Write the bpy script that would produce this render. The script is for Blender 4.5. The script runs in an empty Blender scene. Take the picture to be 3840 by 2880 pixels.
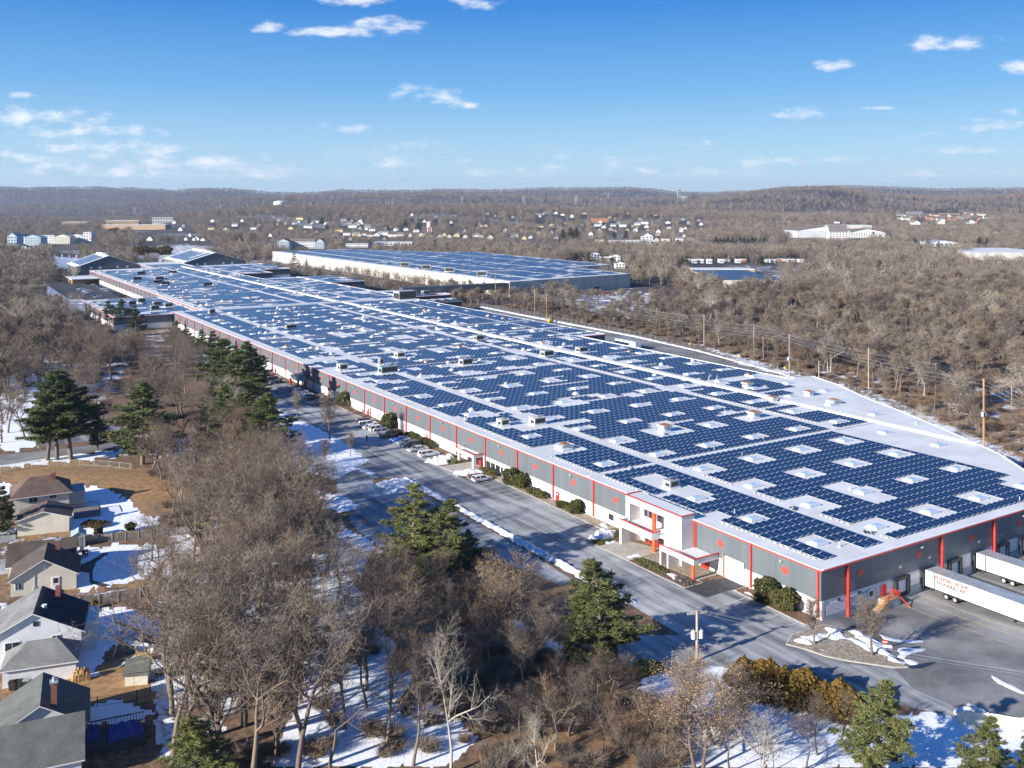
import bpy, math, random
import numpy as np
random.seed(7); RNG = np.random.default_rng(11)
S = bpy.context.scene; COL = S.collection
R = math.radians
KX = 1.27                       # the place is a little wider than it is tall in the photograph; horizontal sizes carry this factor
F_, CX_, Y0_, CAMH = 3614.0, 1920.0, 762.0, 69.15

# ------------------------------------------------------------------ tagging
def tag(o, label=None, cat=None, group=None, kind=None):
    if label: o['label'] = label
    if cat: o['category'] = cat
    if group: o['group'] = group
    if kind: o['kind'] = kind
    return o
def empty(name, loc=(0, 0, 0), rz=0.0, label=None, cat=None, group=None, scale=None):
    o = bpy.data.objects.new(name, None); COL.objects.link(o)
    o.empty_display_size = 0.5
    o.location = loc; o.rotation_euler = (0, 0, rz)
    if scale: o.scale = scale
    return tag(o, label, cat, group)
def link(name, me, parent=None):
    o = bpy.data.objects.new(name, me); COL.objects.link(o)
    if parent is not None: o.parent = parent
    return o
def copy_tree(o, parent=None, loc=None, rz=None, scale=None, label=None, group=None):
    c = o.copy(); COL.objects.link(c)
    if parent is not None: c.parent = parent
    for ch in list(o.children): copy_tree(ch, c)
    if loc is not None: c.location = loc
    if rz is not None: c.rotation_euler = (0, 0, rz)
    if scale is not None: c.scale = scale
    return tag(c, label, None, group)

# ------------------------------------------------------------------ mesh building
def np_mesh(name, V, faces, mats, midx=None, smooth=False):
    """faces: list of (n,k) int arrays"""
    me = bpy.data.meshes.new(name)
    V = np.asarray(V, np.float32)
    me.vertices.add(len(V)); me.vertices.foreach_set('co', V.ravel())
    fl = [np.asarray(f, np.int32) for f in faces if len(f)]
    tot = np.concatenate([np.full(len(f), f.shape[1], np.int32) for f in fl])
    loops = np.concatenate([f.ravel() for f in fl])
    start = np.concatenate([[0], np.cumsum(tot)[:-1]]).astype(np.int32)
    me.loops.add(len(loops)); me.loops.foreach_set('vertex_index', loops)
    me.polygons.add(len(tot)); me.polygons.foreach_set('loop_start', start)
    try: me.polygons.foreach_set('loop_total', tot)
    except Exception: pass
    for m in mats: me.materials.append(m)
    if midx is not None: me.polygons.foreach_set('material_index', np.asarray(midx, np.int32))
    if smooth: me.polygons.foreach_set('use_smooth', np.ones(len(tot), bool))
    me.update(calc_edges=True); me.validate()
    return me
class MB:
    def __init__(s): s.v = []; s.f = []; s.m = []
    def add(s, vs, fs, m=0):
        b = len(s.v); s.v += [tuple(v) for v in vs]
        for f in fs: s.f.append(tuple(i + b for i in f)); s.m.append(m)
        return s
    def quad(s, *p, m=0): return s.add(p, [tuple(range(len(p)))], m)
    def box(s, c, d, rz=0.0, m=0):
        cx, cy, cz = c; x, y, z = d[0] / 2, d[1] / 2, d[2] / 2
        ca, sa = math.cos(rz), math.sin(rz)
        vs = []
        for k in (-z, z):
            for (i, j) in ((-x, -y), (x, -y), (x, y), (-x, y)):
                vs.append((cx + i * ca - j * sa, cy + i * sa + j * ca, cz + k))
        return s.add(vs, [(3, 2, 1, 0), (4, 5, 6, 7), (0, 1, 5, 4), (1, 2, 6, 5), (2, 3, 7, 6), (3, 0, 4, 7)], m)
    def b2(s, x0, x1, y0, y1, z0, z1, m=0):
        return s.box(((x0 + x1) / 2, (y0 + y1) / 2, (z0 + z1) / 2), (x1 - x0, y1 - y0, z1 - z0), 0, m)
    def prism(s, out, z0, z1, m=0, mt=None, bottom=True):
        n = len(out); vs = [(x, y, z0) for x, y in out] + [(x, y, z1) for x, y in out]
        s.add(vs, [(i, (i + 1) % n, n + (i + 1) % n, n + i) for i in range(n)], m)
        s.add(vs, [tuple(range(n, 2 * n))], m if mt is None else mt)
        if bottom: s.add(vs, [tuple(range(n - 1, -1, -1))], m)
        return s
    def extr(s, prof, axis_pts, m=0):
        return s
    def tube(s, p0, p1, r0, r1=None, n=8, m=0, caps=True):
        r1 = r0 if r1 is None else r1
        p0 = np.array(p0, float); p1 = np.array(p1, float); d = p1 - p0; L = np.linalg.norm(d)
        if L < 1e-6: return s
        d /= L; a = np.array((0, 0, 1.0)) if abs(d[2]) < .9 else np.array((1.0, 0, 0))
        u = np.cross(d, a); u /= np.linalg.norm(u); w = np.cross(d, u)
        vs = []
        for p, r in ((p0, r0), (p1, r1)):
            for i in range(n):
                t = 2 * math.pi * i / n; vs.append(tuple(p + r * (math.cos(t) * u + math.sin(t) * w)))
        s.add(vs, [(i, (i + 1) % n, n + (i + 1) % n, n + i) for i in range(n)], m)
        if caps: s.add(vs, [tuple(range(n - 1, -1, -1)), tuple(range(n, 2 * n))], m)
        return s
    def build(s, name, mats, parent=None, smooth=False):
        me = bpy.data.meshes.new(name)
        me.from_pydata(s.v, [], s.f)
        for m in (mats if isinstance(mats, (list, tuple)) else [mats]): me.materials.append(m)
        if max(s.m, default=0) > 0: me.polygons.foreach_set('material_index', s.m)
        if smooth: me.polygons.foreach_set('use_smooth', [True] * len(s.f))
        me.update()
        return link(name, me, parent)

# ------------------------------------------------------------------ materials
class NT:
    def __init__(s, m): s.t = m.node_tree; s.n = s.t.nodes; s.l = s.t.links
    def new(s, ty, **kw):
        n = s.n.new(ty)
        for k, v in kw.items():
            if k[0] == '_': setattr(n, k[1:], v)
        return n
    def link(s, a, b): s.l.new(a, b)
    def val(s, sock, v):
        if hasattr(v, 'is_output') or isinstance(v, bpy.types.NodeSocket): s.l.new(v, sock)
        else: sock.default_value = v
    def math(s, op, a, b=0.0, c=None, clamp=False):
        n = s.n.new('ShaderNodeMath'); n.operation = op; n.use_clamp = clamp
        s.val(n.inputs[0], a); s.val(n.inputs[1], b)
        if c is not None: s.val(n.inputs[2], c)
        return n.outputs[0]
    def mix(s, f, a, b):
        n = s.n.new('ShaderNodeMix'); n.data_type = 'RGBA'
        s.val(n.inputs[0], f)
        for i, x in ((6, a), (7, b)):
            if isinstance(x, (tuple, list)): n.inputs[i].default_value = (*x[:3], 1)
            else: s.l.new(x, n.inputs[i])
        return n.outputs[2]
    def noise(s, vec, scale, detail=3.0, rough=0.55, dim='3D'):
        n = s.n.new('ShaderNodeTexNoise'); n.noise_dimensions = dim
        if vec is not None: s.l.new(vec, n.inputs['Vector'])
        n.inputs['Scale'].default_value = scale; n.inputs['Detail'].default_value = detail; n.inputs['Roughness'].default_value = rough
        return n.outputs[0]
    def ramp(s, x, a, b):
        n = s.n.new('ShaderNodeMapRange'); n.interpolation_type = 'SMOOTHSTEP'
        s.val(n.inputs[0], x); n.inputs[1].default_value = a; n.inputs[2].default_value = b
        return n.outputs[0]
    def coord(s, k='Object'): return s.n.new('ShaderNodeTexCoord').outputs[k]
    def geo(s): return s.n.new('ShaderNodeNewGeometry').outputs['Position']
    def scale(s, v, sc):
        n = s.n.new('ShaderNodeMapping'); s.l.new(v, n.inputs[0]); n.inputs['Scale'].default_value = sc
        return n.outputs[0]
    def attr(s, name):
        n = s.n.new('ShaderNodeAttribute'); n.attribute_name = name; return n.outputs['Fac']
    def bump(s, h, st=0.3, dist=0.05):
        n = s.n.new('ShaderNodeBump'); n.inputs['Strength'].default_value = st; n.inputs['Distance'].default_value = dist
        s.l.new(h, n.inputs['Height']); return n.outputs[0]
def newmat(name, col=(.5, .5, .5), rough=.7, metal=0.0, spec=None):
    m = bpy.data.materials.new(name); m.use_nodes = True
    b = m.node_tree.nodes['Principled BSDF']
    b.inputs['Base Color'].default_value = (*col, 1); b.inputs['Roughness'].default_value = rough; b.inputs['Metallic'].default_value = metal
    if spec is not None: b.inputs['Specular IOR Level'].default_value = spec
    return m, NT(m), b
def mat(name, col, rough=.7, metal=0.0, var=.12, scale=.6, spec=None, bump=0.0, streak=None):
    m, t, b = newmat(name, col, rough, metal, spec)
    v = t.geo() if streak is None else t.scale(t.geo(), streak)
    n = t.noise(v, scale, 4)
    lo = tuple(c * (1 - var) for c in col); hi = tuple(min(1, c * (1 + var)) for c in col)
    t.link(t.mix(t.ramp(n, .3, .7), lo, hi), b.inputs['Base Color'])
    if bump: t.link(t.bump(n, bump), b.inputs['Normal'])
    return m
def mat_rand(name, col, amt=.35, rough=.85, hue=0.0, trans=0.0, spec=.2):
    """colour differs a little from one individual to the next"""
    m, t, b = newmat(name, col, rough, 0, spec)
    r = t.new('ShaderNodeObjectInfo').outputs['Random']
    lo = (col[0] * (1 - amt), col[1] * (1 - amt), col[2] * (1 - amt * .7)); hi = (min(1, col[0] * (1 + amt)), min(1, col[1] * (1 + amt * .92)), min(1, col[2] * (1 + amt * .8)))
    n = t.noise(t.coord(), .35, 3)
    f = t.math('ADD', t.math('MULTIPLY', r, .75), t.math('MULTIPLY', n, .35))
    t.link(t.mix(f, lo, hi), b.inputs['Base Color'])
    return m
M = {}
def build_materials():
    M['snow_dirty'] = mat('snow_dirty', (.7, .71, .72), .7, var=.25, scale=1.1, bump=.5)
    M['snow'] = mat('snow', (.84, .86, .9), .6, var=.05, scale=1.5, bump=.25)
    # ribbed cladding: ribs run up the wall
    for k, c, w in (('clad', (.125, .142, .156), .12), ('clad_dark', (.075, .085, .1), .1), ('clad_w2', (.55, .52, .46), .16)):
        m, t, b = newmat(k, c, .55)
        P = t.geo()
        sx = t.n.new('ShaderNodeSeparateXYZ'); t.link(P, sx.inputs[0])
        if k == 'clad_w2': ax = t.math('ADD', sx.outputs[0], t.math('MULTIPLY', sx.outputs[1], -.5))
        else: ax = t.math('ADD', t.math('MULTIPLY', sx.outputs[0], .3), t.math('MULTIPLY', sx.outputs[1], 1.35))
        wv = t.math('SINE', t.math('MULTIPLY', ax, 9.0))
        pn = t.noise(t.scale(P, (.55, .55, .02)), 1.0, 2)
        st = t.noise(t.scale(P, (2.2, 2.2, .25)), 1.0, 3)
        f = t.math('ADD', t.math('MULTIPLY', pn, .7), t.math('MULTIPLY', st, .4))
        t.link(t.mix(t.ramp(f, .3, .8), tuple(x * (1 - w) for x in c), tuple(x * (1 + w) for x in c)), b.inputs['Base Color'])
        t.link(t.bump(wv, .08, .02), b.inputs['Normal'])
        M[k] = m
    M['white_wall'] = mat('white_wall', (.72, .71, .685), .8, var=.07, scale=.8, bump=.15, streak=(1, 1, .3))
    M['stucco'] = mat('stucco', (.72, .71, .685), .75, var=.04, scale=.3)
    m, t, b = newmat('rough_block', (.7, .71, .72), .85)     # split-faced block on the dock wall
    n = t.noise(t.geo(), 5, 3); t.link(t.bump(n, 1.0, .12), b.inputs['Normal'])
    t.link(t.mix(t.ramp(n, .35, .65), (.42, .44, .47), (.76, .76, .76)), b.inputs['Base Color']); M['rough_block'] = m
    M['dock_grey'] = mat('dock_grey', (.33, .37, .4), .8, var=.12, scale=.7, streak=(1, 1, .4))
    M['cream_wall'] = mat('cream_wall', (.6, .575, .51), .8, var=.1, scale=.3, streak=(1, 1, .2))
    M['red'] = mat('red_paint', (.62, .045, .03), .45, var=.1)
    M['red_door'] = mat('red_door', (.6, .03, .025), .4, var=.06)
    M['orange'] = mat('orange_red_paint', (.8, .12, .04), .45, var=.08)
    M['dot'] = mat('red_dot', (.66, .075, .055), .5, var=.06)
    # roof membrane with faint seams and dirt
    m, t, b = newmat('roof_membrane', (.8, .8, .79), .6)
    P = t.coord(); n = t.noise(P, .12, 4); n2 = t.noise(P, 1.4, 4)
    sx = t.n.new('ShaderNodeSeparateXYZ'); t.link(P, sx.inputs[0])
    fr = t.math('FRACT', t.math('MULTIPLY', sx.outputs[1], 1 / 3.9)); seam = t.math('LESS_THAN', fr, .02)
    base = t.mix(t.ramp(n, .35, .7), (.64, .635, .62), (.76, .755, .745))
    base = t.mix(t.math('MULTIPLY', t.ramp(n2, .62, .75), .35), base, (.5, .49, .47))
    base = t.mix(t.math('MULTIPLY', seam, .35), base, (.5, .5, .5))
    t.link(base, b.inputs['Base Color']); M['roof'] = m
    M['trim_white'] = mat('trim_white', (.8, .8, .79), .55, var=.04)
    # solar panel: dark cells under glass, alu frame
    m, t, b = newmat('panel_glass', (.012, .024, .062), .2)
    P = t.coord(); r = t.noise(t.scale(P, (.55, .41, 1)), 1.0, 1)
    t.link(t.mix(t.ramp(r, .3, .7), (.007, .021, .056), (.011, .027, .072)), b.inputs['Base Color'])
    b.inputs['IOR'].default_value = 1.75; M['panel'] = m
    M['alu'] = mat('panel_frame', (.55, .58, .62), .4, .3, var=.04)
    M['panel_back'] = mat('panel_back', (.12, .12, .12), .7)
    M['racking'] = mat('ballast_block', (.55, .52, .42), .9, var=.25, scale=3)
    M['galv'] = mat('galvanised', (.5, .52, .52), .45, .4, var=.15)
    M['hvac_cream'] = mat('hvac_cream', (.6, .58, .5), .6)
    M['hvac_green'] = mat('hvac_green', (.28, .36, .33), .6)
    M['hvac_grey'] = mat('hvac_grey', (.36, .36, .37), .6)
    M['dark'] = mat('dark_metal', (.03, .032, .036), .5)
    M['rust'] = mat('rusty_lid', (.36, .14, .06), .8, var=.4, scale=1.2)
    m, t, b = newmat('skylight_dome', (.5, .6, .72), .12); b.inputs['Coat Weight'].default_value = .5; M['dome'] = m
    m, t, b = newmat('window_glass', (.03, .035, .045), .08); M['glass'] = m
    M['rubber'] = mat('rubber', (.02, .02, .021), .85)
    M['conc'] = mat('concrete', (.42, .39, .33), .9, var=.12, scale=.5, bump=.1)
    M['gravel'] = mat('gravel_bed', (.3, .25, .19), .95, var=.4, scale=2.5, bump=.5)
    M['mulch'] = mat('mulch', (.15, .085, .05), .95, var=.4, scale=2.5, bump=.5)
    M['kerb'] = mat('kerb', (.5, .47, .41), .9, var=.15)
    M['line'] = mat('line_paint', (.62, .6, .54), .7, var=.2, scale=3)
    M['yline'] = mat('yellow_paint', (.5, .42, .24), .7, var=.25, scale=3)
    M['yellow'] = mat('yellow', (.75, .5, .03), .5)
    M['wood'] = mat('raw_timber', (.5, .33, .17), .8, var=.25, scale=2)
    M['wood_grey'] = mat('weathered_wood', (.19, .165, .145), .9, var=.25, scale=2.5, streak=(1, 1, .15))
    M['polewood'] = mat('pole_wood', (.4, .33, .26), .9, var=.2, scale=2, streak=(1, 1, .1))
    M['polered'] = mat('pole_wood_red', (.38, .22, .13), .9, var=.2, scale=2, streak=(1, 1, .1))
    M['brick'] = mat('brick', (.28, .11, .075), .9, var=.2, scale=4)
    # asphalt with salt bloom, patches and tyre tracks
    m, t, b = newmat('asphalt', (.1, .1, .1), .85)
    P = t.geo(); rot = t.n.new('ShaderNodeMapping'); t.link(P, rot.inputs[0]); rot.inputs['Rotation'].default_value = (0, 0, R(-32.4)); V = rot.outputs[0]
    st = t.noise(t.scale(V, (.5, .045, 1)), 1.0, 5, .6); big = t.noise(P, .035, 3); fine = t.noise(P, 3.0, 3)
    n3 = t.noise(t.scale(V, (.12, .5, 1)), .5, 4)
    f = t.math('ADD', t.math('ADD', t.math('MULTIPLY', st, .6), t.math('MULTIPLY', big, .45)), t.math('MULTIPLY', n3, .2))
    c1 = t.mix(t.ramp(f, .46, .8), (.1, .105, .112), (.5, .5, .49))
    c1 = t.mix(t.math('MULTIPLY', t.ramp(fine, .4, .8), .25), c1, (.06, .06, .06))
    t.link(c1, b.inputs['Base Color']); t.link(t.bump(fine, .2, .02), b.inputs['Normal']); M['asphalt'] = m
    m, t, b = newmat('dock_asphalt', (.1, .1, .1), .85)
    P = t.geo(); big = t.noise(P, .08, 5, .6); fine = t.noise(P, 2.5, 4)
    w = t.new('ShaderNodeTexWave', _wave_type='RINGS', _rings_direction='SPHERICAL')
    mp = t.n.new('ShaderNodeMapping'); t.link(P, mp.inputs[0]); mp.inputs['Location'].default_value = (-66, -137, 0); t.link(mp.outputs[0], w.inputs[0])
    w.inputs['Scale'].default_value = .12; w.inputs['Distortion'].default_value = 5; w.inputs['Detail'].default_value = 3; w.inputs['Detail Scale'].default_value = .35
    c1 = t.mix(t.ramp(big, .35, .7), (.14, .138, .135), (.3, .295, .285))
    c1 = t.mix(t.math('MULTIPLY', t.ramp(w.outputs[1], .75, 1.0), .12), c1, (.34, .34, .33))
    c1 = t.mix(t.math('MULTIPLY', t.ramp(fine, .5, .8), .25), c1, (.06, .06, .06))
    t.link(c1, b.inputs['Base Color']); t.link(t.bump(fine, .2, .02), b.inputs['Normal']); M['dock_asphalt'] = m
    M['fresh_asphalt'] = mat('fresh_asphalt', (.05, .05, .052), .8, var=.3, scale=1.0)
    # ground: litter, lawn and snow by painted cover
    m, t, b = newmat('ground_cover', (.15, .1, .07), .95)
    P = t.geo(); n1 = t.noise(P, .11, 6, .62); n2 = t.noise(P, .8, 5, .6); n3 = t.noise(P, 4.0, 3)
    far = t.noise(P, .012, 5, .6)
    lit = t.mix(t.ramp(n2, .3, .7), (.085, .055, .034), (.25, .15, .085))
    lawn = t.mix(t.ramp(n2, .3, .7), (.25, .13, .055), (.38, .23, .1))
    lawn = t.mix(t.math('MULTIPLY', t.ramp(n1, .5, .7), .5), lawn, (.12, .115, .035))
    c = t.mix(t.attr('lawn'), lit, lawn)
    far2 = t.noise(P, .05, 5, .7)
    wood = t.mix(t.ramp(t.math('ADD', t.math('MULTIPLY', far, .4), t.math('ADD', t.math('MULTIPLY', far2, .35), t.math('MULTIPLY', t.noise(P, .0022, 3, .6), .3))), .42, .64), (.022, .021, .022), (.105, .084, .068))
    c = t.mix(t.attr('far'), c, wood)
    sn = t.math('ADD', t.math('ADD', t.math('MULTIPLY', n1, .55), t.math('MULTIPLY', n2, .35)), t.math('ADD', t.math('MULTIPLY', n3, .1), t.math('MULTIPLY', t.math('SUBTRACT', t.attr('snow'), .5), 1.0)))
    sm = t.ramp(sn, .56, .66)
    c = t.mix(sm, c, (.83, .85, .89))
    t.link(c, b.inputs['Base Color'])
    hh = t.math('ADD', t.math('MULTIPLY', n2, .7), t.math('MULTIPLY', n3, .3)); t.link(t.bump(hh, .5, .25), b.inputs['Normal']); M['ground'] = m
    # vegetation
    M['bark'] = mat_rand('bark', (.175, .14, .108), .35)
    M['bark_pale'] = mat_rand('bark_pale', (.42, .38, .31), .2)
    M['twig'] = mat_rand('twig', (.215, .17, .125), .3)
    M['twig_red'] = mat_rand('twig_red', (.22, .15, .1), .3)
    M['twig_pale'] = mat_rand('twig_pale', (.31, .26, .2), .25)
    M['wood_far'] = mat_rand('wood_far', (.185, .154, .12), .45)
    M['wood_far2'] = mat_rand('wood_far2', (.29, .25, .195), .3)
    M['needle'] = mat_rand('needle', (.11, .13, .046), .3, .6)
    M['needle_olive'] = mat_rand('needle_olive', (.135, .145, .05), .3, .6)
    M['needle_dark'] = mat_rand('needle_dark', (.068, .082, .036), .25, .6)
    M['hedge'] = mat_rand('hedge_foliage', (.155, .1, .024), .35, .7)
    M['yew'] = mat_rand('yew', (.085, .085, .028), .3, .7)
    M['oakleaf'] = mat_rand('oak_leaf', (.42, .27, .14), .25, .8)
    M['straw'] = mat('straw', (.34, .21, .085), .9, var=.35, scale=3)
    # houses
    for k, c in (('siding_cream', (.7, .66, .54)), ('siding_white', (.75, .76, .77)), ('siding_grey', (.3, .31, .32)), ('siding_blue', (.45, .53, .6))):
        m, t, b = newmat(k, c, .6)
        sx = t.n.new('ShaderNodeSeparateXYZ'); t.link(t.geo(), sx.inputs[0])
        fr = t.math('FRACT', t.math('MULTIPLY', sx.outputs[2], 5.0)); n = t.noise(t.geo(), .7, 3)
        cc = t.mix(t.ramp(n, .3, .7), tuple(x * .92 for x in c), tuple(min(1, x * 1.05) for x in c))
        t.link(t.mix(t.math('MULTIPLY', t.math('LESS_THAN', fr, .14), .3), cc, tuple(x * .4 for x in c)), b.inputs['Base Color']); t.link(t.bump(fr, .4, .02), b.inputs['Normal']); M[k] = m
    for k, c in (('shingle_brown', (.13, .085, .065)), ('shingle_dkbrown', (.085, .065, .052)), ('shingle_grey', (.2, .2, .19)), ('shingle_green', (.12, .125, .112)), ('shingle_dark', (.06, .06, .065))):
        m, t, b = newmat(k, c, .9)
        P = t.geo(); n = t.noise(P, .5, 4); f = t.noise(P, 5.0, 3)
        sx = t.n.new('ShaderNodeSeparateXYZ'); t.link(P, sx.inputs[0]); fr = t.math('FRACT', t.math('MULTIPLY', sx.outputs[2], 6.5))
        v = t.math('ADD', t.math('MULTIPLY', n, .55), t.math('ADD', t.math('MULTIPLY', f, .35), t.math('MULTIPLY', fr, .12)))
        t.link(t.mix(t.ramp(v, .3, .75), tuple(x * .65 for x in c), tuple(x * 1.4 for x in c)), b.inputs['Base Color']); t.link(t.bump(f, .3, .03), b.inputs['Normal']); M[k] = m
    M['blue_tarp'] = mat('blue_tarp', (.02, .045, .27), .45, var=.25, scale=2, bump=.6)
    M['pale_green'] = mat('shed_roof', (.3, .42, .42), .7)
    M['pink'] = mat('pink_paint', (.62, .42, .4), .6)
    M['tank_white'] = mat('tank_white', (.82, .82, .82), .5, var=.03)
    M['steel_far'] = mat('steel_far', (.36, .37, .38), .5)
    M['tan_wall'] = mat('tan_wall', (.42, .29, .19), .8)
    M['brown_wall'] = mat('brown_wall', (.26, .185, .12), .8)
    M['brickorange'] = mat('brick_orange', (.5, .22, .12), .8)
    M['roof_far'] = mat('roof_far', (.17, .15, .13), .9)
    M['roof_blue'] = mat('roof_blue', (.045, .085, .15), .45)
    M['yellow_house'] = mat('house_yellow', (.62, .5, .26), .8)
    M['jacket'] = mat('navy_cloth', (.02, .025, .07), .9)
    M['skin'] = mat('skin', (.5, .3, .22), .7)
build_materials()

# ------------------------------------------------------------------ terrain
def interp(u, pts):
    xs = np.array([(p[0] - CX_) / F_ for p in pts]); ys = np.array([p[1] for p in pts], float)
    return np.interp(u, xs, ys)
SK1 = [(-900, 720), (0, 708), (116, 713), (191, 708), (324, 708), (521, 712), (654, 721), (741, 715), (839, 714), (926, 720), (1030, 729), (1157, 730), (1280, 718), (1419, 722), (1604, 720), (1668, 717), (1830, 720), (1934, 716), (2026, 710), (2119, 712), (2235, 711), (2345, 709), (2437, 715), (2524, 726), (2676, 729), (2734, 722), (2815, 724), (3000, 716), (3121, 703), (3254, 706), (3341, 709), (3544, 716), (3659, 712), (3840, 711), (4700, 722)]
SK2 = [(-900, 790), (0, 785), (400, 770), (654, 763), (926, 745), (1280, 743), (1511, 732), (1800, 735), (1974, 742), (2150, 752), (2560, 749), (2900, 752), (4700, 760)]
SK3 = [(-900, 900), (300, 870), (613, 832), (752, 812), (903, 793), (1100, 786), (1280, 790), (1570, 784), (1860, 784), (2150, 797), (2437, 795), (2700, 815), (4700, 840)]
SK4 = [(-900, 860), (2300, 800), (2560, 778), (2676, 752), (2820, 727), (2936, 714), (3063, 710), (3138, 711), (3196, 718), (3283, 733), (3370, 742), (3544, 744), (3688, 746), (3840, 736), (4200, 725), (4700, 740)]
RIDGE = [(SK1, 10000., 2300.), (SK2, 6600., 1500.), (SK3, 3300., 1150.), (SK4, 4800., 1300.)]
def lump(X, Y, L, ph):
    return np.sin(X / L + ph) * np.cos(Y / (L * 1.3) + 1.7 * ph) + .5 * np.sin(X / (L * .43) + 2 * ph + Y / (L * .6))
def sstep(x): x = np.clip(x, 0, 1); return x * x * (3 - 2 * x)
D1 = np.array((-.5354, .8446)); D2 = np.array((.8446, .5354)); C0 = np.array((51.2, 159.6))
def toST(X, Y):
    dx, dy = X - C0[0], Y - C0[1]
    return dx * D1[0] + dy * D1[1], dx * D2[0] + dy * D2[1]
def fromST(s, t): return (C0[0] + D1[0] * s + D2[0] * t, C0[1] + D1[1] * s + D2[1] * t)
def terrain(X, Y):
    X = np.asarray(X, float); Y = np.asarray(Y, float)
    u = X / np.maximum(Y, 1.0); z = np.zeros_like(X * Y)
    for pts, Yr, w in RIDGE:
        top = CAMH + (Y0_ - interp(u, pts)) / F_ * Yr
        d = np.abs(Y - Yr) / w
        prof = sstep(1 - d)
        z = np.maximum(z, top * prof + 0.06 * top * prof * lump(X, Y, Yr * .035, Yr) * np.clip(d * 3, 0, 1))
    s, t = toST(X, Y)
    dip = sstep((t - 1.0) / 7) * sstep((s + 32) / 26) * (s < 3) * sstep((100 - t) / 10)
    z = z - .85 * dip * (Y < 400)
    # brown bank behind the first house
    u2 = X / np.maximum(Y, 1)
    bank = np.exp(-(((X + 105) / 26) ** 2 + ((Y - 238) / 11) ** 2)) * 1.6
    return z + bank
def Gz(x, y, z): return ((x - CX_) / F_ * F_ * (CAMH - z) / (y - Y0_), F_ * (CAMH - z) / (y - Y0_), z)
def G(x, y):
    """where the line of sight through a point of the photograph meets the ground"""
    Ys = np.geomspace(80, 13000, 6000); X = (x - CX_) / F_ * Ys
    zr = CAMH - (y - Y0_) / F_ * Ys
    hit = np.nonzero(zr <= terrain(X, Ys))[0]
    i = hit[0] if len(hit) else len(Ys) - 1
    return (float(X[i]), float(Ys[i]), float(terrain(X[i], Ys[i])))
def tz(X, Y): return float(terrain(X, Y))
def px(X, Y, z=0.0): return CX_ + F_ * X / Y, Y0_ + F_ * (CAMH - z) / Y
def inpoly(x, y, poly):
    x = np.asarray(x, float); y = np.asarray(y, float); r = np.zeros(np.broadcast(x, y).shape, bool)
    n = len(poly); j = n - 1
    for i in range(n):
        xi, yi = poly[i]; xj, yj = poly[j]
        if yi != yj:
            c = ((yi > y) != (yj > y)) & (x < (xj - xi) * (y - yi) / (yj - yi) + xi)
            r ^= c
        j = i
    return r
def crop(ox, oy, w, pts, cw=2212.): return [(ox + a * w / cw, oy + b * w / cw) for a, b in pts]
A4 = lambda p: crop(0, 1200, 960, p)
HB = lambda p: crop(0, 1740, 960, p)
HC = lambda p: crop(0, 2280, 960, p)
B3 = lambda p: crop(960, 1740, 960, p)
B4 = lambda p: crop(960, 2280, 960, p)
B5 = lambda p: crop(1920, 1740, 960, p)
B6 = lambda p: crop(1920, 2280, 960, p)
B7 = lambda p: crop(2880, 1740, 960, p)
B8 = lambda p: crop(2880, 2280, 960, p)
A5 = lambda p: crop(960, 1200, 960, p)
A7 = lambda p: crop(2880, 1200, 960, p)

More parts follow.
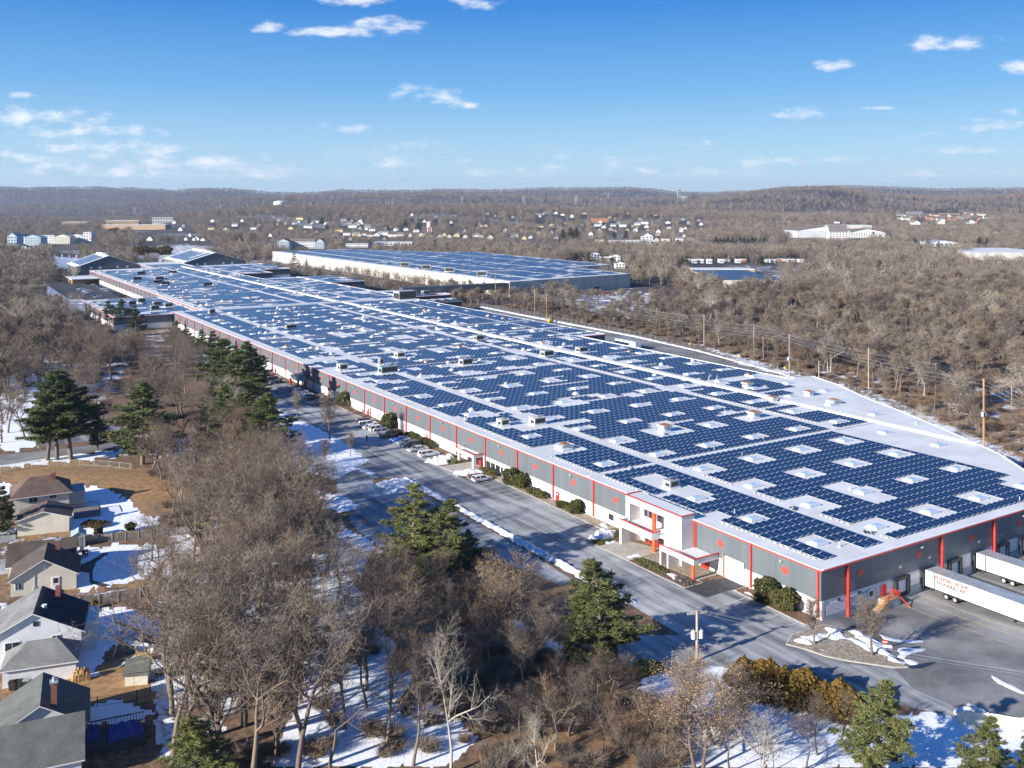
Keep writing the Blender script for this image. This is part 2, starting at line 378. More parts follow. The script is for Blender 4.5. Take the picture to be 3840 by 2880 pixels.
# covers seen on the ground (in photograph points); value = how much snow
SNOW = [
    ([(640, 1990), (1000, 1880), (1150, 1960), (1230, 2080), (1180, 2300), (1000, 2500), (850, 2700), (830, 2900), (600, 2900), (560, 2500), (600, 2200)], .62),
    (HB([(600, 225), (960, 255), (1130, 340), (1230, 450), (1420, 460), (1300, 560), (850, 615), (600, 630), (590, 420)]), .95),
    (HB([(0, 200), (300, 215), (200, 260), (120, 330), (0, 290)]), .9),
    (HB([(610, 720), (1300, 690), (1480, 760), (1250, 1000), (1000, 1040), (660, 1100)]), .95),
    (HB([(560, 1120), (1100, 1060), (1150, 1100), (700, 1180)]), .55),
    (HC([(690, 10), (1170, 5), (1400, 160), (1300, 400), (1050, 250), (900, 420), (800, 600), (660, 560)]), .92),
    (HC([(610, 840), (1080, 790), (1340, 900), (1230, 980), (760, 1030)]), .72),
    (HC([(0, 880), (180, 890), (60, 980), (0, 990)]), .75),
    (HB([(0, 650), (560, 620), (560, 660), (200, 700), (0, 800)]), .6),
    (HB([(0, 1190), (180, 1240), (0, 1340)]), .7),
    (A4([(0, 200), (280, 300), (820, 430), (760, 560), (290, 760), (340, 1090), (0, 1150)]), .74),
    (A4([(700, 380), (1100, 350), (1100, 420), (960, 660), (760, 800), (1000, 900), (1750, 1020), (1700, 1220), (1300, 1200), (1100, 1100), (880, 900), (740, 700)]), .58),
    (A4([(0, 1190), (700, 1140), (1100, 1120), (1090, 1180), (620, 1220), (0, 1290)]), .7),
    (A5([(200, 770), (600, 960), (980, 1205), (700, 1380), (450, 1320), (240, 1200)]), 1.2),
    (A5([(510, 1470), (830, 1560), (880, 1600), (700, 1659), (600, 1620)]), .8),
    (B3([(740, 540), (900, 590), (1050, 700), (1300, 690), (1350, 780), (1000, 770), (900, 1000), (1000, 1382), (300, 1382), (600, 1000), (650, 750)]), .66),
    (B4([(500, 0), (980, 0), (1050, 150), (1280, 380), (1380, 600), (1200, 820), (1680, 850), (1900, 1130), (1650, 1382), (100, 1382), (350, 800)]), .72),
    (B6([(1100, 620), (1500, 480), (1850, 440), (1900, 620), (2212, 750), (2212, 1382), (1300, 1382), (1100, 1200)]), .92),
    (B8([(0, 780), (300, 880), (640, 950), (1400, 900), (1640, 945), (1650, 1382), (0, 1382)]), .95),
    (B8([(1600, 940), (2212, 940), (2212, 1382), (1600, 1382)]), .85),
    (B6([(0, 60), (560, 420), (500, 500), (300, 330), (0, 180)]), .75),
    ([(2560, 1260), (3000, 1400), (3840, 1660), (3840, 1900), (3300, 1600), (2900, 1440)], .62),
    ([(3000, 1330), (3840, 1500), (3840, 1720), (3500, 1560), (3100, 1420)], .56),
    ([(2150, 1105), (2450, 1090), (2460, 1140), (2300, 1190), (2160, 1160)], .6),
    ([(520, 925), (700, 915), (830, 938), (760, 965), (600, 985), (480, 965)], .62),
    ([(200, 960), (300, 960), (260, 1010), (200, 1000)], .7),
]
LAWN = [A4([(0, 1270), (260, 1240), (600, 1215), (1100, 1280), (1560, 1310), (1680, 1600), (1500, 1700), (1100, 1660), (1050, 1500), (900, 1480), (620, 1470), (300, 1450), (0, 1440)]),
        HC([(0, 560), (650, 560), (1050, 440), (1480, 480), (1500, 760), (700, 860), (0, 960)]), HB([(140, 560), (600, 560), (600, 660), (140, 690)]),
        HB([(560, 1080), (1400, 1000), (1400, 1130), (560, 1180)]), HB([(1130, 330), (1500, 300), (1560, 460), (1300, 470)]),
        [(500, 915), (660, 905), (700, 935), (560, 945)]]
MUD = [B4([(1150, 0), (1700, 0), (2212, 100), (2212, 900), (1900, 820), (1500, 500), (1250, 300)]), B6([(0, 180), (500, 500), (1100, 800), (1200, 1382), (0, 1382)]), B3([(1100, 1000), (1700, 950), (1500, 1382), (1150, 1382)])]
def cover(X, Y):
    x, y = px(X, Y); x = x + 9 * np.sin(X * 1.3 + 2 * np.sin(Y * .9)) + 5 * np.sin(X * 3.1 + Y * 2.3); y = y + 6 * np.sin(Y * 1.1 + X * .7) + 4 * np.sin(Y * 2.9 - X * 2.1)
    sn = np.full(X.shape, .36); lw = np.zeros(X.shape); fr = sstep((Y - 330) / 500)
    sn = sn + (.26 - sn) * sstep((Y - 250) / 250); sn = sn * (1 - .55 * sstep((Y - 1500) / 1500))
    cl = np.sin(X * .013 + 2 * np.sin(Y * .007)) + np.sin(Y * .011 + 1.5 * np.sin(X * .009)) + .5 * np.sin(X * .05 + Y * .04)
    k = (cl < -.95) & (Y > 260) & (Y < 3000); sn[k] = .56; lw[k] = .6
    for p, v in SNOW: sn[inpoly(x, y, p)] = v
    for p in LAWN:
        k = inpoly(x, y, p) & (sn < .5); lw[k] = 1; sn[k] = .1
    for p in MUD:
        k = inpoly(x, y, p); sn[k] = .22; lw[k] = .75
    return sn, lw, fr
def build_ground():
    us = np.linspace(-.95, .95, 760); Ys = np.concatenate([[2., 40.], np.geomspace(70, 13500, 820)])
    U, YY = np.meshgrid(us, Ys); XX = U * np.maximum(YY, 60.)
    Z = terrain(XX, YY)
    sn, lw, fr = cover(XX.ravel(), np.maximum(YY.ravel(), 70.))
    V = np.stack([XX.ravel(), YY.ravel(), Z.ravel()], 1)
    nr, nc = XX.shape; i = np.arange(nr - 1)[:, None] * nc + np.arange(nc - 1)[None]
    i = i.ravel(); Fq = np.stack([i, i + 1, i + nc + 1, i + nc], 1)
    me = np_mesh('ground', V, [Fq], [M['ground']], smooth=True)
    for nme, d in (('snow', sn), ('lawn', lw), ('far', fr)):
        a = me.attributes.new(nme, 'FLOAT', 'POINT'); a.data.foreach_set('value', d.astype(np.float32))
    tag(link('ground', me), kind='structure')
build_ground()
def sheet(name, poly_px, matl, z=.03, kind='structure', step=None, world=False, label=None, cat=None):
    """flat area laid on the ground, cut into a grid so that it follows the land"""
    W = [p for p in poly_px] if world else [G(*p)[:2] for p in poly_px]
    import mathutils
    tri = mathutils.geometry.tessellate_polygon([[(a, b, 0) for a, b in W]])
    import bmesh
    bm = bmesh.new(); vs = [bm.verts.new((a, b, 0)) for a, b in W]
    for t in tri:
        try: bm.faces.new([vs[k] for k in t])
        except ValueError: pass
    st = step or 4.0
    xs = [a for a, b in W]; ys = [b for a, b in W]
    for ax, lo, hi in ((0, min(xs), max(xs)), (1, min(ys), max(ys))):
        for k in range(1, int((hi - lo) / st) + 1):
            co = [0, 0, 0]; no = [0, 0, 0]; co[ax] = lo + k * st; no[ax] = 1
            bmesh.ops.bisect_plane(bm, geom=bm.verts[:] + bm.edges[:] + bm.faces[:], plane_co=co, plane_no=no)
    for v in bm.verts: v.co.z = tz(v.co.x, v.co.y) + z
    bmesh.ops.recalc_face_normals(bm, faces=bm.faces[:])
    me = bpy.data.meshes.new(name); bm.to_mesh(me); bm.free()
    if len(me.polygons) and me.polygons[0].normal.z < 0: me.flip_normals()
    me.materials.append(matl)
    o = link(name, me)
    return tag(o, label, cat, kind=kind)
HAZE = 0.00004
# ------------------------------------------------------------------ warehouses
ANG = math.atan2(D2[1], D2[0])
PT, PS = 1.78, 2.42             # panel pitch across / along the building
TILT = .24
def panel_verts(ct, cs, z):
    """arrays of panel centres -> box with framed glass, facing the near long side"""
    n = len(ct); hw, hl = .65, 1.2; th = .05; fr = .075
    base = np.array([(-hw, -hl, 0), (hw, -hl, TILT), (hw, hl, TILT), (-hw, hl, 0)])
    sl = TILT / (2 * hw)
    inn = np.array([(-hw + fr, -hl + fr, fr * sl), (hw - fr, -hl + fr, TILT - fr * sl), (hw - fr, hl - fr, TILT - fr * sl), (-hw + fr, hl - fr, fr * sl)])
    inn[:, 2] += .006
    low = base - np.array((0, 0, th))
    loc = np.concatenate([base, inn, low])
    V = loc[None] + np.stack([ct, cs, z], 1)[:, None]
    fq = np.array([(4, 5, 6, 7), (0, 1, 5, 4), (1, 2, 6, 5), (2, 3, 7, 6), (3, 0, 4, 7), (8, 9, 1, 0), (9, 10, 2, 1), (10, 11, 3, 2), (11, 8, 0, 3), (11, 10, 9, 8)])
    Fc = fq[None] + (np.arange(n) * 12)[:, None, None]
    mi = np.tile([0, 1, 1, 1, 1, 1, 2, 1, 1, 2], n)
    return V.reshape(-1, 3), Fc.reshape(-1, 4), mi
PMATS = [M['panel'], M['alu'], M['panel_back']]
def panel_field(root, t0, t1, s0, s1, z, ok, singles=0, camloc=None):
    ct, cs = np.meshgrid(np.arange(t0 + PT / 2, t1 - PT / 2 + .01, PT), np.arange(s0 + PS / 2, s1 - PS / 2 + .01, PS))
    ct, cs = ct.ravel(), cs.ravel(); k = ok(ct, cs); ct, cs = ct[k], cs[k]
    order = np.argsort((ct - camloc[0]) ** 2 + (cs - camloc[1]) ** 2) if camloc is not None else np.arange(len(ct))
    ct, cs = ct[order], cs[order]
    if singles:
        V, Fc, mi = panel_verts(np.zeros(1), np.zeros(1), np.zeros(1)); me = np_mesh('solar_panel', V, [Fc], PMATS, mi)
        for a, b in zip(ct[:singles], cs[:singles]):
            o = link('solar_panel', me, root); o.location = (a, b, z)
        ct, cs = ct[singles:], cs[singles:]
    V, Fc, mi = panel_verts(ct, cs, np.full(len(ct), z)); me = np_mesh('solar_panel', V, [Fc], PMATS, mi)
    o = link('solar_panel', me, root)
    if len(ct) > 1: tag(o, kind='stuff')
    return ct, cs
def inset(out, d):
    """push an outline outwards by d (counter-clockwise outline)"""
    n = len(out); r = []
    for i in range(n):
        p0, p1, p2 = np.array(out[i - 1]), np.array(out[i]), np.array(out[(i + 1) % n])
        a = p1 - p0; b = p2 - p1; a = a / np.linalg.norm(a); b = b / np.linalg.norm(b)
        n1 = np.array((a[1], -a[0])); n2 = np.array((b[1], -b[0])); m = n1 + n2; m /= max(.3, np.dot(m, m)) / 2
        r.append(tuple(p1 + m * d))
    return r
def shell(root, out, eave, zb=0.0, band=None, clad='clad', base='white_wall', trim='red', over=.35, roofm='roof', parapet=True):
    if band is not None:
        MB().prism(out, band, eave - .15, 0).build('wall', [M[clad]], root)
        MB().prism(inset(out, -.08), zb, band, 0).build('wall_base', [M[base]], root)
    else: MB().prism(out, zb, eave - .15, 0).build('wall', [M[clad]], root)
    MB().prism(inset(out, over), eave - .15, eave, 0).build('roof', [M[roofm]], root)
    if trim:
        m = MB(); o1 = inset(out, over + .02)
        for i in range(len(o1)):
            a, b = np.array(o1[i]), np.array(o1[(i + 1) % len(o1)]); L = np.linalg.norm(b - a); rz = math.atan2(b[1] - a[1], b[0] - a[0])
            c = (a + b) / 2; nrm = np.array((math.sin(rz), -math.cos(rz))); c = c + nrm * .05
            m.box((c[0], c[1], eave - .13), (L, .12, .21), rz)
        m.build('eave_trim', [M[trim]], root)
        if parapet:
            m = MB(); o2 = inset(out, over - .2)
            for i in range(len(o2)):
                a, b = np.array(o2[i]), np.array(o2[(i + 1) % len(o2)]); L = np.linalg.norm(b - a); rz = math.atan2(b[1] - a[1], b[0] - a[0]); c = (a + b) / 2
                m.box((c[0], c[1], eave + .06), (L - .5, .4, .12), rz)
            m.build('parapet', [M['trim_white']], root)
def dome_mesh():
    m = MB(); a, b = 1.6, 1.2
    m.b2(-a, a, -b, b, 0, .32, 0)
    vs = [(-a + .1, -b + .1, .33), (a - .1, -b + .1, .33), (a - .1, b - .1, .33), (-a + .1, b - .1, .33), (-a * .55, -b * .5, .55), (a * .55, -b * .5, .55), (a * .55, b * .5, .55), (-a * .55, b * .5, .55)]
    m.add(vs, [(0, 1, 5, 4), (1, 2, 6, 5), (2, 3, 7, 6), (3, 0, 4, 7), (4, 5, 6, 7)], 1)
    return m
def hvac(root, t, s, z, d=(3.2, 2.6, 1.7), m='hvac_cream', legs=True):
    b = MB(); a, c, h = d
    b.b2(t - a / 2 - .2, t + a / 2 + .2, s - c / 2 - .2, s + c / 2 + .2, z, z + .3, 1)
    b.b2(t - a / 2, t + a / 2, s - c / 2, s + c / 2, z + .3, z + .3 + h, 0)
    b.b2(t - a / 2 + .35, t + a / 2 - .35, s - c / 2 - .04, s - c / 2 + .02, z + .55, z + .05 + h, 2)
    b.b2(t - a / 2 - .04, t - a / 2 + .02, s - c / 2 + .3, s + c / 2 - .9, z + .5, z + h * .8, 2)
    b.b2(t - a / 2 - .08, t + a / 2 + .08, s - c / 2 - .08, s + c / 2 + .08, z + .3 + h, z + .38 + h, 0)
    b.tube((t + a * .2, s, z + .38 + h), (t + a * .2, s, z + .5 + h), .55, n=10, m=2)
    b.build('rooftop_unit', [M[m], M['trim_white'], M['dark']], root)
def big_vent(root, t, s, z, w=2.9, h=1.5, rust=True):
    b = MB(); b.b2(t - w * .36, t + w * .36, s - w * .36, s + w * .36, z, z + h * .55, 0)
    q = w * .5
    vs = [(t - q * .8, s - q * .8, z + h * .5), (t + q * .8, s - q * .8, z + h * .5), (t + q * .8, s + q * .8, z + h * .5), (t - q * .8, s + q * .8, z + h * .5), (t - q, s - q, z + h * .8), (t + q, s - q, z + h * .8), (t + q, s + q, z + h * .8), (t - q, s + q, z + h * .8), (t - q * .9, s - q * .9, z + h), (t + q * .9, s - q * .9, z + h), (t + q * .9, s + q * .9, z + h), (t - q * .9, s + q * .9, z + h)]
    b.add(vs, [(0, 1, 5, 4), (1, 2, 6, 5), (2, 3, 7, 6), (3, 0, 4, 7), (4, 5, 9, 8), (5, 6, 10, 9), (6, 7, 11, 10), (7, 4, 8, 11), (3, 2, 1, 0)], 1)
    b.add(vs[8:], [(0, 1, 2, 3)], 2)
    b.build('roof_vent', [M['trim_white'], M['galv'], M['rust'] if rust else M['galv']], root)
def low_monitor(root, t, s, z):
    b = MB(); b.b2(t - 1.7, t + 1.7, s - 1.5, s + 1.5, z, z + .35, 0)
    n = 8; vs = []
    for y in (-1.6, 1.6):
        for i in range(n + 1):
            a = math.pi * i / n; vs.append((t - 1.9 * math.cos(a), s + y, z + .35 + .95 * math.sin(a) ** .7))
    b.add(vs, [(i, i + 1, n + 2 + i, n + 1 + i) for i in range(n)] + [tuple(range(n, -1, -1)), tuple(range(n + 1, 2 * n + 2))], 1)
    b.b2(t - .9, t + .9, s - 1.0, s + 1.0, z + 1.22, z + 1.36, 2)
    b.build('roof_vent', [M['trim_white'], M['galv'], M['rust']], root)
def stack(root, t, s, z, h=.85, r=.1):
    b = MB(); b.tube((t, s, z), (t, s, z + .25), r * 2.8, r * 1.5, 8, 0); b.tube((t, s, z + .2), (t, s, z + h), r, r, 8, 1); b.tube((t, s, z + h), (t, s, z + h + .08), r * 1.3, r * 1.3, 8, 1)
    b.build('vent_pipe', [M['trim_white'], M['galv']], root)
def fan(root, t, s, z, col='hvac_cream', r=.8):
    b = MB(); b.b2(t - r, t + r, s - r, s + r, z, z + .5, 0)
    for k in range(3): b.tube((t, s, z + .5 + k * .22), (t, s, z + .72 + k * .22), r * (1.05, 1.15, .8)[k], r * (1.15, .95, .3)[k], 10, 1)
    b.build('roof_vent', [M['trim_white'], M[col]], root)
def at_st(f, crop_pts, z):
    r = []
    for x, y in crop_pts:
        X, Y, _ = Gz(x, y, z); r.append(tuple(float(v) for v in toST(X, Y)))
    return r

EV = 8.4
cam_ts = tuple(float(v) for v in toST(0, 0))[::-1]
WH = empty('warehouse_building', (C0[0], C0[1], 0), ANG, 'vast near warehouse with red pillars and dots along its grey wall, solar roof', 'warehouse')
OUT = [(0, 0), (74, 0), (86.9, 15.3), (95.8, 26.4), (99.3, 32.7), (108.7, 51), (119, 72.2), (125, 86.4), (135.9, 106.6), (141.4, 121.7), (131, 122), (133, 247), (147, 247), (147.5, 447), (0, 447)]
shell(WH, OUT, EV, -1.6, 3.15)
# lower dock wall: grey band under the white block, rough block in the first bay
b = MB(); b.b2(.6, 90, -.12, -.02, -1.6, .62, 0); b.build('dock_wall', [M['dock_grey']], WH)
b = MB(); b.b2(1.2, 6.1, -.1, 0, .62, 2.35, 0); b.b2(7.1, 14.2, -.1, 0, .62, 2.35, 0); b.build('rough_wall', [M['rough_block']], WH)
b = MB(); b.b2(-.02, .5, -.12, .3, 0, 3.15, 0); b.build('corner_post', [M['white_wall']], WH)
# red pillars, one mesh shared by many parts
def shared(build, name, mats):
    o = build.build(name, mats); me = o.data; bpy.data.objects.remove(o); return me
PIL = shared(MB().b2(-.28, .02, -.18, .18, 0.3, EV - .3, 0).b2(-.3, .03, -.2, .2, -.1, .3, 1), 'pillar', [M['red'], M['white_wall']])
PILF = shared(MB().b2(-.26, .26, -.42, -.13, -1.2, EV - .3, 0).b2(-.2, .2, -.52, -.42, -1.2, EV - 1.6, 0), 'pillar', [M['red']])
for k in range(29):
    s = .55 if k == 0 else 15.5 * k
    if s in (31.0,): s = 29.8
    if 31 < s < 46.6: s = 47.4
    o = link('pillar', PIL, WH); o.location = (0, s, 0)
for t in (6.5, 32.7, 49.4, 65.7): o = link('pillar', PILF, WH); o.location = (t, 0, 0)
def disc(rx, rz, n=28, th=.05):
    vs = [(x, rx * math.cos(2 * math.pi * i / n), rz * math.sin(2 * math.pi * i / n)) for x in (-th, 0) for i in range(n)]
    return MB().add(vs, [(i, (i + 1) % n, n + (i + 1) % n, n + i) for i in range(n)] + [tuple(range(n - 1, -1, -1))])
DOT = shared(disc(.8, .66), 'red_dot', [M['dot']])
for k in range(29):
    s = 15.5 * k + 7.7
    if k == 2: continue
    if 31 < s < 46: continue
    o = link('red_dot', DOT, WH); o.location = (0, s if k != 3 else 54.3, 5.85)
for t in (10.0, 26.2, 42.3, 58.3, 74 - 2): o = link('red_dot', DOT, WH); o.location = (t, 0, 5.85); o.rotation_euler = (0, 0, R(90))
LAMP = shared(MB().box((-.25, 0, 0), (.5, .55, .3)).box((-.3, 0, -.12), (.35, .45, .1), 0, 1), 'wall_light', [M['galv'], M['trim_white']])
for k in range(0, 29, 2):
    if k == 2: continue
    o = link('wall_light', LAMP, WH); o.location = (0, 15.5 * k + 8.4, 7.35)
for t in (26.6, 59.2): o = link('wall_light', LAMP, WH); o.location = (t, 0, 7.2); o.rotation_euler = (0, 0, R(90))
# doors on the long side
for s in (75.8, 141.9, 183.3, 275.4, 330):
    b = MB(); b.b2(-.16, -.08 + .09, s - .62, s + .62, 0, 2.15, 0); b.b2(-.18, -.15, s - .5, s + .5, 0.05, 2.05, 1)
    d = b.build('door', [M['red'], M['red_door']], WH)
    MB().b2(-.2, -.17, s - .33, s + .33, 1.5, 1.85).build('window', [M['stucco']], d)
for s in (55.9,):
    b = MB(); b.b2(-.1, -.04 + .1, s - .8, s + .8, 1.2, 2.4, 0); b.build('window', [M['glass']], WH)
# windows either side of the middle entrance
for s in (122.6, 121.6, 107.6, 106.6, 105.3, 104.3, 102.9, 101.9, 100.4):
    f = MB().b2(-.08, .0 + .1, s - .42, s + .42, .75, 2.2).build('window', [M['glass']], WH)
# front numbers over the dock doors, as on the wall
def text_mesh(name, body, size, mats, parent, loc, rot, sx=1.0):
    c = bpy.data.curves.new(name, 'FONT'); c.body = body; c.size = size; c.align_x = 'CENTER'; c.extrude = .01; c.offset = .012 if size < .7 else .03
    o = bpy.data.objects.new(name, c); me = bpy.data.meshes.new_from_object(o); bpy.data.objects.remove(o); bpy.data.curves.remove(c)
    me.materials.clear(); me.materials.append(mats)
    r = link(name, me, parent); r.location = loc; r.rotation_euler = rot; r.scale = (sx, 1, 1); return r
for t, n in ((20.9, '2B'), (29.4, '2C'), (36.4, '3A'), (44.7, '3C'), (52.1, '4A'), (60.5, '4C')):
    text_mesh('number', n, .5, M['stucco'], WH, (t, -.03, 4.55), (R(90), 0, 0), 1.25)
# dock doors with black seals
for t in (20.9, 28.7, 36.5, 44.4, 52.0, 60.0):
    b = MB(); x0, x1 = t - 2.0, t + 2.0
    b.b2(x0, x0 + .65, -.6, -.13, .1, 3.1, 0); b.b2(x1 - .65, x1, -.6, -.13, .1, 3.1, 0); b.b2(x0, x1, -.6, -.13, 2.6, 3.12, 0)
    d = b.build('dock_door', [M['dark']], WH)
    MB().b2(x0 + .65, x1 - .65, -.2, -.125, .35, 2.6).build('shutter', [M['trim_white']], d)
    MB().b2(x0 + .2, x1 - .2, -.5, -.13, -.35, .1).build('bumper', [M['rubber']], d)
    MB().b2(x1 + .25, x1 + .45, -.3, -.13, 1.2, 2.1).build('signal_light', [M['yline']], d)
f = MB().b2(11.9, 13.3, -.2, -.1, 1.15, 2.45).build('window', [M['trim_white']], WH); MB().b2(12.1, 13.1, -.22, -.2, 1.3, 2.3).build('pane', [M['glass']], f)
for t, z in ((4.4, 2.6), (9.6, 2.65)): MB().b2(t - .28, t + .28, -.16, -.09, z - .22, z + .22).build('louvre', [M['dark']], WH)
d = MB().b2(15.55, 16.75, -.2, -.1, .6, 2.55).build('door', [M['red_door']], WH); MB().box((16.55, -.23, 1.5), (.12, .06, .12)).build('handle', [M['galv']], d)
# timber stairs and red railing up to that door
b = MB(); b.b2(14.6, 18.2, -1.9, -.12, -1.0, .5, 1); b.b2(14.55, 18.25, -1.95, -.12, .5, .6, 0)
for k in range(6): b.b2(12.3 + k * .42, 12.8 + k * .42, -2.0, -.6, -.95, -.7 + k * .24, 0)
st = b.build('stairs', [M['wood'], M['dock_grey']], WH)
b = MB()
for z in (.95, 1.25, 1.55):
    b.tube((15.0, -1.9, z), (18.1, -1.9, z), .06, n=6); b.tube((18.1, -1.9, z), (18.1, -.2, z), .06, n=6)
    b.tube((12.4, -1.98, z - 1.4), (15.0, -1.9, z), .04, n=6)
for p in ((15.0, -1.9), (16.6, -1.9), (18.1, -1.9), (18.1, -.3)): b.tube((*p, .55), (*p, 1.55), .06, n=6)
for p in ((12.4, -1.98), (13.7, -1.95)): b.tube((*p, -.9), (*p, .3 if p[0] < 13 else .9), .04, n=6)
b.tube((18.2, -1.9, .6), (18.9, -3.4, -.8), .09, n=6); b.build('railing', [M['red']], st)

# expansion ridge and other raised strips on the roof
b = MB(); b.b2(99.2, 100.8, 34.5, 446.5, EV, EV + .5); b.build('roof_ridge', [M['trim_white']], WH)
for q_, m_ in (((.4, 99.1, 64.2, 64.9, EV, EV + .12), 'trim_white'), ((82, 99, 63.8, 64.1, EV, EV + .14), 'galv'), ((101, 130, 128.7, 129.3, EV, EV + .12), 'trim_white'), ((101, 146, 308.5, 309.6, EV, EV + .35), 'trim_white')): MB().b2(*q_).build('roof_kerb', [M[m_]], WH)
# skylights on their grid
SKY = [(9.4 + 16.35 * m, 8.6 + 15.48 * k) for k in range(29) for m in range(9)]
rs = random.Random(5); holes = []; skies = []
def in_near(t, s): return inpoly(np.array([t]), np.array([s]), inset(OUT, -3))[0]
for t, s in SKY:
    if not in_near(t, s) or (t > 120 and s > 300 and rs.random() < .3): continue
    if abs(s - 436) < 8 or (t < 12 and 44 < s < 60) or (t < 12 and 216 < s < 228): continue
    if 79 < t < 90 and s < 64: continue
    skies.append((t, s))
    a0, a1, c0, c1 = 3.4, 3.4, 3.0, 3.0
    r = rs.random() + (.3 if s < 170 else 0)
    if r < .12: a1 += 1.8
    elif r < .2: c1 += 4.8
    elif r < .28: c0 += 4.8; a0 -= .2
    elif r < .34: a0 += 3.6
    holes.append((t - a0, t + a1, s - c0, s + c1))
    for _ in range(rs.choice((0, 1, 1, 2)) if s > 110 else 0):
        d1, d2 = rs.choice((-1, 1)), rs.choice((-1, 1)); holes.append((t + d1 * 3.4 - 2.2, t + d1 * 3.4 + 2.2, s + d2 * 1.6 - 1.3, s + d2 * 1.6 + 1.3))
for t, s, a, c in ((7.2, 222.6, 6, 6.5), (18.7, 208.2, 6.5, 5.5), (23.9, 225.5, 3, 3), (50.8, 208.4, 9, 4.5), (37.6, 237.8, 5, 5.5), (19.1, 112.7, 5, 5), (10.3, 116.5, 4, 4), (10.4, 49, 3.6, 10), (43.2, 87.8, 5.5, 4.5), (75.8, 86.9, 6, 4), (97.4, 99.7, 3.5, 4.2), (113.9, 99.8, 3.5, 3.5), (48, 96.6, 3.2, 1.5), (73.5, 95.5, 2.5, 1.4), (106.2, 210.1, 4, 3.4), (88.3, 209.1, 4, 4), (10.7, 3.7, 4, 3), (41, 24, 3.5, 8), (25.6, 23.9, 4, 5), (42.2, 39.3, 3.5, 3.4), (9, 87.3, 5, 4.5), (91.8, 85.8, 5, 3), (140, 445, 6, 6), (18, 263, 5, 2.2), (57, 283, 10, 1.4), (64, 290, 3.4, 6), (88, 262, 6, 4), (110, 262, 5, 2.2)):
    holes.append((t - a, t + a, s - c, s + c))
for k in range(34):
    t, s = rs.uniform(5, 128), rs.uniform(235, 440); holes.append((t - rs.uniform(2, 4.5), t + rs.uniform(2, 4.5), s - 2.4, s + 2.4))
for k in range(40):
    t, s = rs.uniform(4, 118), 8.6 + 15.48 * rs.randint(6, 27) + rs.choice((-7.7, -7.7, 4.5)); holes.append((t - 1, t + rs.uniform(6, 26), s - rs.uniform(.8, 1.5), s + rs.uniform(.8, 1.5)))
def ok_near(ct, cs):
    k = (ct > 3.3) & (ct < 129.3) & (cs > 3.2) & (cs < 442)
    k &= ~((ct > 18.4) & (ct < 22.4)) & ~((ct > 80.9) & (ct < 84.6)) & ~((ct > 97.9) & (ct < 102.2))
    for a, c in ((62.2, 66.2), (127.6, 131.6), (189.4, 191.6), (250.4, 253), (276.4, 278.4), (308, 311), (312.6, 315), (372, 374), (396, 398.2), (424, 426)): k &= ~((cs > a) & (cs < c))
    k &= ~((ct < 19) & (cs > 243) & (cs < 252)) & ~((ct < 7.2) & (cs > 44) & (cs < 47)) & ~((ct < 8) & (cs > 195) & (cs < 203)) & ~((ct < 7) & (cs > 26.5) & (cs < 31))
    k &= ~((ct > 84) & (ct < 101) & (cs < 66)) & ~((ct > 101) & (cs < 104)) & ~((ct > 120.5) & (cs < 128)) & ~((ct > 80.5) & (cs < 62)) & ~((ct > 73.6) & (cs < 15))
    k &= ~((ct > 101) & (cs > 128) & (cs < 136))
    k &= ~((ct > 111) & (ct < 121) & (cs > 103) & (cs < 112))
    for a, c, d, e in holes: k &= ~((ct > a) & (ct < c) & (cs > d) & (cs < e))
    # ragged ends of the rows beside the walkways and cross strips
    rag = np.sin(np.floor(cs / 9.68) * 12.9898 + np.floor(ct / 40) * 78.233) * 43758.5453; rag = rag - np.floor(rag)
    for w0, w1 in ((22.4, 24.2), (16.6, 18.4), (79.1, 80.9), (84.6, 86.4), (96.1, 97.9), (102.2, 104)): k &= ~((ct > w0) & (ct < w1) & (rag < .3) & (cs > 110))
    rg2 = np.sin(np.floor(ct / 5.34) * 12.9898) * 43758.5453; rg2 = rg2 - np.floor(rg2)
    for a in (59.8, 66.2, 125.2, 131.6, 187, 191.6, 253, 278.4): k &= ~((cs > a) & (cs < a + 2.42) & (rg2 < .34) & (cs > 110))
    return k
panel_field(WH, 3.2, 131, 2.6, 444, EV + .16, ok_near, 100, cam_ts)
panel_field(WH, 131.5, 146.5, 252, 430, EV + .16, lambda a, c: ok_near(np.minimum(a, 128), c) & (a < 145.6), 0)
# ballast rails along the lower edge of each block of panels
b = MB(); rr = random.Random(3)
for t in (3.15, 22.5, 84.8):
    s = 4.0
    while s < 240:
        if ok_near(np.array([t + 1.2]), np.array([s]))[0]: b.box((t + rr.uniform(-.05, .05), s, EV + .08), (.3, rr.uniform(.35, .6), .16))
        s += rr.uniform(.9, 1.6)
tag(b.build('ballast_block', [M['racking']], WH), kind='stuff')
skies.sort(key=lambda p: (p[0] - cam_ts[0]) ** 2 + (p[1] - cam_ts[1]) ** 2)
DM = shared(dome_mesh(), 'skylight', [M['trim_white'], M['dome']])
for t, s in skies[:100]: o = link('skylight', DM, WH); o.location = (t, s, EV)
def merged(me_src, name, pts, z, parent, mats):
    V = np.array([v.co for v in me_src.vertices]); Fs = [tuple(p.vertices) for p in me_src.polygons]; mi = [p.material_index for p in me_src.polygons]
    q = np.array(Fs); P = np.array([(a, c, z) for a, c in pts])
    VV = (V[None] + P[:, None]).reshape(-1, 3); FF = (q[None] + (np.arange(len(P)) * len(V))[:, None, None]).reshape(-1, 4)
    return link(name, np_mesh(name, VV, [FF], mats, np.tile(mi, len(P))), parent)
tag(merged(DM, 'skylight', skies[100:], EV, WH, [M['trim_white'], M['dome']]), kind='stuff')
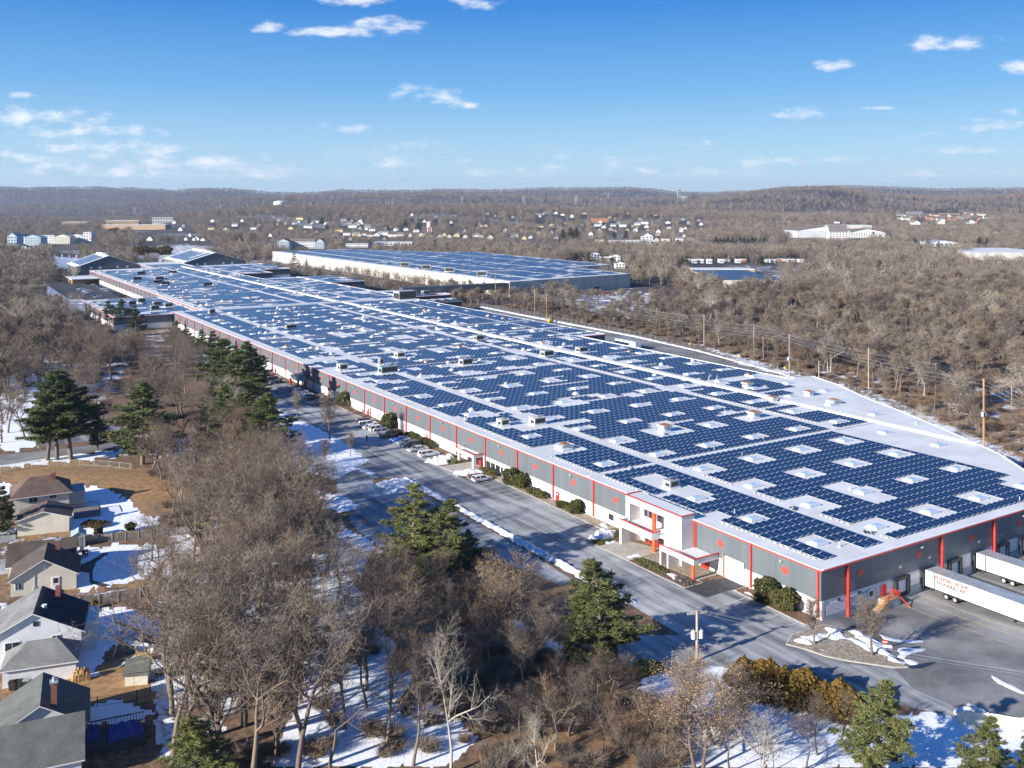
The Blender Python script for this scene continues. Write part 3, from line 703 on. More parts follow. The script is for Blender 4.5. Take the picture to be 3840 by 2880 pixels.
hvac(WH, 50.8, 208.4, EV, (4.2, 3.4, 2.0), 'hvac_grey'); hvac(WH, 37.6, 237.8, EV, (3.4, 3.2, 1.6)); hvac(WH, 7.2, 222.6, EV, (3.2, 3.0, 1.9)); hvac(WH, 18.7, 208.2, EV, (6.4, 3.2, 2.1), 'hvac_green')
hvac(WH, 23.9, 225.5, EV, (1.6, 1.8, 1.9), 'hvac_grey'); hvac(WH, 106.2, 210.1, EV, (4.2, 3.2, 1.7), 'hvac_grey'); hvac(WH, 88.3, 209.1, EV, (4.4, 3.4, 1.9), 'hvac_grey'); hvac(WH, 19.1, 112.7, EV, (3.8, 2.8, 1.7), 'hvac_cream')
hvac(WH, 10.3, 116.5, EV, (2.6, 2.6, 1.5)); hvac(WH, 10.4, 48.5, EV, (2.6, 2.4, 1.35), 'hvac_grey'); hvac(WH, 141, 445, EV, (12, 9, 5), 'hvac_grey'); hvac(WH, 88, 262, EV, (4, 3, 1.8), 'hvac_green'); hvac(WH, 31, 345, EV, (5, 2.5, 1.5), 'hvac_grey'); hvac(WH, 16, 430, EV, (3, 3, 2), 'hvac_green')
big_vent(WH, 75.8, 86.9, EV, 3.3, 1.7); big_vent(WH, 43.2, 87.8, EV, 3.2, 1.8); big_vent(WH, 97.3, 99.7, EV, 3.0, 1.5); big_vent(WH, 113.9, 99.8, EV, 2.9, 1.4); big_vent(WH, 106.5, 119.0, EV, 3.2, 1.9)
low_monitor(WH, 10.0, 87.3, EV); low_monitor(WH, 110.5, 87.4, EV)
for t, s in ((11.5, 5.6), (25.6, 36.5), (42, 58.6), (64, 3.2), (41.4, 27), (40, 66), (97, 72), (107, 57), (98, 41), (94, 24), (5.4, 129), (73.5, 96), (9, 28.5), (58, 66.8), (110.5, 140), (20.6, 140)): stack(WH, t, s, EV)
for k in range(70):
    a, c, d, e = holes[-(k % 34) - 41] if k < 34 else rs.choice(holes[60:])
    t, s = (a + c) / 2 + rs.uniform(-1.5, 1.5), (d + e) / 2 + (2.2 if k >= 34 else 0)
    if s > 130: fan(WH, t, s, EV, rs.choice(('hvac_cream', 'rust', 'galv', 'hvac_cream')), rs.uniform(.55, .95))
for t, s in ((21, 24), (22, 7), (74, 86), (12, 64.5), (41, 85), (95, 100), (62, 131), (78, 66), (57.5, 40), (75, 22.5)):   # little piles of conduit and cable boxes
    b = MB()
    for k in range(7): b.box((t + rs.uniform(-.8, .8), s + rs.uniform(-.8, .8), EV + rs.uniform(.1, .35)), (rs.uniform(.2, .9), rs.uniform(.1, .5), rs.uniform(.1, .35)), rs.uniform(0, 3), rs.choice((0, 1)))
    b.build('cable_box', [M['galv'], M['dark']], WH)
b = MB()
for t, s, h in ((101.5, 131.5, 3.4), (103.4, 129.8, 3.0), (104.0, 130.5, 2.2)):
    b.tube((t, s, EV), (t, s, EV + h), .07, .05, 6); b.tube((t - .8, s, EV), (t, s, EV + h * .7), .04, n=5); b.box((t + .25, s, EV + h * .75), (.3, .3, .7))
b.build('antenna', [M['galv']], WH)

# corner entrance: white two-storey box, recess, balcony, red column
b = MB()
b.b2(-3.3, 0, 30.2, 35.1, 0, 9.4, 0); b.b2(-3.3, 0, 45.7, 46.9, 0, 9.4, 0); b.b2(-3.3, -.35, 35.1, 45.7, 8.1, 9.4, 0)
b.b2(-3.28, -.3, 35.1, 45.7, 3.7, 4.3, 0)
b.b2(-.25, .0 - .13, 35.1, 45.7, 0, 8.1, 0)
en = b.build('entrance_block', [M['stucco']], WH)
b = MB(); b.b2(-3.15, .6, 30.35, 46.75, 9.3, 9.42, 0); b.build('roof', [M['roof']], en)
b = MB(); b.b2(-3.42, -3.25, 30.1, 47.0, 9.4, 9.62); b.b2(-3.25, .8, 46.83, 47.0, 9.4, 9.62); b.b2(-3.25, .2, 30.1, 30.27, 9.4, 9.62); b.build('red_coping', [M['red']], en)
b = MB(); b.b2(-5.5, -5.3, 36.2, 46.2, 3.6, 5.0, 0); b.b2(-5.3, -3.32, 36.2, 36.4, 3.6, 5.0, 0); b.b2(-5.3, -3.32, 46.0, 46.2, 3.6, 5.0, 0); b.b2(-5.3, -3.32, 36.4, 46.0, 3.6, 4.0, 0); b.b2(-5.5, -3.32, 45.6, 46.2, 0, 3.6, 0)
bal = b.build('balcony', [M['stucco']], en)
b = MB(); b.b2(-5.56, -5.25, 36.1, 46.3, 5.0, 5.16); b.b2(-5.25, -3.3, 36.1, 36.42, 5.0, 5.16); b.build('red_coping', [M['red']], bal)
MB().tube((-2.6, 38.9, 0), (-2.6, 38.9, 3.7), .42, n=16).build('column', [M['orange']], en, True)
MB().tube((-2.6, 38.9, 4.3), (-2.6, 38.9, 8.1), .42, n=16).build('column', [M['orange']], en, True)
f = MB().b2(-.34, -.26, 39.3, 44.6, 5.2, 7.8).build('window', [M['glass']], en)
b = MB()
for s in (39.3, 40.6, 42.0, 43.3, 44.6): b.b2(-.42, -.34, s - .07, s + .07, 5.2, 7.8)
b.b2(-.42, -.34, 39.3, 44.6, 6.9, 7.02); b.b2(-.42, -.34, 39.3, 44.6, 7.74, 7.86); b.b2(-.42, -.34, 39.3, 44.6, 5.15, 5.27); b.build('frame', [M['pink']], f)
d = MB().b2(-.34, -.26, 39.3, 44.2, 0, 2.9).build('door', [M['glass']], en)
b = MB()
for s in (39.3, 40.5, 41.7, 42.9, 44.2): b.b2(-.44, -.34, s - .12, s + .12, 0, 2.9)
b.b2(-.44, -.34, 39.3, 44.2, 2.75, 3.0); b.b2(-.44, -.34, 39.3, 44.2, 0, .2); b.build('frame', [M['red']], d)
# second canopy to the right
b = MB(); b.b2(-6.3, -6.1, 23.6, 33.0, 2.9, 3.9, 0); b.b2(-6.1, -.1, 23.6, 23.8, 2.9, 3.9, 0); b.b2(-6.1, -.1, 23.8, 30.1, 2.9, 3.2, 0); b.b2(-6.1, -3.32, 30.1, 33.0, 2.9, 3.2, 0); b.b2(-6.3, -3.32, 30.6, 30.95, 0, 2.9, 0); b.b2(-6.3, -3.35, 32.6, 33.0, 0, 2.9, 0)
cn = b.build('canopy', [M['stucco']], WH)
b = MB(); b.b2(-6.36, -6.05, 23.5, 33.1, 3.9, 4.05); b.b2(-6.05, -.05, 23.5, 23.85, 3.9, 4.05); b.build('red_coping', [M['red']], cn)
MB().tube((-5.9, 24.2, 0), (-5.9, 24.2, 2.9), .3, n=14).build('column', [M['orange']], cn, True)
MB().b2(-3.42, -3.32, 31.2, 32.3, 0, 2.6).build('door', [M['red_door']], cn)
MB().b2(-.3, -.14, 26.2, 28.2, 0, 2.4).build('door', [M['red_door']], WH)
MB().b2(-.24, -.1, 17.2, 21.9, 0, 4.1).build('garage_door', [M['trim_white']], WH)
MB().b2(-.45, .0, 22.0, 22.25, 0, 4.3).build('downpipe', [M['polered']], WH)
# middle entrance
b = MB(); b.b2(-3.0, -2.8, 109.7, 119.3, 2.7, 3.6, 0); b.b2(-2.8, -.1, 109.7, 109.9, 2.7, 3.6, 0); b.b2(-2.8, -.1, 109.9, 119.2, 2.7, 2.9, 0); b.b2(-3.0, -2.3, 109.7, 110.4, 0, 2.7, 0); b.b2(-3.0, -2.5, 117.2, 118.0, 0, 2.7, 0)
me_ = b.build('canopy', [M['stucco']], WH)
b = MB(); b.b2(-3.06, -2.75, 109.6, 119.4, 3.6, 3.75); b.b2(-2.75, 0, 109.6, 109.95, 3.6, 3.75); b.b2(-2.75, 0, 119.1, 119.4, 3.6, 3.75); b.build('red_coping', [M['red']], me_)
for s, m in ((110.9, 'red_door'), (112.6, 'glass'), (114.4, 'glass'), (116.2, 'glass')): MB().b2(-.24, -.1, s - .6, s + .6, 0, 2.3).build('door', [M[m]], WH)
# far entrance: raised white box on red piers
b = MB(); b.b2(-3.6, -.1, 239.6, 248.9, 2.6, 4.9, 0); en2 = b.build('porch', [M['galv']], WH)
b = MB()
for t, s in ((-3.2, 240.1), (-3.2, 248.4), (-.6, 240.1)): b.b2(t - .35, t + .35, s - .35, s + .35, 0, 2.6)
b.build('pier', [M['red']], en2)
b = MB(); b.b2(-3.66, -3.5, 239.5, 249.0, 4.9, 5.05); b.b2(-3.5, -.1, 239.5, 239.66, 4.9, 5.05); b.build('red_coping', [M['red']], en2)

# ---- rear block and its wings
def block(name, label, cat, out, eave, band, **kw):
    r = empty(name, (C0[0], C0[1], 0), ANG, label, cat); shell(r, out, eave, -.5, band, **kw); return r
def rand_ok(t0, t1, s0, s1, strips_t=(), strips_s=(), nh=60, seed=1, hs=(2.2, 4.5)):
    q = random.Random(seed); H = []
    for k in range(nh):
        t, s = q.uniform(t0, t1), q.uniform(s0, s1); a = q.uniform(2.5, 6.5); H.append((t - a, t + a, s - q.uniform(*hs), s + q.uniform(*hs)))
    def ok(ct, cs):
        k = (ct > t0 + 2) & (ct < t1 - 1) & (cs > s0 + 2) & (cs < s1 - 2)
        for a, c in strips_t: k &= ~((ct > a) & (ct < c))
        for a, c in strips_s: k &= ~((cs > a) & (cs < c))
        for a, c, d, e in H: k &= ~((ct > a) & (ct < c) & (cs > d) & (cs < e))
        return k
    ok.holes = H
    return ok
RB = block('warehouse_building', 'rear half of the grey warehouse beyond the white cross strip of the roof', 'warehouse', [(15, 448), (148, 448), (148, 590), (177, 590), (177, 657), (116, 657), (116, 718), (146, 718), (146, 760), (177, 760), (177, 851), (15, 832)], EV, 3.15)
MB().b2(15, 147.5, 447.2, 449.6, EV, EV + .7).build('roof_kerb', [M['trim_white']], RB)
MB().b2(97.5, 99.5, 450, 842, EV, EV + .5).b2(145.5, 147.4, 452, 655, EV, EV + .4).build('roof_ridge', [M['trim_white']], RB)
okr = rand_ok(15, 115, 450, 838, ((17, 20), (76, 80), (95.5, 101.5)), ((545, 547), (640, 642), (740, 741)), 260, 4)
panel_field(RB, 16, 116, 450, 838, EV + .16, lambda a, c: okr(a, c) & ~((a > 20) & (a < 70) & (c > 812)))
okr2 = rand_ok(115, 147, 450, 656, ((115, 117),), (), 60, 5); panel_field(RB, 115, 147, 450, 656, EV + .16, okr2)
panel_field(RB, 148, 177, 590, 656, EV + .16, rand_ok(148, 177, 590, 656, (), (), 14, 6)); panel_field(RB, 116, 146, 718, 845, EV + .16, rand_ok(116, 146, 718, 830, (), (), 30, 7)); panel_field(RB, 146, 177, 760, 846, EV + .16, rand_ok(146, 177, 760, 838, (), (), 26, 8))
for k in range(29): o = link('pillar', PIL, RB); o.location = (15, 450 + 13.3 * k, 0)
for t, s in ((26, 718), (155, 590), (168, 590), (132, 718), (160, 760)): o = link('red_dot', DOT, RB); o.location = (t if t > 100 else 130, s, 5.6); o.rotation_euler = (0, 0, R(90)); o.scale = (1, 1.6, 1.6)
for (a, c, d, e) in okr.holes[:60]:
    fan(RB, (a + c) / 2, (d + e) / 2, EV, rs.choice(('hvac_cream', 'galv', 'hvac_cream', 'rust')), rs.uniform(.7, 1.2))
for t, s in ((45, 760), (70, 755), (30, 700), (36, 655), (38, 640), (62, 612), (45, 690)): hvac(RB, t, s, EV, (6, 3, 1.8), 'dark')
AN = block('warehouse_annex', 'low wing of the grey warehouse sticking out left before the staff car park', 'warehouse wing', [(-31, 450), (-.4, 450), (14.8, 450.5), (14.8, 556), (-31, 556)], 7.2, 2.9)
panel_field(AN, -30, 14, 451, 555, 7.36, rand_ok(-31, 14.5, 450, 555, (), ((500, 503),), 34, 9))
for k in range(9): o = link('pillar', PIL, AN); o.location = (-31, 451 + 13 * k, -.05); o.scale = (1, 1, .85)
o = link('red_dot', DOT, AN); o.location = (-16, 450, 5.0); o.rotation_euler = (0, 0, R(90)); o.scale = (1, 1.3, 1.3)
for t, s in ((2, 500), (-10, 512), (6, 488), (-4, 478), (-20, 470), (-2, 525)): hvac(AN, t, s, 7.2, (4.5, 3.5, 2.2), 'hvac_grey')
LB = block('plant_building', 'lower dark plant building with red edge right of the long warehouse, vapour above it', 'plant building', [(148.2, 478), (195, 478), (195, 529), (148.2, 529)], 5.9, None, clad='clad_dark')
panel_field(LB, 149, 185, 480, 520, 6.06, rand_ok(149, 190, 479, 527, (), (), 12, 10)); hvac(LB, 180, 492, 5.9, (5, 4, 2), 'galv'); hvac(LB, 170, 500, 5.9, (4, 3, 1.6), 'hvac_cream')
CT = empty('cooling_tower', (C0[0], C0[1], 0), ANG, 'dark cooling units steaming at the back edge of the warehouse beside the service road', 'cooling tower')
b = MB(); b.b2(149, 175, 432, 444, 0, 7.2, 0); b.build('casing', [M['dark']], CT)
b = MB()
for k in range(4): b.b2(151 + k * 6, 155.4 + k * 6, 434.5, 441.5, 7.2, 7.9, 0)
b.b2(148.8, 175.2, 431.7, 432, 6.2, 6.8, 0); b.build('fan_deck', [M['galv']], CT)
def shed(name, label, t0, t1, s0, s1, ev, ap, over=.6, mono=True):
    r = empty(name, (C0[0], C0[1], 0), ANG, label, 'shed'); tm = (t0 + t1) / 2
    b = MB(); pr = [(t0, 0), (t1, 0), (t1, ev), (tm, ap), (t0, ev)]; n = 5
    vs = [(t, s0, z) for t, z in pr] + [(t, s1, z) for t, z in pr]
    b.add(vs, [(i, n + i, n + (i + 1) % n, (i + 1) % n) for i in range(n) if i not in (2, 3)] + [tuple(range(n)), tuple(range(2 * n - 1, n - 1, -1))])
    b.build('wall', [M['clad']], r)
    b = MB(); sl = (ap - ev) / (tm - t0)
    for (ta, tb) in ((t0 - over, tm), (tm, t1 + over)):
        za = ev - over * sl if ta < t0 else ap; zb = ap if tb == tm else ev - over * sl
        v = [(ta, s0 - over, za + .06), (tb, s0 - over, zb + .06), (tb, s1 + over, zb + .06), (ta, s1 + over, za + .06)]
        b.add(v + [(x, y, z + .4) for x, y, z in v], [(3, 2, 1, 0), (4, 5, 6, 7), (0, 1, 5, 4), (1, 2, 6, 5), (2, 3, 7, 6), (3, 0, 4, 7)])
    b.build('roof', [M['trim_white']], r)
    ang = math.atan(sl); cs, ct = np.meshgrid(np.arange(s0 + 4, s1 - 4, PS), np.arange(t0 + 4, tm - 4, 1.34)); cs, ct = cs.ravel(), ct.ravel()
    k = ~((cs > s0 + 18) & (cs < s0 + 22) & (ct > t0 + 10)) if mono else np.ones(len(cs), bool)
    cs, ct = cs[k], ct[k]; z = ev + (ct - t0) * sl + .55
    V, Fc, mi = panel_verts(np.zeros(len(ct)), np.zeros(len(ct)), np.zeros(len(ct))); V = V.reshape(-1, 12, 3)
    V[:, :, 2] = V[:, :, 2] * .0 + V[:, :, 0] * sl + np.where(np.arange(12) >= 8, -.05, np.where(np.arange(12) >= 4, .01, 0.))
    V += np.stack([ct, cs, z], 1)[:, None]; tag(link('solar_panel', np_mesh('solar_panel', V.reshape(-1, 3), [Fc], PMATS, mi), r), kind='stuff')
    b = MB(); b.b2(tm - 2.4, tm + 2.4, s0 + 24, s1 - 6, ap + .2, ap + 1.3); b.build('ridge_vent', [M['trim_white']], r)
    for t in (t0 + 13, t0 + 21, tm + 8, tm + 17): MB().b2(t - 1.1, t + 1.1, s0 - .12, s0 - .02, 5.6, 7.6).build('window', [M['trim_white']], r)
    return r
shed('gabled_shed', 'big grey gabled shed with a blue panelled white roof at the far left end', 14, 72, 900, 962, 7.6, 17.6, mono=False)
shed('gabled_shed', 'second big grey gabled shed, to the right, with stepped panels on its white roof', 115, 178, 900, 990, 8.6, 17.8)
LK = block('link_building', 'flat white roofed link between the two gabled sheds', 'link building', [(72.5, 846), (114.5, 850), (114.5, 940), (72.5, 940)], 7.4, None, clad='clad'); panel_field(LK, 74, 113, 860, 900, 7.56, rand_ok(74, 113, 858, 902, (), (), 8, 12))
CP = empty('canopy_building', (C0[0], C0[1], 0), ANG, 'flat white canopy roof on posts at the end of the staff car park', 'canopy')
MB().b2(-7, 14.5, 779, 818, 4.4, 5.0).build('roof', [M['trim_white']], CP); MB().b2(-5, 13, 790, 816, 0, 4.4).build('wall', [M['brown_wall']], CP)
# second warehouse beyond the railway
def flat_bld(name, label, cat, poly, z, zb, wallm, roofm='roof', trim=None, parts=True):
    W2 = [Gz(x, y, z)[:2] for x, y in poly]
    cx = sum(p[0] for p in W2) / len(W2); cy = sum(p[1] for p in W2) / len(W2)
    ar = sum(W2[i][0] * W2[(i + 1) % len(W2)][1] - W2[(i + 1) % len(W2)][0] * W2[i][1] for i in range(len(W2)))
    if ar < 0: W2 = W2[::-1]
    L = [(a - cx, b_ - cy) for a, b_ in W2]
    r = empty(name, (cx, cy, 0), 0, label, cat)
    MB().prism(L, zb, z - .2).build('wall', [wallm], r); MB().prism(inset(L, .4), z - .2, z, 0).build('roof', [M[roofm]], r)
    return r, L, (cx, cy)
P2 = [(1911, 1056.6), (2361, 1026), (2139, 1001), (2289, 992), (1777, 944), (1661, 945), (1315, 934), (1022, 943)]
W2, L2, c2 = flat_bld('warehouse_building', 'second vast warehouse beyond the railway, cream side wall and grey ribbed front', 'warehouse', P2, 11.5, -.5, M['cream_wall'])
dd = np.array(L2[0])
k0 = min(range(len(L2)), key=lambda i: abs(px(L2[i][0] + c2[0], L2[i][1] + c2[1], 11.5)[0] - 1911)); kA = np.array(L2[k0]); kB = np.array(min(L2, key=lambda p: abs(px(p[0] + c2[0], p[1] + c2[1], 11.5)[0] - 2361)))
e = kB - kA; L = np.linalg.norm(e); rz = math.atan2(e[1], e[0]); nrm = np.array((math.sin(rz), -math.cos(rz)))
m = kA + e * .55 + nrm * .15
MB().box((*m, 5.55), (L * .9, .3, 11.3), rz).build('front_cladding', [M['clad_w2']], W2)
MB().box((*(kA + e * .25 + nrm * .32), 1.6), (3, .3, 3), rz).box((*(kA + e * .7 + nrm * .32), 1.6), (6, .3, 2.4), rz).build('door', [M['dark']], W2)
ax = (kB - kA) / L; ay = np.array((-ax[1], ax[0]))
far_c = np.array(min(L2, key=lambda p: abs(px(p[0] + c2[0], p[1] + c2[1], 11.5)[0] - 1022))); ay = (far_c - kA); LL = np.linalg.norm(ay); ay /= LL
q = random.Random(21); pts = []
us = np.arange(6, 420, 1.9); vs = np.arange(8, LL - 6, 2.5); Uu, Vv = np.meshgrid(us, vs); Uu, Vv = Uu.ravel(), Vv.ravel()
nx = np.array((-ay[1], ay[0]));
if np.dot(nx, ax) < 0: nx = -nx
XY = kA[None] + Uu[:, None] * nx[None] + Vv[:, None] * ay[None]
ki = inpoly(XY[:, 0], XY[:, 1], inset(L2, -6)); 
for a, c in ((28, 33), (66, 70), (104, 108), (150, 154)): ki &= ~((Uu > a) & (Uu < c))
for k in range(620):
    a, c = q.uniform(5, 300), q.uniform(8, LL); w = q.uniform(2.5, 6); ki &= ~((np.abs(Uu - a) < w) & (np.abs(Vv - c) < q.uniform(2, 4)))
XY = XY[ki]; rr_ = math.atan2(ay[1], ay[0]) - math.pi / 2; ca, sa = math.cos(rr_), math.sin(rr_)
V, Fc, mi = panel_verts(np.zeros(len(XY)), np.zeros(len(XY)), np.zeros(len(XY))); V = V.reshape(-1, 12, 3)
Vx = V[:, :, 0] * ca - V[:, :, 1] * sa; Vy = V[:, :, 0] * sa + V[:, :, 1] * ca; V = np.stack([Vx + XY[:, 0:1], Vy + XY[:, 1:2], V[:, :, 2] + 11.66], 2)
tag(link('solar_panel', np_mesh('solar_panel', V.reshape(-1, 3), [Fc], PMATS, mi), W2), kind='stuff')
for f, w in ((.12, 40), (.22, 45), (.3, 26), (.38, 30)):
    p = kA + nx * 14 + ay * (LL * f); hvac(W2, p[0], p[1], 11.5, (8, 5, 3), 'hvac_cream')
# dark conveyor bridge between the two warehouses
BR = empty('enclosed_bridge', (0, 0, 0), 0, 'long dark enclosed bridge carried over the tracks between the two warehouses', 'bridge')
pA = np.array(fromST(500, 165)); pB = kA + np.array(c2) + ay * 4; d = pB - pA; Lb = np.linalg.norm(d); rz = math.atan2(d[1], d[0]); c = (pA + pB) / 2
MB().box((c[0], c[1], 8.2), (Lb, 7, 4.6), rz).build('body', [M['clad_dark']], BR)
b = MB()
for f in (.25, .5, .75, .96): p = pA + d * f; b.box((p[0], p[1], 2.9), (1.5, 6, 6.0), rz)
b.build('pier', [M['brown_wall']], BR)
# ------------------------------------------------------------------ roads, lots, snow
def st_poly(pts): return [fromST(s, t) for s, t in pts]
sheet('parking_lot', st_poly([(0, -3.3), (17, -3.2), (17, -9.6), (51, -9.8), (54, -3.3), (99, -3.2), (101, -8.8), (116, -9.3), (121, -3.2), (300, -3.2), (420, -3.2), (420, -16), (300, -20), (206, -22), (132.5, -22.3), (120, -36), (112.5, -22.3), (33, -22.2), (14, -23), (0, -24), (-10, -22), (-14, -12), (-8, -4)]), M['asphalt'], .05, world=True)
sheet('road', [G(*p)[:2] for p in B3([(690, 60), (1020, 180), (1240, 230), (1500, 290), (2212, 680), (2740, 1000), (2640, 1060), (2350, 930), (1950, 800), (1300, 690), (1040, 690), (870, 570), (800, 480), (850, 350), (700, 280)])] + [], M['asphalt'], .035, world=True)
sheet('road', [G(*p)[:2] for p in B3([(700, 60), (1000, 60), (1020, 180), (1240, 120), (1400, 100), (1240, 230), (850, 300)])], M['asphalt'], .042, world=True)
sheet('dock_yard', [fromST(*p) for p in [(-.0, 1.5), (-.2, 100), (-60, 110)]] + [G(*p)[:2] for p in B8([(2600, 975), (2212, 960), (1640, 965), (1250, 790), (1000, 660), (700, 580), (400, 450), (150, 330), (200, 200), (480, 100)])], M['dock_asphalt'], .03, world=True, step=3.0)
sheet('road', [G(*p)[:2] for p in B8([(-900, 240), (-400, 230), (0, -20), (330, 160), (160, 290), (220, 340), (420, 420), (700, 490), (1090, 525), (1250, 700), (1700, 900), (2212, 950), (2212, 1000), (1640, 960), (1400, 900), (800, 760), (0, 560), (-500, 500), (-960, 560), (-1200, 500), (-1500, 250)])], M['asphalt'], .055, world=True)
sheet('service_road', st_poly([(122, 142), (150, 132), (226, 134), (246, 134.5), (246, 148), (430, 148), (446, 194), (390, 192), (279, 190), (226, 183), (170, 171), (130, 160)]), M['dock_asphalt'], .03, world=True, step=8)
sheet('staff_car_park', st_poly([(560, -44), (560, 14.5), (778, 14.5), (800, -30), (700, -40)]), M['fresh_asphalt'], .05, world=True, step=12)
sheet('path', [G(*p)[:2] for p in A4([(0, 1170), (500, 1120), (1000, 1060), (1400, 1050), (1400, 1090), (1000, 1110), (500, 1180), (0, 1260)])], M['dock_asphalt'], .06, world=True)
sheet('path', [G(*p)[:2] for p in A4([(110, 870), (330, 820), (800, 850), (1000, 950), (900, 1030), (450, 1085), (340, 1085)])], M['asphalt'], .05, world=True)
sheet('driveway', [G(*p)[:2] for p in B5([(1470, 1070), (1840, 985), (2010, 1055), (1680, 1160)])], M['fresh_asphalt'], .09, world=True)
sheet('driveway', [G(*p)[:2] for p in HB([(0, 600), (140, 560), (140, 650), (0, 690)])] , M['asphalt'], .05, world=True)
sheet('driveway', [G(*p)[:2] for p in HB([(0, 830), (60, 820), (70, 950), (0, 960)])] , M['asphalt'], .05, world=True)
sheet('path', [G(*p)[:2] for p in HB([(680, 880), (780, 840), (900, 770), (940, 775), (830, 850), (800, 930), (800, 1010), (960, 1050), (880, 1065), (780, 1030), (770, 940), (690, 930)])] , M['fresh_asphalt'], .05, world=True)
# planting beds, forecourts and kerbs along the building
def bed(pts, matl, z=.12, name='planting_bed'):
    m = MB(); W = st_poly(pts)
    ar = sum(W[i][0] * W[(i + 1) % len(W)][1] - W[(i + 1) % len(W)][0] * W[i][1] for i in range(len(W)))
    if ar < 0: W = W[::-1]
    m.prism(inset(W, .22), -.2, z - .02, 0); m.prism(W, z - .1, z + .012, 1, bottom=False)
    tag(m.build(name, [M['kerb'], matl]), kind='structure')
bed([(53.9, -3.2), (53.9, -.05), (99, -.05), (99, -3.0)], M['gravel'])
bed([(101.3, -8.7), (102.5, -.05), (108, -.05), (108, -6.5)], M['mulch']); bed([(108.2, -8.9), (108.2, -.05), (116, -.05), (116, -9.2)], M['conc'], name='forecourt'); bed([(116.2, -9.2), (116.2, -.05), (121, -.05), (121, -3.2)], M['mulch'])
bed([(121.2, -3.0), (121.2, -.05), (238, -.05), (238, -3.0)], M['mulch'])
bed([(47.2, -10.1), (47.2, -.05), (53.7, -.05), (53.7, -3.3), (50.9, -9.4)], M['mulch'])
bed([(38.0, -10.0), (38.0, -.3), (47, -3.4), (47, -10.2)], M['conc'], .1, 'forecourt'); bed([(23.9, -5.5), (23.9, -.05), (30, -.05), (37.8, -3.4), (37.8, -6.2)], M['gravel'], .1, 'forecourt')
bed([(22.2, -9.8), (22.3, -5.7), (37.8, -6.4), (37.8, -10.0)], M['mulch'])
bed([(.3, -3.4), (.3, -.05), (16.6, -.05), (16.6, -3.0)], M['mulch'])
isl = [G(*p)[:2] for p in B8([(165, 320), (215, 235), (480, 150), (660, 190), (760, 240), (980, 400), (1190, 515), (1090, 520), (700, 460), (500, 420), (330, 360)])]
m = MB(); ar = sum(isl[i][0] * isl[(i + 1) % len(isl)][1] - isl[(i + 1) % len(isl)][0] * isl[i][1] for i in range(len(isl)))
if ar < 0: isl = isl[::-1]
m.prism(inset(isl, .2), -.9, .13); m.prism(isl, 0, .16, 1); tag(m.build('traffic_island', [M['kerb'], M['gravel']]), kind='structure')
# parking lines
lm = MB()
def pline(s, t0, t1, w=.09): lm.quad(*[(*fromST(a, b_), .075) for a, b_ in ((s - w, t0), (s + w, t0), (s + w, t1), (s - w, t1))])
for k in range(15): pline(55 + 3.15 * k, -9.2, -3.6)
for k in range(38): pline(122.5 + 3.3 * k, -9.2, -3.6)
for k in range(5): pline(1.5 + 3.9 * k, -9.4, -3.7)
for k in range(7): pline(30.5 + 0 * k, -10.6, -10.4)
lm.quad(*[(*fromST(a, b_), .075) for a, b_ in ((34, -20.2), (34, -20.05), (112, -20.05), (112, -20.2))]); lm.quad(*[(*fromST(a, b_), .075) for a, b_ in ((50, -14.6), (50, -14.45), (205, -14.45), (205, -14.6))])
tag(lm.build('parking_marking', [M['line']]), kind='structure')
ym = MB()
for t in (18.7, 22.4, 25.0, 32.8, 40.6, 48.2):
    for k in range(5):
        a0, a1 = -1.2 - 4.4 * k, -1.2 - 4.4 * (k + 1)
        q_ = [fromST(a, b_) for a, b_ in ((a0, t - .09), (a0, t + .09), (a1, t + .09), (a1, t - .09))]; ym.quad(*[(x, y, tz(x, y) + .06) for x, y in q_][::-1])
tag(ym.build('dock_marking', [M['yline']]), kind='structure')
# banks and patches of ploughed snow
SN = random.Random(9)
def snow_bank(pts_px, h=.35, name='snow_bank', label=None, world=False):
    W = [p for p in pts_px] if world else [G(*p)[:2] for p in pts_px]
    xs = [p[0] for p in W]; ys = [p[1] for p in W]; st = max(.22, (max(xs) - min(xs)) / 150)
    gx, gy = np.meshgrid(np.arange(min(xs) - 1, max(xs) + 1, st), np.arange(min(ys) - 1, max(ys) + 1, st))
    P = np.stack([gx.ravel(), gy.ravel()], 1); ins = inpoly(P[:, 0], P[:, 1], W)
    d = np.full(len(P), 1e9)
    for i in range(len(W)):
        a, b_ = np.array(W[i]), np.array(W[(i + 1) % len(W)]); ab = b_ - a
        tt = np.clip(((P - a) @ ab) / max(1e-6, ab @ ab), 0, 1); d = np.minimum(d, np.linalg.norm(P - (a + tt[:, None] * ab), axis=1))
    wd_ = min(1.0, max(1e-3, d[ins].max() if ins.any() else 1) / 2.2); sd = np.where(ins, d, -d) + wd_ * .35 * np.sin(P[:, 0] * 2.1 + 1.3 * np.sin(P[:, 1] * 1.7)) + wd_ * .25 * np.sin(P[:, 1] * 2.9 + P[:, 0])
    z = terrain(P[:, 0], P[:, 1]) + .07 + np.minimum(sd, 0) * .7 + sstep(np.clip(sd, 0, 1.3) / 1.3) * h * (1 + .25 * np.sin(P[:, 0] * 1.9) * np.sin(P[:, 1] * 2.3) + .12 * np.sin(P[:, 0] * 5 + P[:, 1] * 4))
    nr, nc = gx.shape; i = (np.arange(nr - 1)[:, None] * nc + np.arange(nc - 1)[None]).ravel(); Fq = np.stack([i, i + 1, i + nc + 1, i + nc], 1)
    Fq = Fq[(sd[Fq] > -.55).any(1)]
    if not len(Fq): return
    u, inv = np.unique(Fq, return_inverse=True); V = np.stack([P[u, 0], P[u, 1], z[u]], 1)
    o = link(name, np_mesh(name, V, [inv.reshape(Fq.shape)], [M['snow_dirty' if h > .4 else 'snow']], smooth=True)); tag(o, label, None, None, 'stuff')
    return o
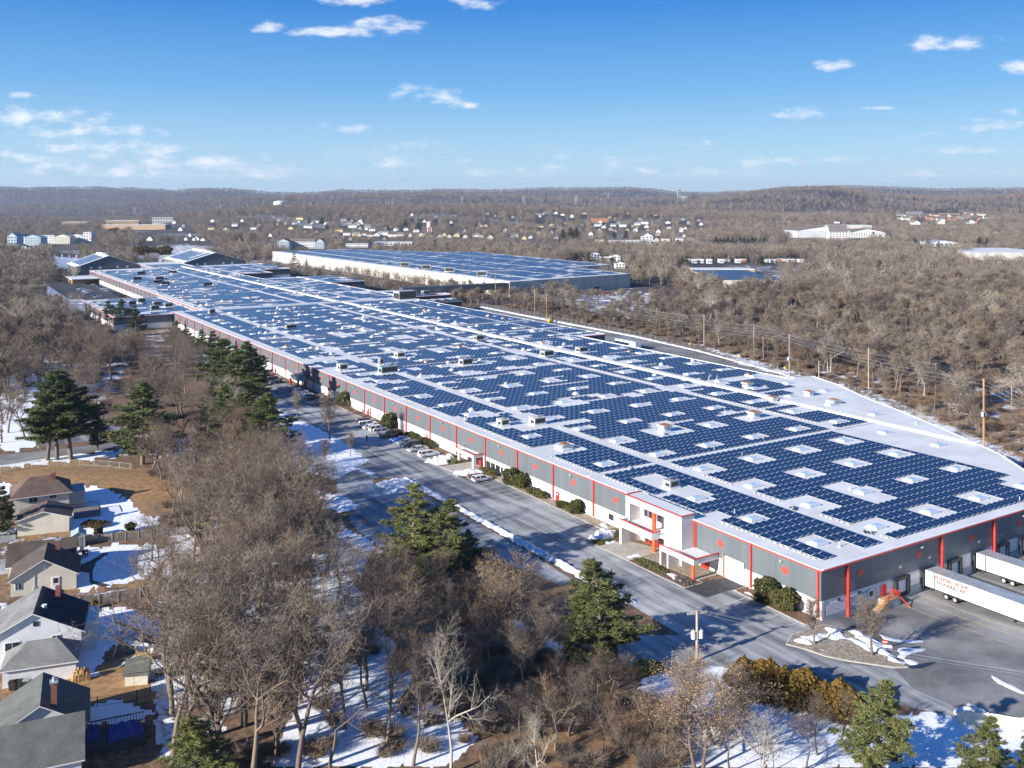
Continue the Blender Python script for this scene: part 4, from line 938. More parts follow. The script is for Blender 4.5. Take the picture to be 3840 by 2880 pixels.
snow_bank(st_poly([(112, -20.6), (112, -22.8), (85, -22.6), (62, -22.9), (40, -23), (22, -22.9), (22, -20.9), (40, -20.6), (62, -20.6), (85, -20.7)]), .5, world=True)
snow_bank(B3([(1010, 180), (1150, 140), (1280, 125), (1380, 190), (1480, 230), (1420, 260), (1250, 215), (1120, 230)]), .5); snow_bank(B3([(1130, 250), (1290, 195), (1420, 200), (1500, 250), (1300, 245), (1180, 262)]), .6)
snow_bank(A5([(200, 775), (420, 880), (700, 1020), (975, 1205), (860, 1290), (700, 1375), (560, 1350), (450, 1310), (250, 1190), (150, 950)]), .18)
snow_bank(A5([(870, 1280), (960, 1295), (1030, 1325), (990, 1340), (900, 1310)]), .1); snow_bank(A5([(500, 1465), (620, 1490), (830, 1560), (700, 1570), (560, 1530)]), .3); snow_bank(B3([(700, 350), (830, 320), (880, 360), (800, 420), (700, 410)]), .3)
snow_bank(A5([(1460, 1230), (1600, 1190), (1700, 1165), (1730, 1210), (1640, 1260), (1560, 1250)]), .9); snow_bank(A5([(1680, 1320), (1850, 1290), (1990, 1320), (1850, 1340), (1740, 1350)]), .4)
snow_bank(B5([(665, 650), (720, 600), (830, 570), (910, 600), (900, 650), (790, 670)]), .9); snow_bank(B5([(740, 520), (800, 510), (860, 560), (790, 560)]), .6); snow_bank(B5([(780, 680), (900, 665), (900, 690), (800, 700)]), .5)
snow_bank(B5([(975, 800), (1100, 780), (1130, 800), (1010, 825)]), .4); snow_bank(B5([(1310, 950), (1400, 930), (1480, 1010), (1610, 1010), (1560, 1050), (1400, 1030)]), .25); snow_bank(B5([(1950, 1090), (2060, 1110), (2140, 1170), (2100, 1180), (2000, 1130)]), .2)
snow_bank(B8([(200, 290), (300, 245), (480, 225), (500, 160), (640, 180), (700, 260), (860, 300), (960, 400), (900, 410), (700, 300), (480, 280), (380, 335), (250, 325)]), .36)
snow_bank(B8([(680, 200), (800, 200), (1000, 330), (1080, 420), (1180, 470), (1190, 515), (1110, 490), (1000, 440), (870, 380), (780, 290)]), .42); snow_bank(B8([(960, 230), (1100, 270), (1350, 280), (1340, 300), (1150, 300), (1000, 270)]), .12); snow_bank(B8([(1130, 350), (1380, 355), (1200, 410), (1180, 440), (1330, 475), (1230, 495), (1130, 430)]), .1); snow_bank(B8([(360, 340), (460, 355), (570, 390), (480, 395), (400, 370)]), .2)
snow_bank(B8([(1925, 580), (1990, 610), (2212, 730), (2212, 755), (2050, 690), (1950, 620)]), .12); snow_bank(B8([(1600, 920), (1640, 870), (1740, 830), (1800, 870), (1900, 890), (1960, 945), (1700, 945)]), .7)
snow_bank(st_poly([(130, 161.5), (168, 173), (226, 185), (279, 191), (390, 193.5), (445, 196), (445, 199), (390, 197), (279, 194), (226, 187.5), (168, 175), (130, 163)]), .5, world=True)
snow_bank(st_poly([(560, -44), (700, -46), (790, -30), (790, -24), (700, -26), (640, -26), (640, -18), (600, -18), (560, -30)]), .3, world=True)
# meltwater
sheet('puddle', [G(*p)[:2] for p in B8([(1190, 515), (1300, 490), (1450, 470), (1430, 490), (1330, 525), (1240, 528)])], M['glass'], .07, world=True)

# ------------------------------------------------------------------ houses at the left edge
def gable(b, x0, x1, y0, y1, ze, za, axis='y', over=.35, th=.16, m=0, hip=0.0):
    """roof planes over a rectangle; axis = direction of the ridge; hip = how far the ridge is shortened"""
    if axis == 'y':
        xm = (x0 + x1) / 2; sl = (za - ze) / (xm - x0); zo = ze - over * sl
        A = [(x0 - over, y0 - over, zo), (x1 + over, y0 - over, zo), (x1 + over, y1 + over, zo), (x0 - over, y1 + over, zo), (xm, y0 - over + hip, za), (xm, y1 + over - hip, za)]
    else:
        ym = (y0 + y1) / 2; sl = (za - ze) / (ym - y0); zo = ze - over * sl
        A = [(x1 + over, y0 - over, zo), (x1 + over, y1 + over, zo), (x0 - over, y1 + over, zo), (x0 - over, y0 - over, zo), (x1 + over - hip, ym, za), (x0 - over + hip, ym, za)]
    up = [(x, y, z + th) for x, y, z in A]; n = len(b.v)
    fs = [(0, 1, 4), (1, 2, 5, 4), (2, 3, 5), (3, 0, 4, 5)]
    if hip == 0: top = [(1, 2, 5, 4), (3, 0, 4, 5)]
    else: top = fs
    b.add(A + up, [tuple(i + 6 for i in f) for f in top] + [tuple(reversed(f)) for f in top], m)
    rim = [(0, 1), (1, 2), (2, 3), (3, 0)] if hip else [(1, 2), (3, 0), (0, 4), (4, 1), (2, 5), (5, 3)]
    b.add(A + up, [(i, j, j + 6, i + 6) for i, j in rim], 1 if m == 0 else m)
    return b
def gwall(b, x0, x1, y0, y1, z0, ze, za, axis='y', m=0):
    b.b2(x0, x1, y0, y1, z0, ze, m)
    if axis == 'y':
        xm = (x0 + x1) / 2
        for y, r in ((y0, 1), (y1, -1)): b.add([(x0, y, ze), (x1, y, ze), (xm, y, za)], [(0, 1, 2)[::r]], m)
    else:
        ym = (y0 + y1) / 2
        for x, r in ((x0, -1), (x1, 1)): b.add([(x, y0, ze), (x, y1, ze), (x, ym, za)], [(0, 1, 2)[::r]], m)
    return b
def win(root, x, z, w, h, y, axis='x', frame='trim_white', name='window'):
    """window on a wall facing -y (axis x) or +x (axis y)"""
    if axis == 'x':
        f = MB().b2(x - w / 2 - .1, x + w / 2 + .1, y - .07, y + .02, z - h / 2 - .1, z + h / 2 + .1).build(name, [M[frame]], root)
        p = MB().b2(x - w / 2, x + w / 2, y - .1, y - .05, z - h / 2, z + h / 2).build('pane', [M['glass']], f)
        MB().b2(x - .03, x + .03, y - .13, y - .1, z - h / 2, z + h / 2).build('frame', [M[frame]], f)
    return f
def house_frame(px0, px1, label, name='house', cat='house'):
    a, b_ = np.array(G(*px0)), np.array(G(*px1)); d = b_ - a
    return empty(name, tuple(a), math.atan2(d[1], d[0]), label, cat), float(np.linalg.norm(d[:2]))
# brown roofed two-storey house with garage wing in front
h1, w = house_frame(*HB([(110, 475), (596, 408)]), 'cream two storey house with brown hipped roof and brick chimney, topmost of the left edge')
b = MB(); b.b2(0, w, 0, 9.5, -.5, 4.7); b.build('wall', [M['siding_cream']], h1)
gable(MB(), 0, w, 0, 9.5, 4.7, 7.3, 'x', .7, .15, 0, 4.0).build('roof', [M['shingle_brown'], M['trim_white']], h1)
b = MB(); b.b2(w * .68, w * .68 + 1.0, 3.2, 4.0, 5.0, 8.2, 0); b.b2(w * .68 + .3, w * .68 + .7, 3.4, 3.8, 8.2, 8.6, 1); b.build('chimney', [M['brick'], M['galv']], h1)
win(h1, w * .36, 3.6, 1.6, 1.1, 0); win(h1, w * .71, 3.85, 1.3, .8, 0); MB().b2(w, w + 3.4, 1.5, 8, -.4, 3.9).build('back_wing', [M['siding_grey']], h1)
g1, w = house_frame(*HB([(150, 626), (597, 580)]), 'cream gable-fronted garage with brown roof before the brown hipped house', 'garage', 'garage')
b = MB(); gwall(b, 0, w, 0, 7.5, -.3, 3.1, 4.6, 'y'); b.build('wall', [M['siding_cream']], g1)
gable(MB(), 0, w, 0, 7.5, 3.1, 4.6, 'y', .45).build('roof', [M['shingle_brown'], M['trim_white']], g1)
# L-shaped dark brown roofed cream house
h2, w = house_frame(*HB([(92, 1152), (660, 1075)]), 'pale cream L-shaped house with dark brown roof, red chimney and side door')
b = MB(); gwall(b, 0, w, 0, 8.5, -.5, 2.9, 5.9, 'y'); b.build('wall', [M['siding_cream']], h2)
gable(MB(), 0, w, 0, 8.5, 2.9, 5.9, 'y', .5).build('roof', [M['shingle_dkbrown'], M['trim_white']], h2)
b = MB(); gwall(b, -1.2, w - .8, 8.6, 15.5, -.5, 2.7, 5.4, 'x'); b.build('wall', [M['siding_cream']], h2); gable(MB(), -1.2, w - .8, 8.6, 15.5, 2.7, 5.4, 'x', .5).build('roof', [M['shingle_dkbrown'], M['trim_white']], h2)
b = MB(); b.b2(w * .64, w * .64 + .8, 6.2, 6.9, 4, 7.0, 0); b.b2(w * .64 - .1, w * .64 + .9, 6.1, 7.0, 7.0, 7.2, 1); b.build('chimney', [M['brick'], M['galv']], h2)
d = MB().b2(w * .62, w * .62 + 1.25, -.1, .02, .3, 2.6).build('door', [M['trim_white']], h2); MB().b2(w * .62 + .25, w * .62 + 1.0, -.13, -.09, 1.5, 2.4).build('window', [M['glass']], d); MB().box((w * .62 + .2, -.14, 1.35), (.1, .06, .1)).build('handle', [M['galv']], d)
MB().b2(w * .6, w * .6 + 1.6, -1.3, -.02, -.4, .28).build('step', [M['brick']], h2); MB().b2(w * .5 - .25, w * .5 + .3, -.08, .02, 4.3, 4.9).build('louvre', [M['trim_white']], h2)
MB().tube((w * .36, -.06, 0), (w * .36, -.06, 3.6), .05, n=6).b2(w * .34, w * .36 + .25, -.2, -.02, .5, 1.3).build('meter_box', [M['galv']], h2)
# grey roofed white clapboard house with hipped garage
h3, w = house_frame(*HC([(20, 700), (655, 606)]), 'white clapboard garage with weathered grey hipped roof, wheelie bins along its wall', 'garage', 'garage')
MB().b2(0, w, 0, 6.2, -.4, 2.7).build('wall', [M['siding_white']], h3); gable(MB(), 0, w, 0, 6.2, 2.7, 4.9, 'x', .4, .14, 0, 3.2).build('roof', [M['shingle_grey'], M['trim_white']], h3)
h4 = empty('house', h3.location, h3.rotation_euler[2], 'big white clapboard house with grey roof half covered in dark ribbed sheeting', 'house')
b = MB(); gwall(b, -3.5, w + .2, 6.6, 17, -.4, 4.2, 7.6, 'y'); b.build('wall', [M['siding_white']], h4); gable(MB(), -3.5, w + .2, 6.6, 17, 4.2, 7.6, 'y', .45).build('roof', [M['shingle_grey'], M['trim_white']], h4)
xm = (w - 3.3) / 2; sl = (7.6 - 4.2) / (w + .2 - xm)
b = MB()
for k in range(24):
    y = 6.4 + k * .45; b.add([(xm + .2, y, 7.78 - .2 * sl), (w + .5, y, 4.36 - .3 * sl + .05), (w + .5, y + .3, 4.36 - .3 * sl + .05), (xm + .2, y + .3, 7.78 - .2 * sl), (xm + .2, y + .15, 7.9 - .2 * sl), (w + .5, y + .15, 4.5 - .3 * sl)], [(0, 1, 5, 4), (4, 5, 2, 3), (0, 4, 3), (1, 2, 5)])
b.build('ribbed_sheeting', [M['shingle_dark']], h4)
b = MB(); b.b2(xm + 2.2, xm + 2.9, 14.5, 15.2, 6, 8.4); b.build('chimney', [M['brick']], h4); MB().tube((xm + 1.2, 9.5, 7.0), (xm + 1.2, 9.5, 7.65), .32, .38, 10).build('roof_vent', [M['trim_white']], h4)
win(h4, w * .66, 3.5, 1.1, .75, 6.6); win(h4, .35, 3.1, 1.9, 1.15, 6.6); MB().b2(xm + .0, xm + .7, 6.5, 6.6, 5.7, 6.4).build('louvre', [M['dark']], h4)
b = MB(); b.b2(w + .25, w + 2.1, 9, 16, -.4, 4.0); b.build('wall', [M['siding_white']], h4)
# green roofed house at the bottom edge
h5, w5 = house_frame(*HC([(-260, 1722), (703, 1509)]), 'white house with mossy grey-green roof and tall brick chimney at the bottom left corner')
b = MB(); gwall(b, 0, w5, 0, 8.6, -.4, 3.0, 6.3, 'x'); b.build('wall', [M['siding_white']], h5); gable(MB(), 0, w5, 0, 8.6, 3.0, 6.3, 'x', .4).build('roof', [M['shingle_green'], M['trim_white']], h5)
b = MB(); gwall(b, w5 - 10.2, w5 + .6, 8.7, 17.5, -.4, 2.9, 6.0, 'y'); b.build('wall', [M['siding_white']], h5); gable(MB(), w5 - 10.2, w5 + .6, 8.7, 17.5, 2.9, 6.0, 'y', .4).build('roof', [M['shingle_green'], M['trim_white']], h5)
b = MB(); b.b2(w5 - 3.6, w5 - 2.9, 9.4, 10.1, 4, 8.2, 0); b.b2(w5 - 3.75, w5 - 2.75, 9.25, 10.25, 8.2, 8.4, 1); b.tube((w5 - 3.25, 9.75, 8.4), (w5 - 3.25, 9.75, 8.9), .2, n=8, m=1); b.build('chimney', [M['brick'], M['galv']], h5); win(h5, w5 - 3.6, 2.0, 1.1, .9, 0)
# garden sheds
s1, w = house_frame(*HB([(618, 728), (736, 712)]), 'small grey garden shed with pale green roof at the end of the fence', 'garden_shed', 'shed')
b = MB(); gwall(b, 0, w, 0, 3.0, -.2, 2.3, 3.0, 'y'); b.build('wall', [M['siding_grey']], s1); gable(MB(), 0, w, 0, 3.0, 2.3, 3.0, 'y', .2, .1).build('roof', [M['pale_green']], s1); MB().b2(w * .4, w * .75, -.06, 0, .1, 2.0).build('door', [M['wood_grey']], s1)
s2, w = house_frame(*HC([(1080, 680), (1276, 660)]), 'small barn shed with mossy gambrel roof and cream walls on the dry lawn', 'garden_shed', 'shed')
b = MB(); b.b2(0, w, 0, 2.9, -.2, 1.5)
for x in (0, w): b.add([(x, 0, 1.5), (x, 2.9, 1.5), (x, 2.5, 2.6), (x, 1.45, 3.2), (x, .4, 2.6)], [(0, 1, 2, 3, 4) if x else (4, 3, 2, 1, 0)])
b.build('wall', [M['siding_cream']], s2)
pr = [(-.15, 1.4), (.35, 2.65), (1.45, 3.28), (2.55, 2.65), (3.05, 1.4)]; b = MB(); vs = [(x, y, z + dz) for dz in (0, .1) for x in (-.15, w + .15) for y, z in pr]
b.add(vs, [(10 + i, 15 + i, 16 + i, 11 + i) for i in range(4)] + [(1 + i, 6 + i, 5 + i, i) for i in range(4)] + [(i, i + 1, 11 + i, 10 + i) for i in range(4)] + [(5 + i, 15 + i, 16 + i, 6 + i) for i in range(4)]); b.build('roof', [M['shingle_green'], M['trim_white']], s2)
sw = empty('play_tower', G(*HC([(1235, 475)])[0]), .4, 'raw timber play tower behind the barn shed', 'play tower')
b = MB()
for x in (-.9, .9):
    for y in (-.9, .9): b.b2(x - .1, x + .1, y - .1, y + .1, -.2, 3.0)
b.b2(-1, 1, -1, 1, 1.2, 1.35); b.build('frame', [M['wood']], sw); b = MB(); gable(b, -1, 1, -1, 1, 2.9, 3.9, 'y', .2, .1); b.build('roof', [M['wood_grey']], sw)
MB().add([(-1, -.3, 1.3), (-1, .3, 1.3), (-3.6, .3, 0), (-3.6, -.3, 0), (-1, -.3, 1.2), (-1, .3, 1.2), (-3.6, .3, -.1), (-3.6, -.3, -.1)], [(0, 3, 2, 1), (4, 5, 6, 7), (0, 1, 5, 4), (1, 2, 6, 5), (2, 3, 7, 6), (3, 0, 4, 7)]).build('slide', [M['galv']], sw)
# fences
def fence(name, pts_px, h, label, post, panel, gap=2.4, solid=True, world=None):
    P = world or [G(*p) for p in pts_px]; r = empty(name, P[0], 0, label, 'fence'); o = np.array(P[0])
    pn = MB(); pp = []
    for i in range(len(P) - 1):
        a, b_ = np.array(P[i]) - o, np.array(P[i + 1]) - o; L = np.linalg.norm((b_ - a)[:2]); n = max(1, int(L / gap)); rz = math.atan2(b_[1] - a[1], b_[0] - a[0])
        for k in range(n + (i == len(P) - 2)): pp.append(a + (b_ - a) * k / n)
        if solid:
            k = int(L / .2)
            for j in range(k):
                c = a + (b_ - a) * (j + .5) / k; hh = h * (1 + .02 * math.sin(j * 12.9)); pn.box((c[0], c[1], c[2] + hh / 2), (.165, .05, hh), rz)
        else:
            c = (a + b_) / 2
            for z in ((h - .05, .12) if solid is False else ()): pn.tube(a + (0, 0, z), b_ + (0, 0, z), .022, n=5)
            k = max(2, int(L / .32))
            for j in range(k):
                c = a + (b_ - a) * j / k; pn.tube(c + (0, 0, .1), c + (0, 0, h - .05), .012, n=3, caps=False)
    pn.build('boards' if solid else 'mesh_panel', [panel], r)
    me = None
    for c in pp:
        if me is None: me = shared(MB().b2(-.09 if solid else -.05, .09 if solid else .05, -.09 if solid else -.05, .09 if solid else .05, -.2, h + .1), 'post', [post])
        q_ = link('post', me, r); q_.location = tuple(c)
    return r
fence('wooden_fence', HB([(736, 695), (1200, 645), (1850, 590)]), 1.8, 'weathered board fence running right from the grey garden shed', M['wood_grey'], M['wood_grey'])
fence('wooden_fence', HB([(690, 1245), (1020, 1190), (1400, 1130)]), 1.8, 'weathered board fence behind the ribbed-roof house, below the L-shaped house', M['wood_grey'], M['wood_grey'])
fence('metal_fence', HC([(560, 882), (840, 855), (1180, 800), (1400, 740)]), 1.35, 'thin black metal fence across the dry lawn above the mossy roof', M['dark'], M['dark'], 3.0, False)
fence('chain_link_fence', A4([(0, 1330), (130, 1290), (420, 1262), (690, 1255), (940, 1270), (1130, 1290)]), 1.5, 'galvanised chain-link fence along the top of the brown bank', M['galv'], M['galv'], 3.2, False)
fence('chain_link_fence', None, 2.0, 'tall chain-link fence along the railway side of the service road and white roof', M['galv'], M['galv'], 4.5, False, [(*fromST(s, t), 0) for s, t in ((452, 200.5), (400, 200.8), (279, 195), (229, 190), (174, 177), (128, 168.6), (93, 152.8), (66, 138.8), (45, 127), (36, 122), (20, 112), (0, 100))])
fence('slatted_fence', B8([(1640, 1000), (1900, 1015), (2212, 1060)]), 1.6, 'cream slatted fence at the yard edge, bottom right corner', M['siding_cream'], M['siding_cream'], 2.4)
dk = empty('deck', G(*HC([(1000, 1180)])[0]), h5.rotation_euler[2], 'dark timber deck with railing behind the mossy-roofed house', 'deck')
b = MB(); b.b2(-5.2, 3.6, -1.5, 3.4, 0, .9); b.build('floor', [M['shingle_dark']], dk)
b = MB()
for k in range(23): x = -5 + k * .38; b.b2(x, x + .06, 3.3, 3.38, .9, 1.8)
b.b2(-5.2, 3.6, 3.26, 3.42, 1.8, 1.9); b.build('railing', [M['dark']], dk)
def lumpy(name, px_, d, matl, label, cat, seed=1):
    x, y, z = G(*px_); q = random.Random(seed); n = 14; vs = []; fs = []
    for i in range(n):
        for j in range(n):
            a, c = i / (n - 1) * 2 - 1, j / (n - 1) * 2 - 1; hh = max(0, (1 - abs(a) ** 3) * (1 - abs(c) ** 3)) ** .5
            vs.append((a * d[0] / 2, c * d[1] / 2, hh * d[2] * (1 + q.uniform(-.22, .22)) + (0 if hh else -.2)))
    fs = [(i * n + j, (i + 1) * n + j, (i + 1) * n + j + 1, i * n + j + 1) for i in range(n - 1) for j in range(n - 1)]
    o = MB().add(vs, fs).build(name, [matl]); o.location = (x, y, z); o.rotation_euler = (0, 0, .5); tag(o, label, cat); return o
o = lumpy('tarpaulin', HC([(1080, 1150)])[0], (4.6, 2.4, 1.3), M['blue_tarp'], 'bright blue tarpaulin over furniture on the dark deck', 'tarpaulin'); o.location.z += .9
o = lumpy('tarpaulin', HC([(800, 1180)])[0], (1.8, 1.6, 1.4), M['blue_tarp'], 'small blue tarpaulin bundle beside the house wall on the deck', 'tarpaulin', 4); o.location.z += .9
lumpy('dry_grass_clump', HC([(700, 620)])[0], (2.6, 1.8, 1.5), M['straw'], 'straw coloured clump of dry ornamental grass at the garage corner', 'plant', 6)
for i, (x, l) in enumerate(((110, 'open topped dark wheelie bin, first by the garage corner post'), (160, 'dark wheelie bin in the middle against the white garage'), (225, 'greenish wheelie bin standing apart at the right of the garage wall'))):
    p = G(*HC([(x, 712 - (x - 110) * .14)])[0]); r = empty('wheelie_bin', p, .2, l, 'bin', 'bins by the white garage')
    MB().add([(-.4, -.35, .1), (.4, -.35, .1), (.4, .35, .1), (-.4, .35, .1), (-.5, -.45, 1.2), (.5, -.45, 1.2), (.5, .45, 1.2), (-.5, .45, 1.2)], [(0, 1, 5, 4), (1, 2, 6, 5), (2, 3, 7, 6), (3, 0, 4, 7), (3, 2, 1, 0), (4, 5, 6, 7)]).build('body', [M['dark']], r)
    MB().b2(-.54, .54, -.5, .5, 1.2, 1.28).build('lid', [M['hvac_green'] if i == 2 else M['rubber']], r); MB().tube((-.45, .36, .14), (.45, .36, .14), .16, n=10).build('wheel', [M['rubber']], r)

dk1 = empty('deck', G(*HB([(690, 470)])[0]), h1.rotation_euler[2], 'small raised back deck with dark railing beside the brown hipped house', 'deck')
MB().b2(-1.2, 4.2, -.2, 5.0, 0, .8).build('floor', [M['wood_grey']], dk1)
b = MB(); b.b2(-1.2, 4.2, 4.9, 5.0, 1.7, 1.8); b.b2(4.1, 4.2, -.2, 5.0, 1.7, 1.8)
for k in range(14): b.b2(-1.1 + k * .4, -1.04 + k * .4, 4.9, 4.98, .8, 1.7); b.b2(4.1, 4.18, -.2 + k * .38, -.14 + k * .38, .8, 1.7)
b.build('railing', [M['dark']], dk1)
for i, (x, y, l) in enumerate(((700, 770, 'dark garden chair on the snow behind the L-shaped house, nearest the shed'), (735, 800, 'dark garden chair beside the garden table on the snow'), (690, 815, 'dark garden chair closest to the L-shaped house wall'))):
    o = empty('garden_chair', G(*HB([(x, y)])[0]), 1.1 * i, l, 'chair', 'garden chairs'); o.scale = (1.3, 1.3, 1.1)
    MB().b2(-.3, .3, -.3, .3, .4, .48).build('seat', [M['dark']], o); MB().b2(-.3, .3, .25, .33, .48, 1.0).build('backrest', [M['dark']], o)
    for a in (-.26, .26):
        for c in (-.26, .26): MB().b2(a - .04, a + .04, c - .04, c + .04, 0, .4).build('leg', [M['dark']], o)
o = empty('garden_table', G(*HB([(715, 785)])[0]), .3, 'dark garden table between the chairs on the snow', 'table'); MB().b2(-1.0, 1.0, -.7, .7, .7, .78).build('tabletop', [M['dark']], o)
for a in (-.85, .85):
    for c in (-.55, .55): MB().b2(a - .05, a + .05, c - .05, c + .05, 0, .7).build('leg', [M['dark']], o)
for r_, x, z, w_, h_ in ((h2, 1.2, 1.7, .9, 1.0), (g1, 2.6, 1.6, 1.0, .9), (h5, 2.5, 2.0, 1.2, 1.0)): win(r_, x, z, w_, h_, 0) if r_ is not g1 else None
# ------------------------------------------------------------------ vehicles
def paint(name, c, metal=.2):
    m, t, b = newmat(name, c, .3, metal); b.inputs['Coat Weight'].default_value = .6; b.inputs['Coat Roughness'].default_value = .06; return m
PAINT = {k: paint('paint_' + k, c) for k, c in {'white': (.78, .79, .8), 'black': (.012, .013, .015), 'navy': (.015, .025, .06), 'blue': (.015, .1, .5), 'silverblue': (.2, .28, .36), 'silver': (.5, .52, .54), 'grey': (.13, .14, .15), 'red': (.5, .015, .015), 'darkblue': (.02, .05, .11)}.items()}
M['lamp_red'] = mat('lamp_red', (.5, .02, .02), .3); M['lamp_clear'] = mat('lamp_clear', (.75, .75, .72), .15)
def loft(b, secs, m=0, closed=True):
    n = len(secs[0]); vs = [p for s in secs for p in s]; fs = []
    for i in range(len(secs) - 1):
        for j in range(n if closed else n - 1): fs.append((i * n + j, i * n + (j + 1) % n, (i + 1) * n + (j + 1) % n, (i + 1) * n + j))
    fs += [tuple(range(n - 1, -1, -1)), tuple(range((len(secs) - 1) * n, len(secs) * n))]
    return b.add(vs, fs, m)
CARK = {  # side profile (x, height of the shoulder) and glasshouse (x0 low, x0 top, x1 top, x1 low), roof height
    'suv': (4.7, 1.86, [(-2.35, .75), (-2.25, 1.0), (-1.2, 1.06), (.9, 1.05), (1.9, .98), (2.25, .85), (2.35, .6)], (-2.2, -1.85, .45, 1.15), 1.68),
    'hatch': (4.1, 1.72, [(-2.05, .7), (-1.98, .95), (-1.1, .98), (.7, .95), (1.6, .85), (1.95, .72), (2.05, .5)], (-1.95, -1.55, .35, 1.15), 1.5),
    'sedan': (4.7, 1.8, [(-2.35, .65), (-2.25, .92), (-1.5, .97), (.8, .93), (1.9, .82), (2.25, .7), (2.35, .5)], (-1.75, -1.05, .3, 1.15), 1.44),
    'sport': (4.5, 1.85, [(-2.25, .65), (-2.15, .9), (-1.4, .92), (.6, .88), (1.8, .76), (2.15, .66), (2.25, .45)], (-1.7, -.9, .1, .95), 1.3),
    'jeep': (4.3, 1.85, [(-2.1, .8), (-2.05, 1.1), (-1.1, 1.12), (.8, 1.1), (1.9, 1.06), (2.1, 1.0), (2.15, .6)], (-2.0, -1.95, .55, .8), 1.85),
    'pickup': (5.7, 1.95, [(-2.85, .75), (-2.8, 1.12), (-1.0, 1.14), (1.0, 1.14), (2.5, 1.06), (2.8, .95), (2.85, .6)], (-.95, -.75, .6, 1.3), 1.85)}
CAR_BASE = {}
def make_car(kind, col):
    L, W, prof, (g0, g1, g2, g3), H = CARK[kind]; r = empty('parked_car', (0, 0, 0)); h = W / 2
    b = MB(); secs = []
    for x, z in prof:
        k = 1 - .1 * abs(x / (L / 2)) ** 4
        secs.append([(x, -h * k, .3), (x, h * k, .3), (x, h * k * 1.0, z * .62), (x, h * k * .93, z), (x, -h * k * .93, z), (x, -h * k, z * .62)])
    loft(b, secs)
    if kind == 'pickup': b.b2(-2.6, -1.15, -.72, .72, .8, 1.17, 1)
    b.build('body', [PAINT[col], M['rubber']], r, False)
    zb = 1.0 if kind not in ('sedan', 'sport', 'hatch') else .92
    b = MB(); loft(b, [[(g0, -h * .9, zb), (g0, h * .9, zb), (g0 + .02, h * .88, zb + .06), (g0 + .02, -h * .88, zb + .06)], [(g1, -h * .76, H - .1), (g1, h * .76, H - .1), (g1, h * .74, H - .04), (g1, -h * .74, H - .04)], [(g2, -h * .76, H - .1), (g2, h * .76, H - .1), (g2, h * .74, H - .04), (g2, -h * .74, H - .04)], [(g3, -h * .9, zb), (g3, h * .9, zb), (g3 - .02, h * .88, zb + .04), (g3 - .02, -h * .88, zb + .04)]])
    vs = [(g0, -h * .9, zb), (g0, h * .9, zb), (g1, h * .76, H - .1), (g1, -h * .76, H - .1), (g2, h * .76, H - .1), (g2, -h * .76, H - .1), (g3, h * .9, zb), (g3, -h * .9, zb)]
    b = MB().add(vs, [(0, 1, 2, 3), (1, 6, 4, 2), (3, 2, 4, 5), (5, 4, 6, 7), (7, 0, 3, 5), (0, 7, 6, 1)]); b.build('window', [M['glass']], r)
    b = MB(); b.b2(g1 - .05, g2 + .05, -h * .77, h * .77, H - .1, H - .02)
    for sg in (-1, 1):
        for (xa, za, xb, zb2) in ((g0, zb, g1, H - .08), (g2, H - .08, g3, zb), ((g1 + g2) / 2 - .05, H - .08, (g1 + g2) / 2 - .05, zb)): b.tube((xa, sg * h * (.91 if za < H - .2 else .775), za), (xb, sg * h * (.91 if zb2 < H - .2 else .775), zb2), .05, n=5)
    b.build('roof', [PAINT[col]], r)
    for x in (-L * .3, L * .3):
        for y in (-1, 1):
            w = MB().tube((x, y * (h - .22), .34), (x, y * (h + .01), .34), .34, n=14).build('wheel', [M['rubber']], r); MB().tube((x, y * (h + .012), .34), (x, y * (h + .03), .34), .2, n=10).build('rim', [M['galv']], w)
    for y in (-1, 1):
        MB().box((L / 2 - .12, y * h * .68, .68), (.2, .36, .14)).build('headlight', [M['lamp_clear']], r); MB().box((-L / 2 + .04, y * h * .75, .82), (.1, .3, .2)).build('taillight', [M['lamp_red']], r)
        MB().box((g3 - .25, y * (h + .05), zb + .08), (.12, .16, .14)).build('mirror', [PAINT[col]], r)
    return r
def car(kind, col, loc, rz, label, group='cars parked along the warehouse'):
    key = (kind, col); loc = (loc[0], loc[1], (loc[2] if len(loc) > 2 else tz(*loc)) + .06)
    if key not in CAR_BASE: r = CAR_BASE[key] = make_car(kind, col); r.location = loc
    else: r = copy_tree(CAR_BASE[key], loc=loc)
    r.rotation_euler = (0, 0, rz); r.scale = (1.24, 1.24, 1.0); tag(r, label, 'car', group); return r
A0 = ANG
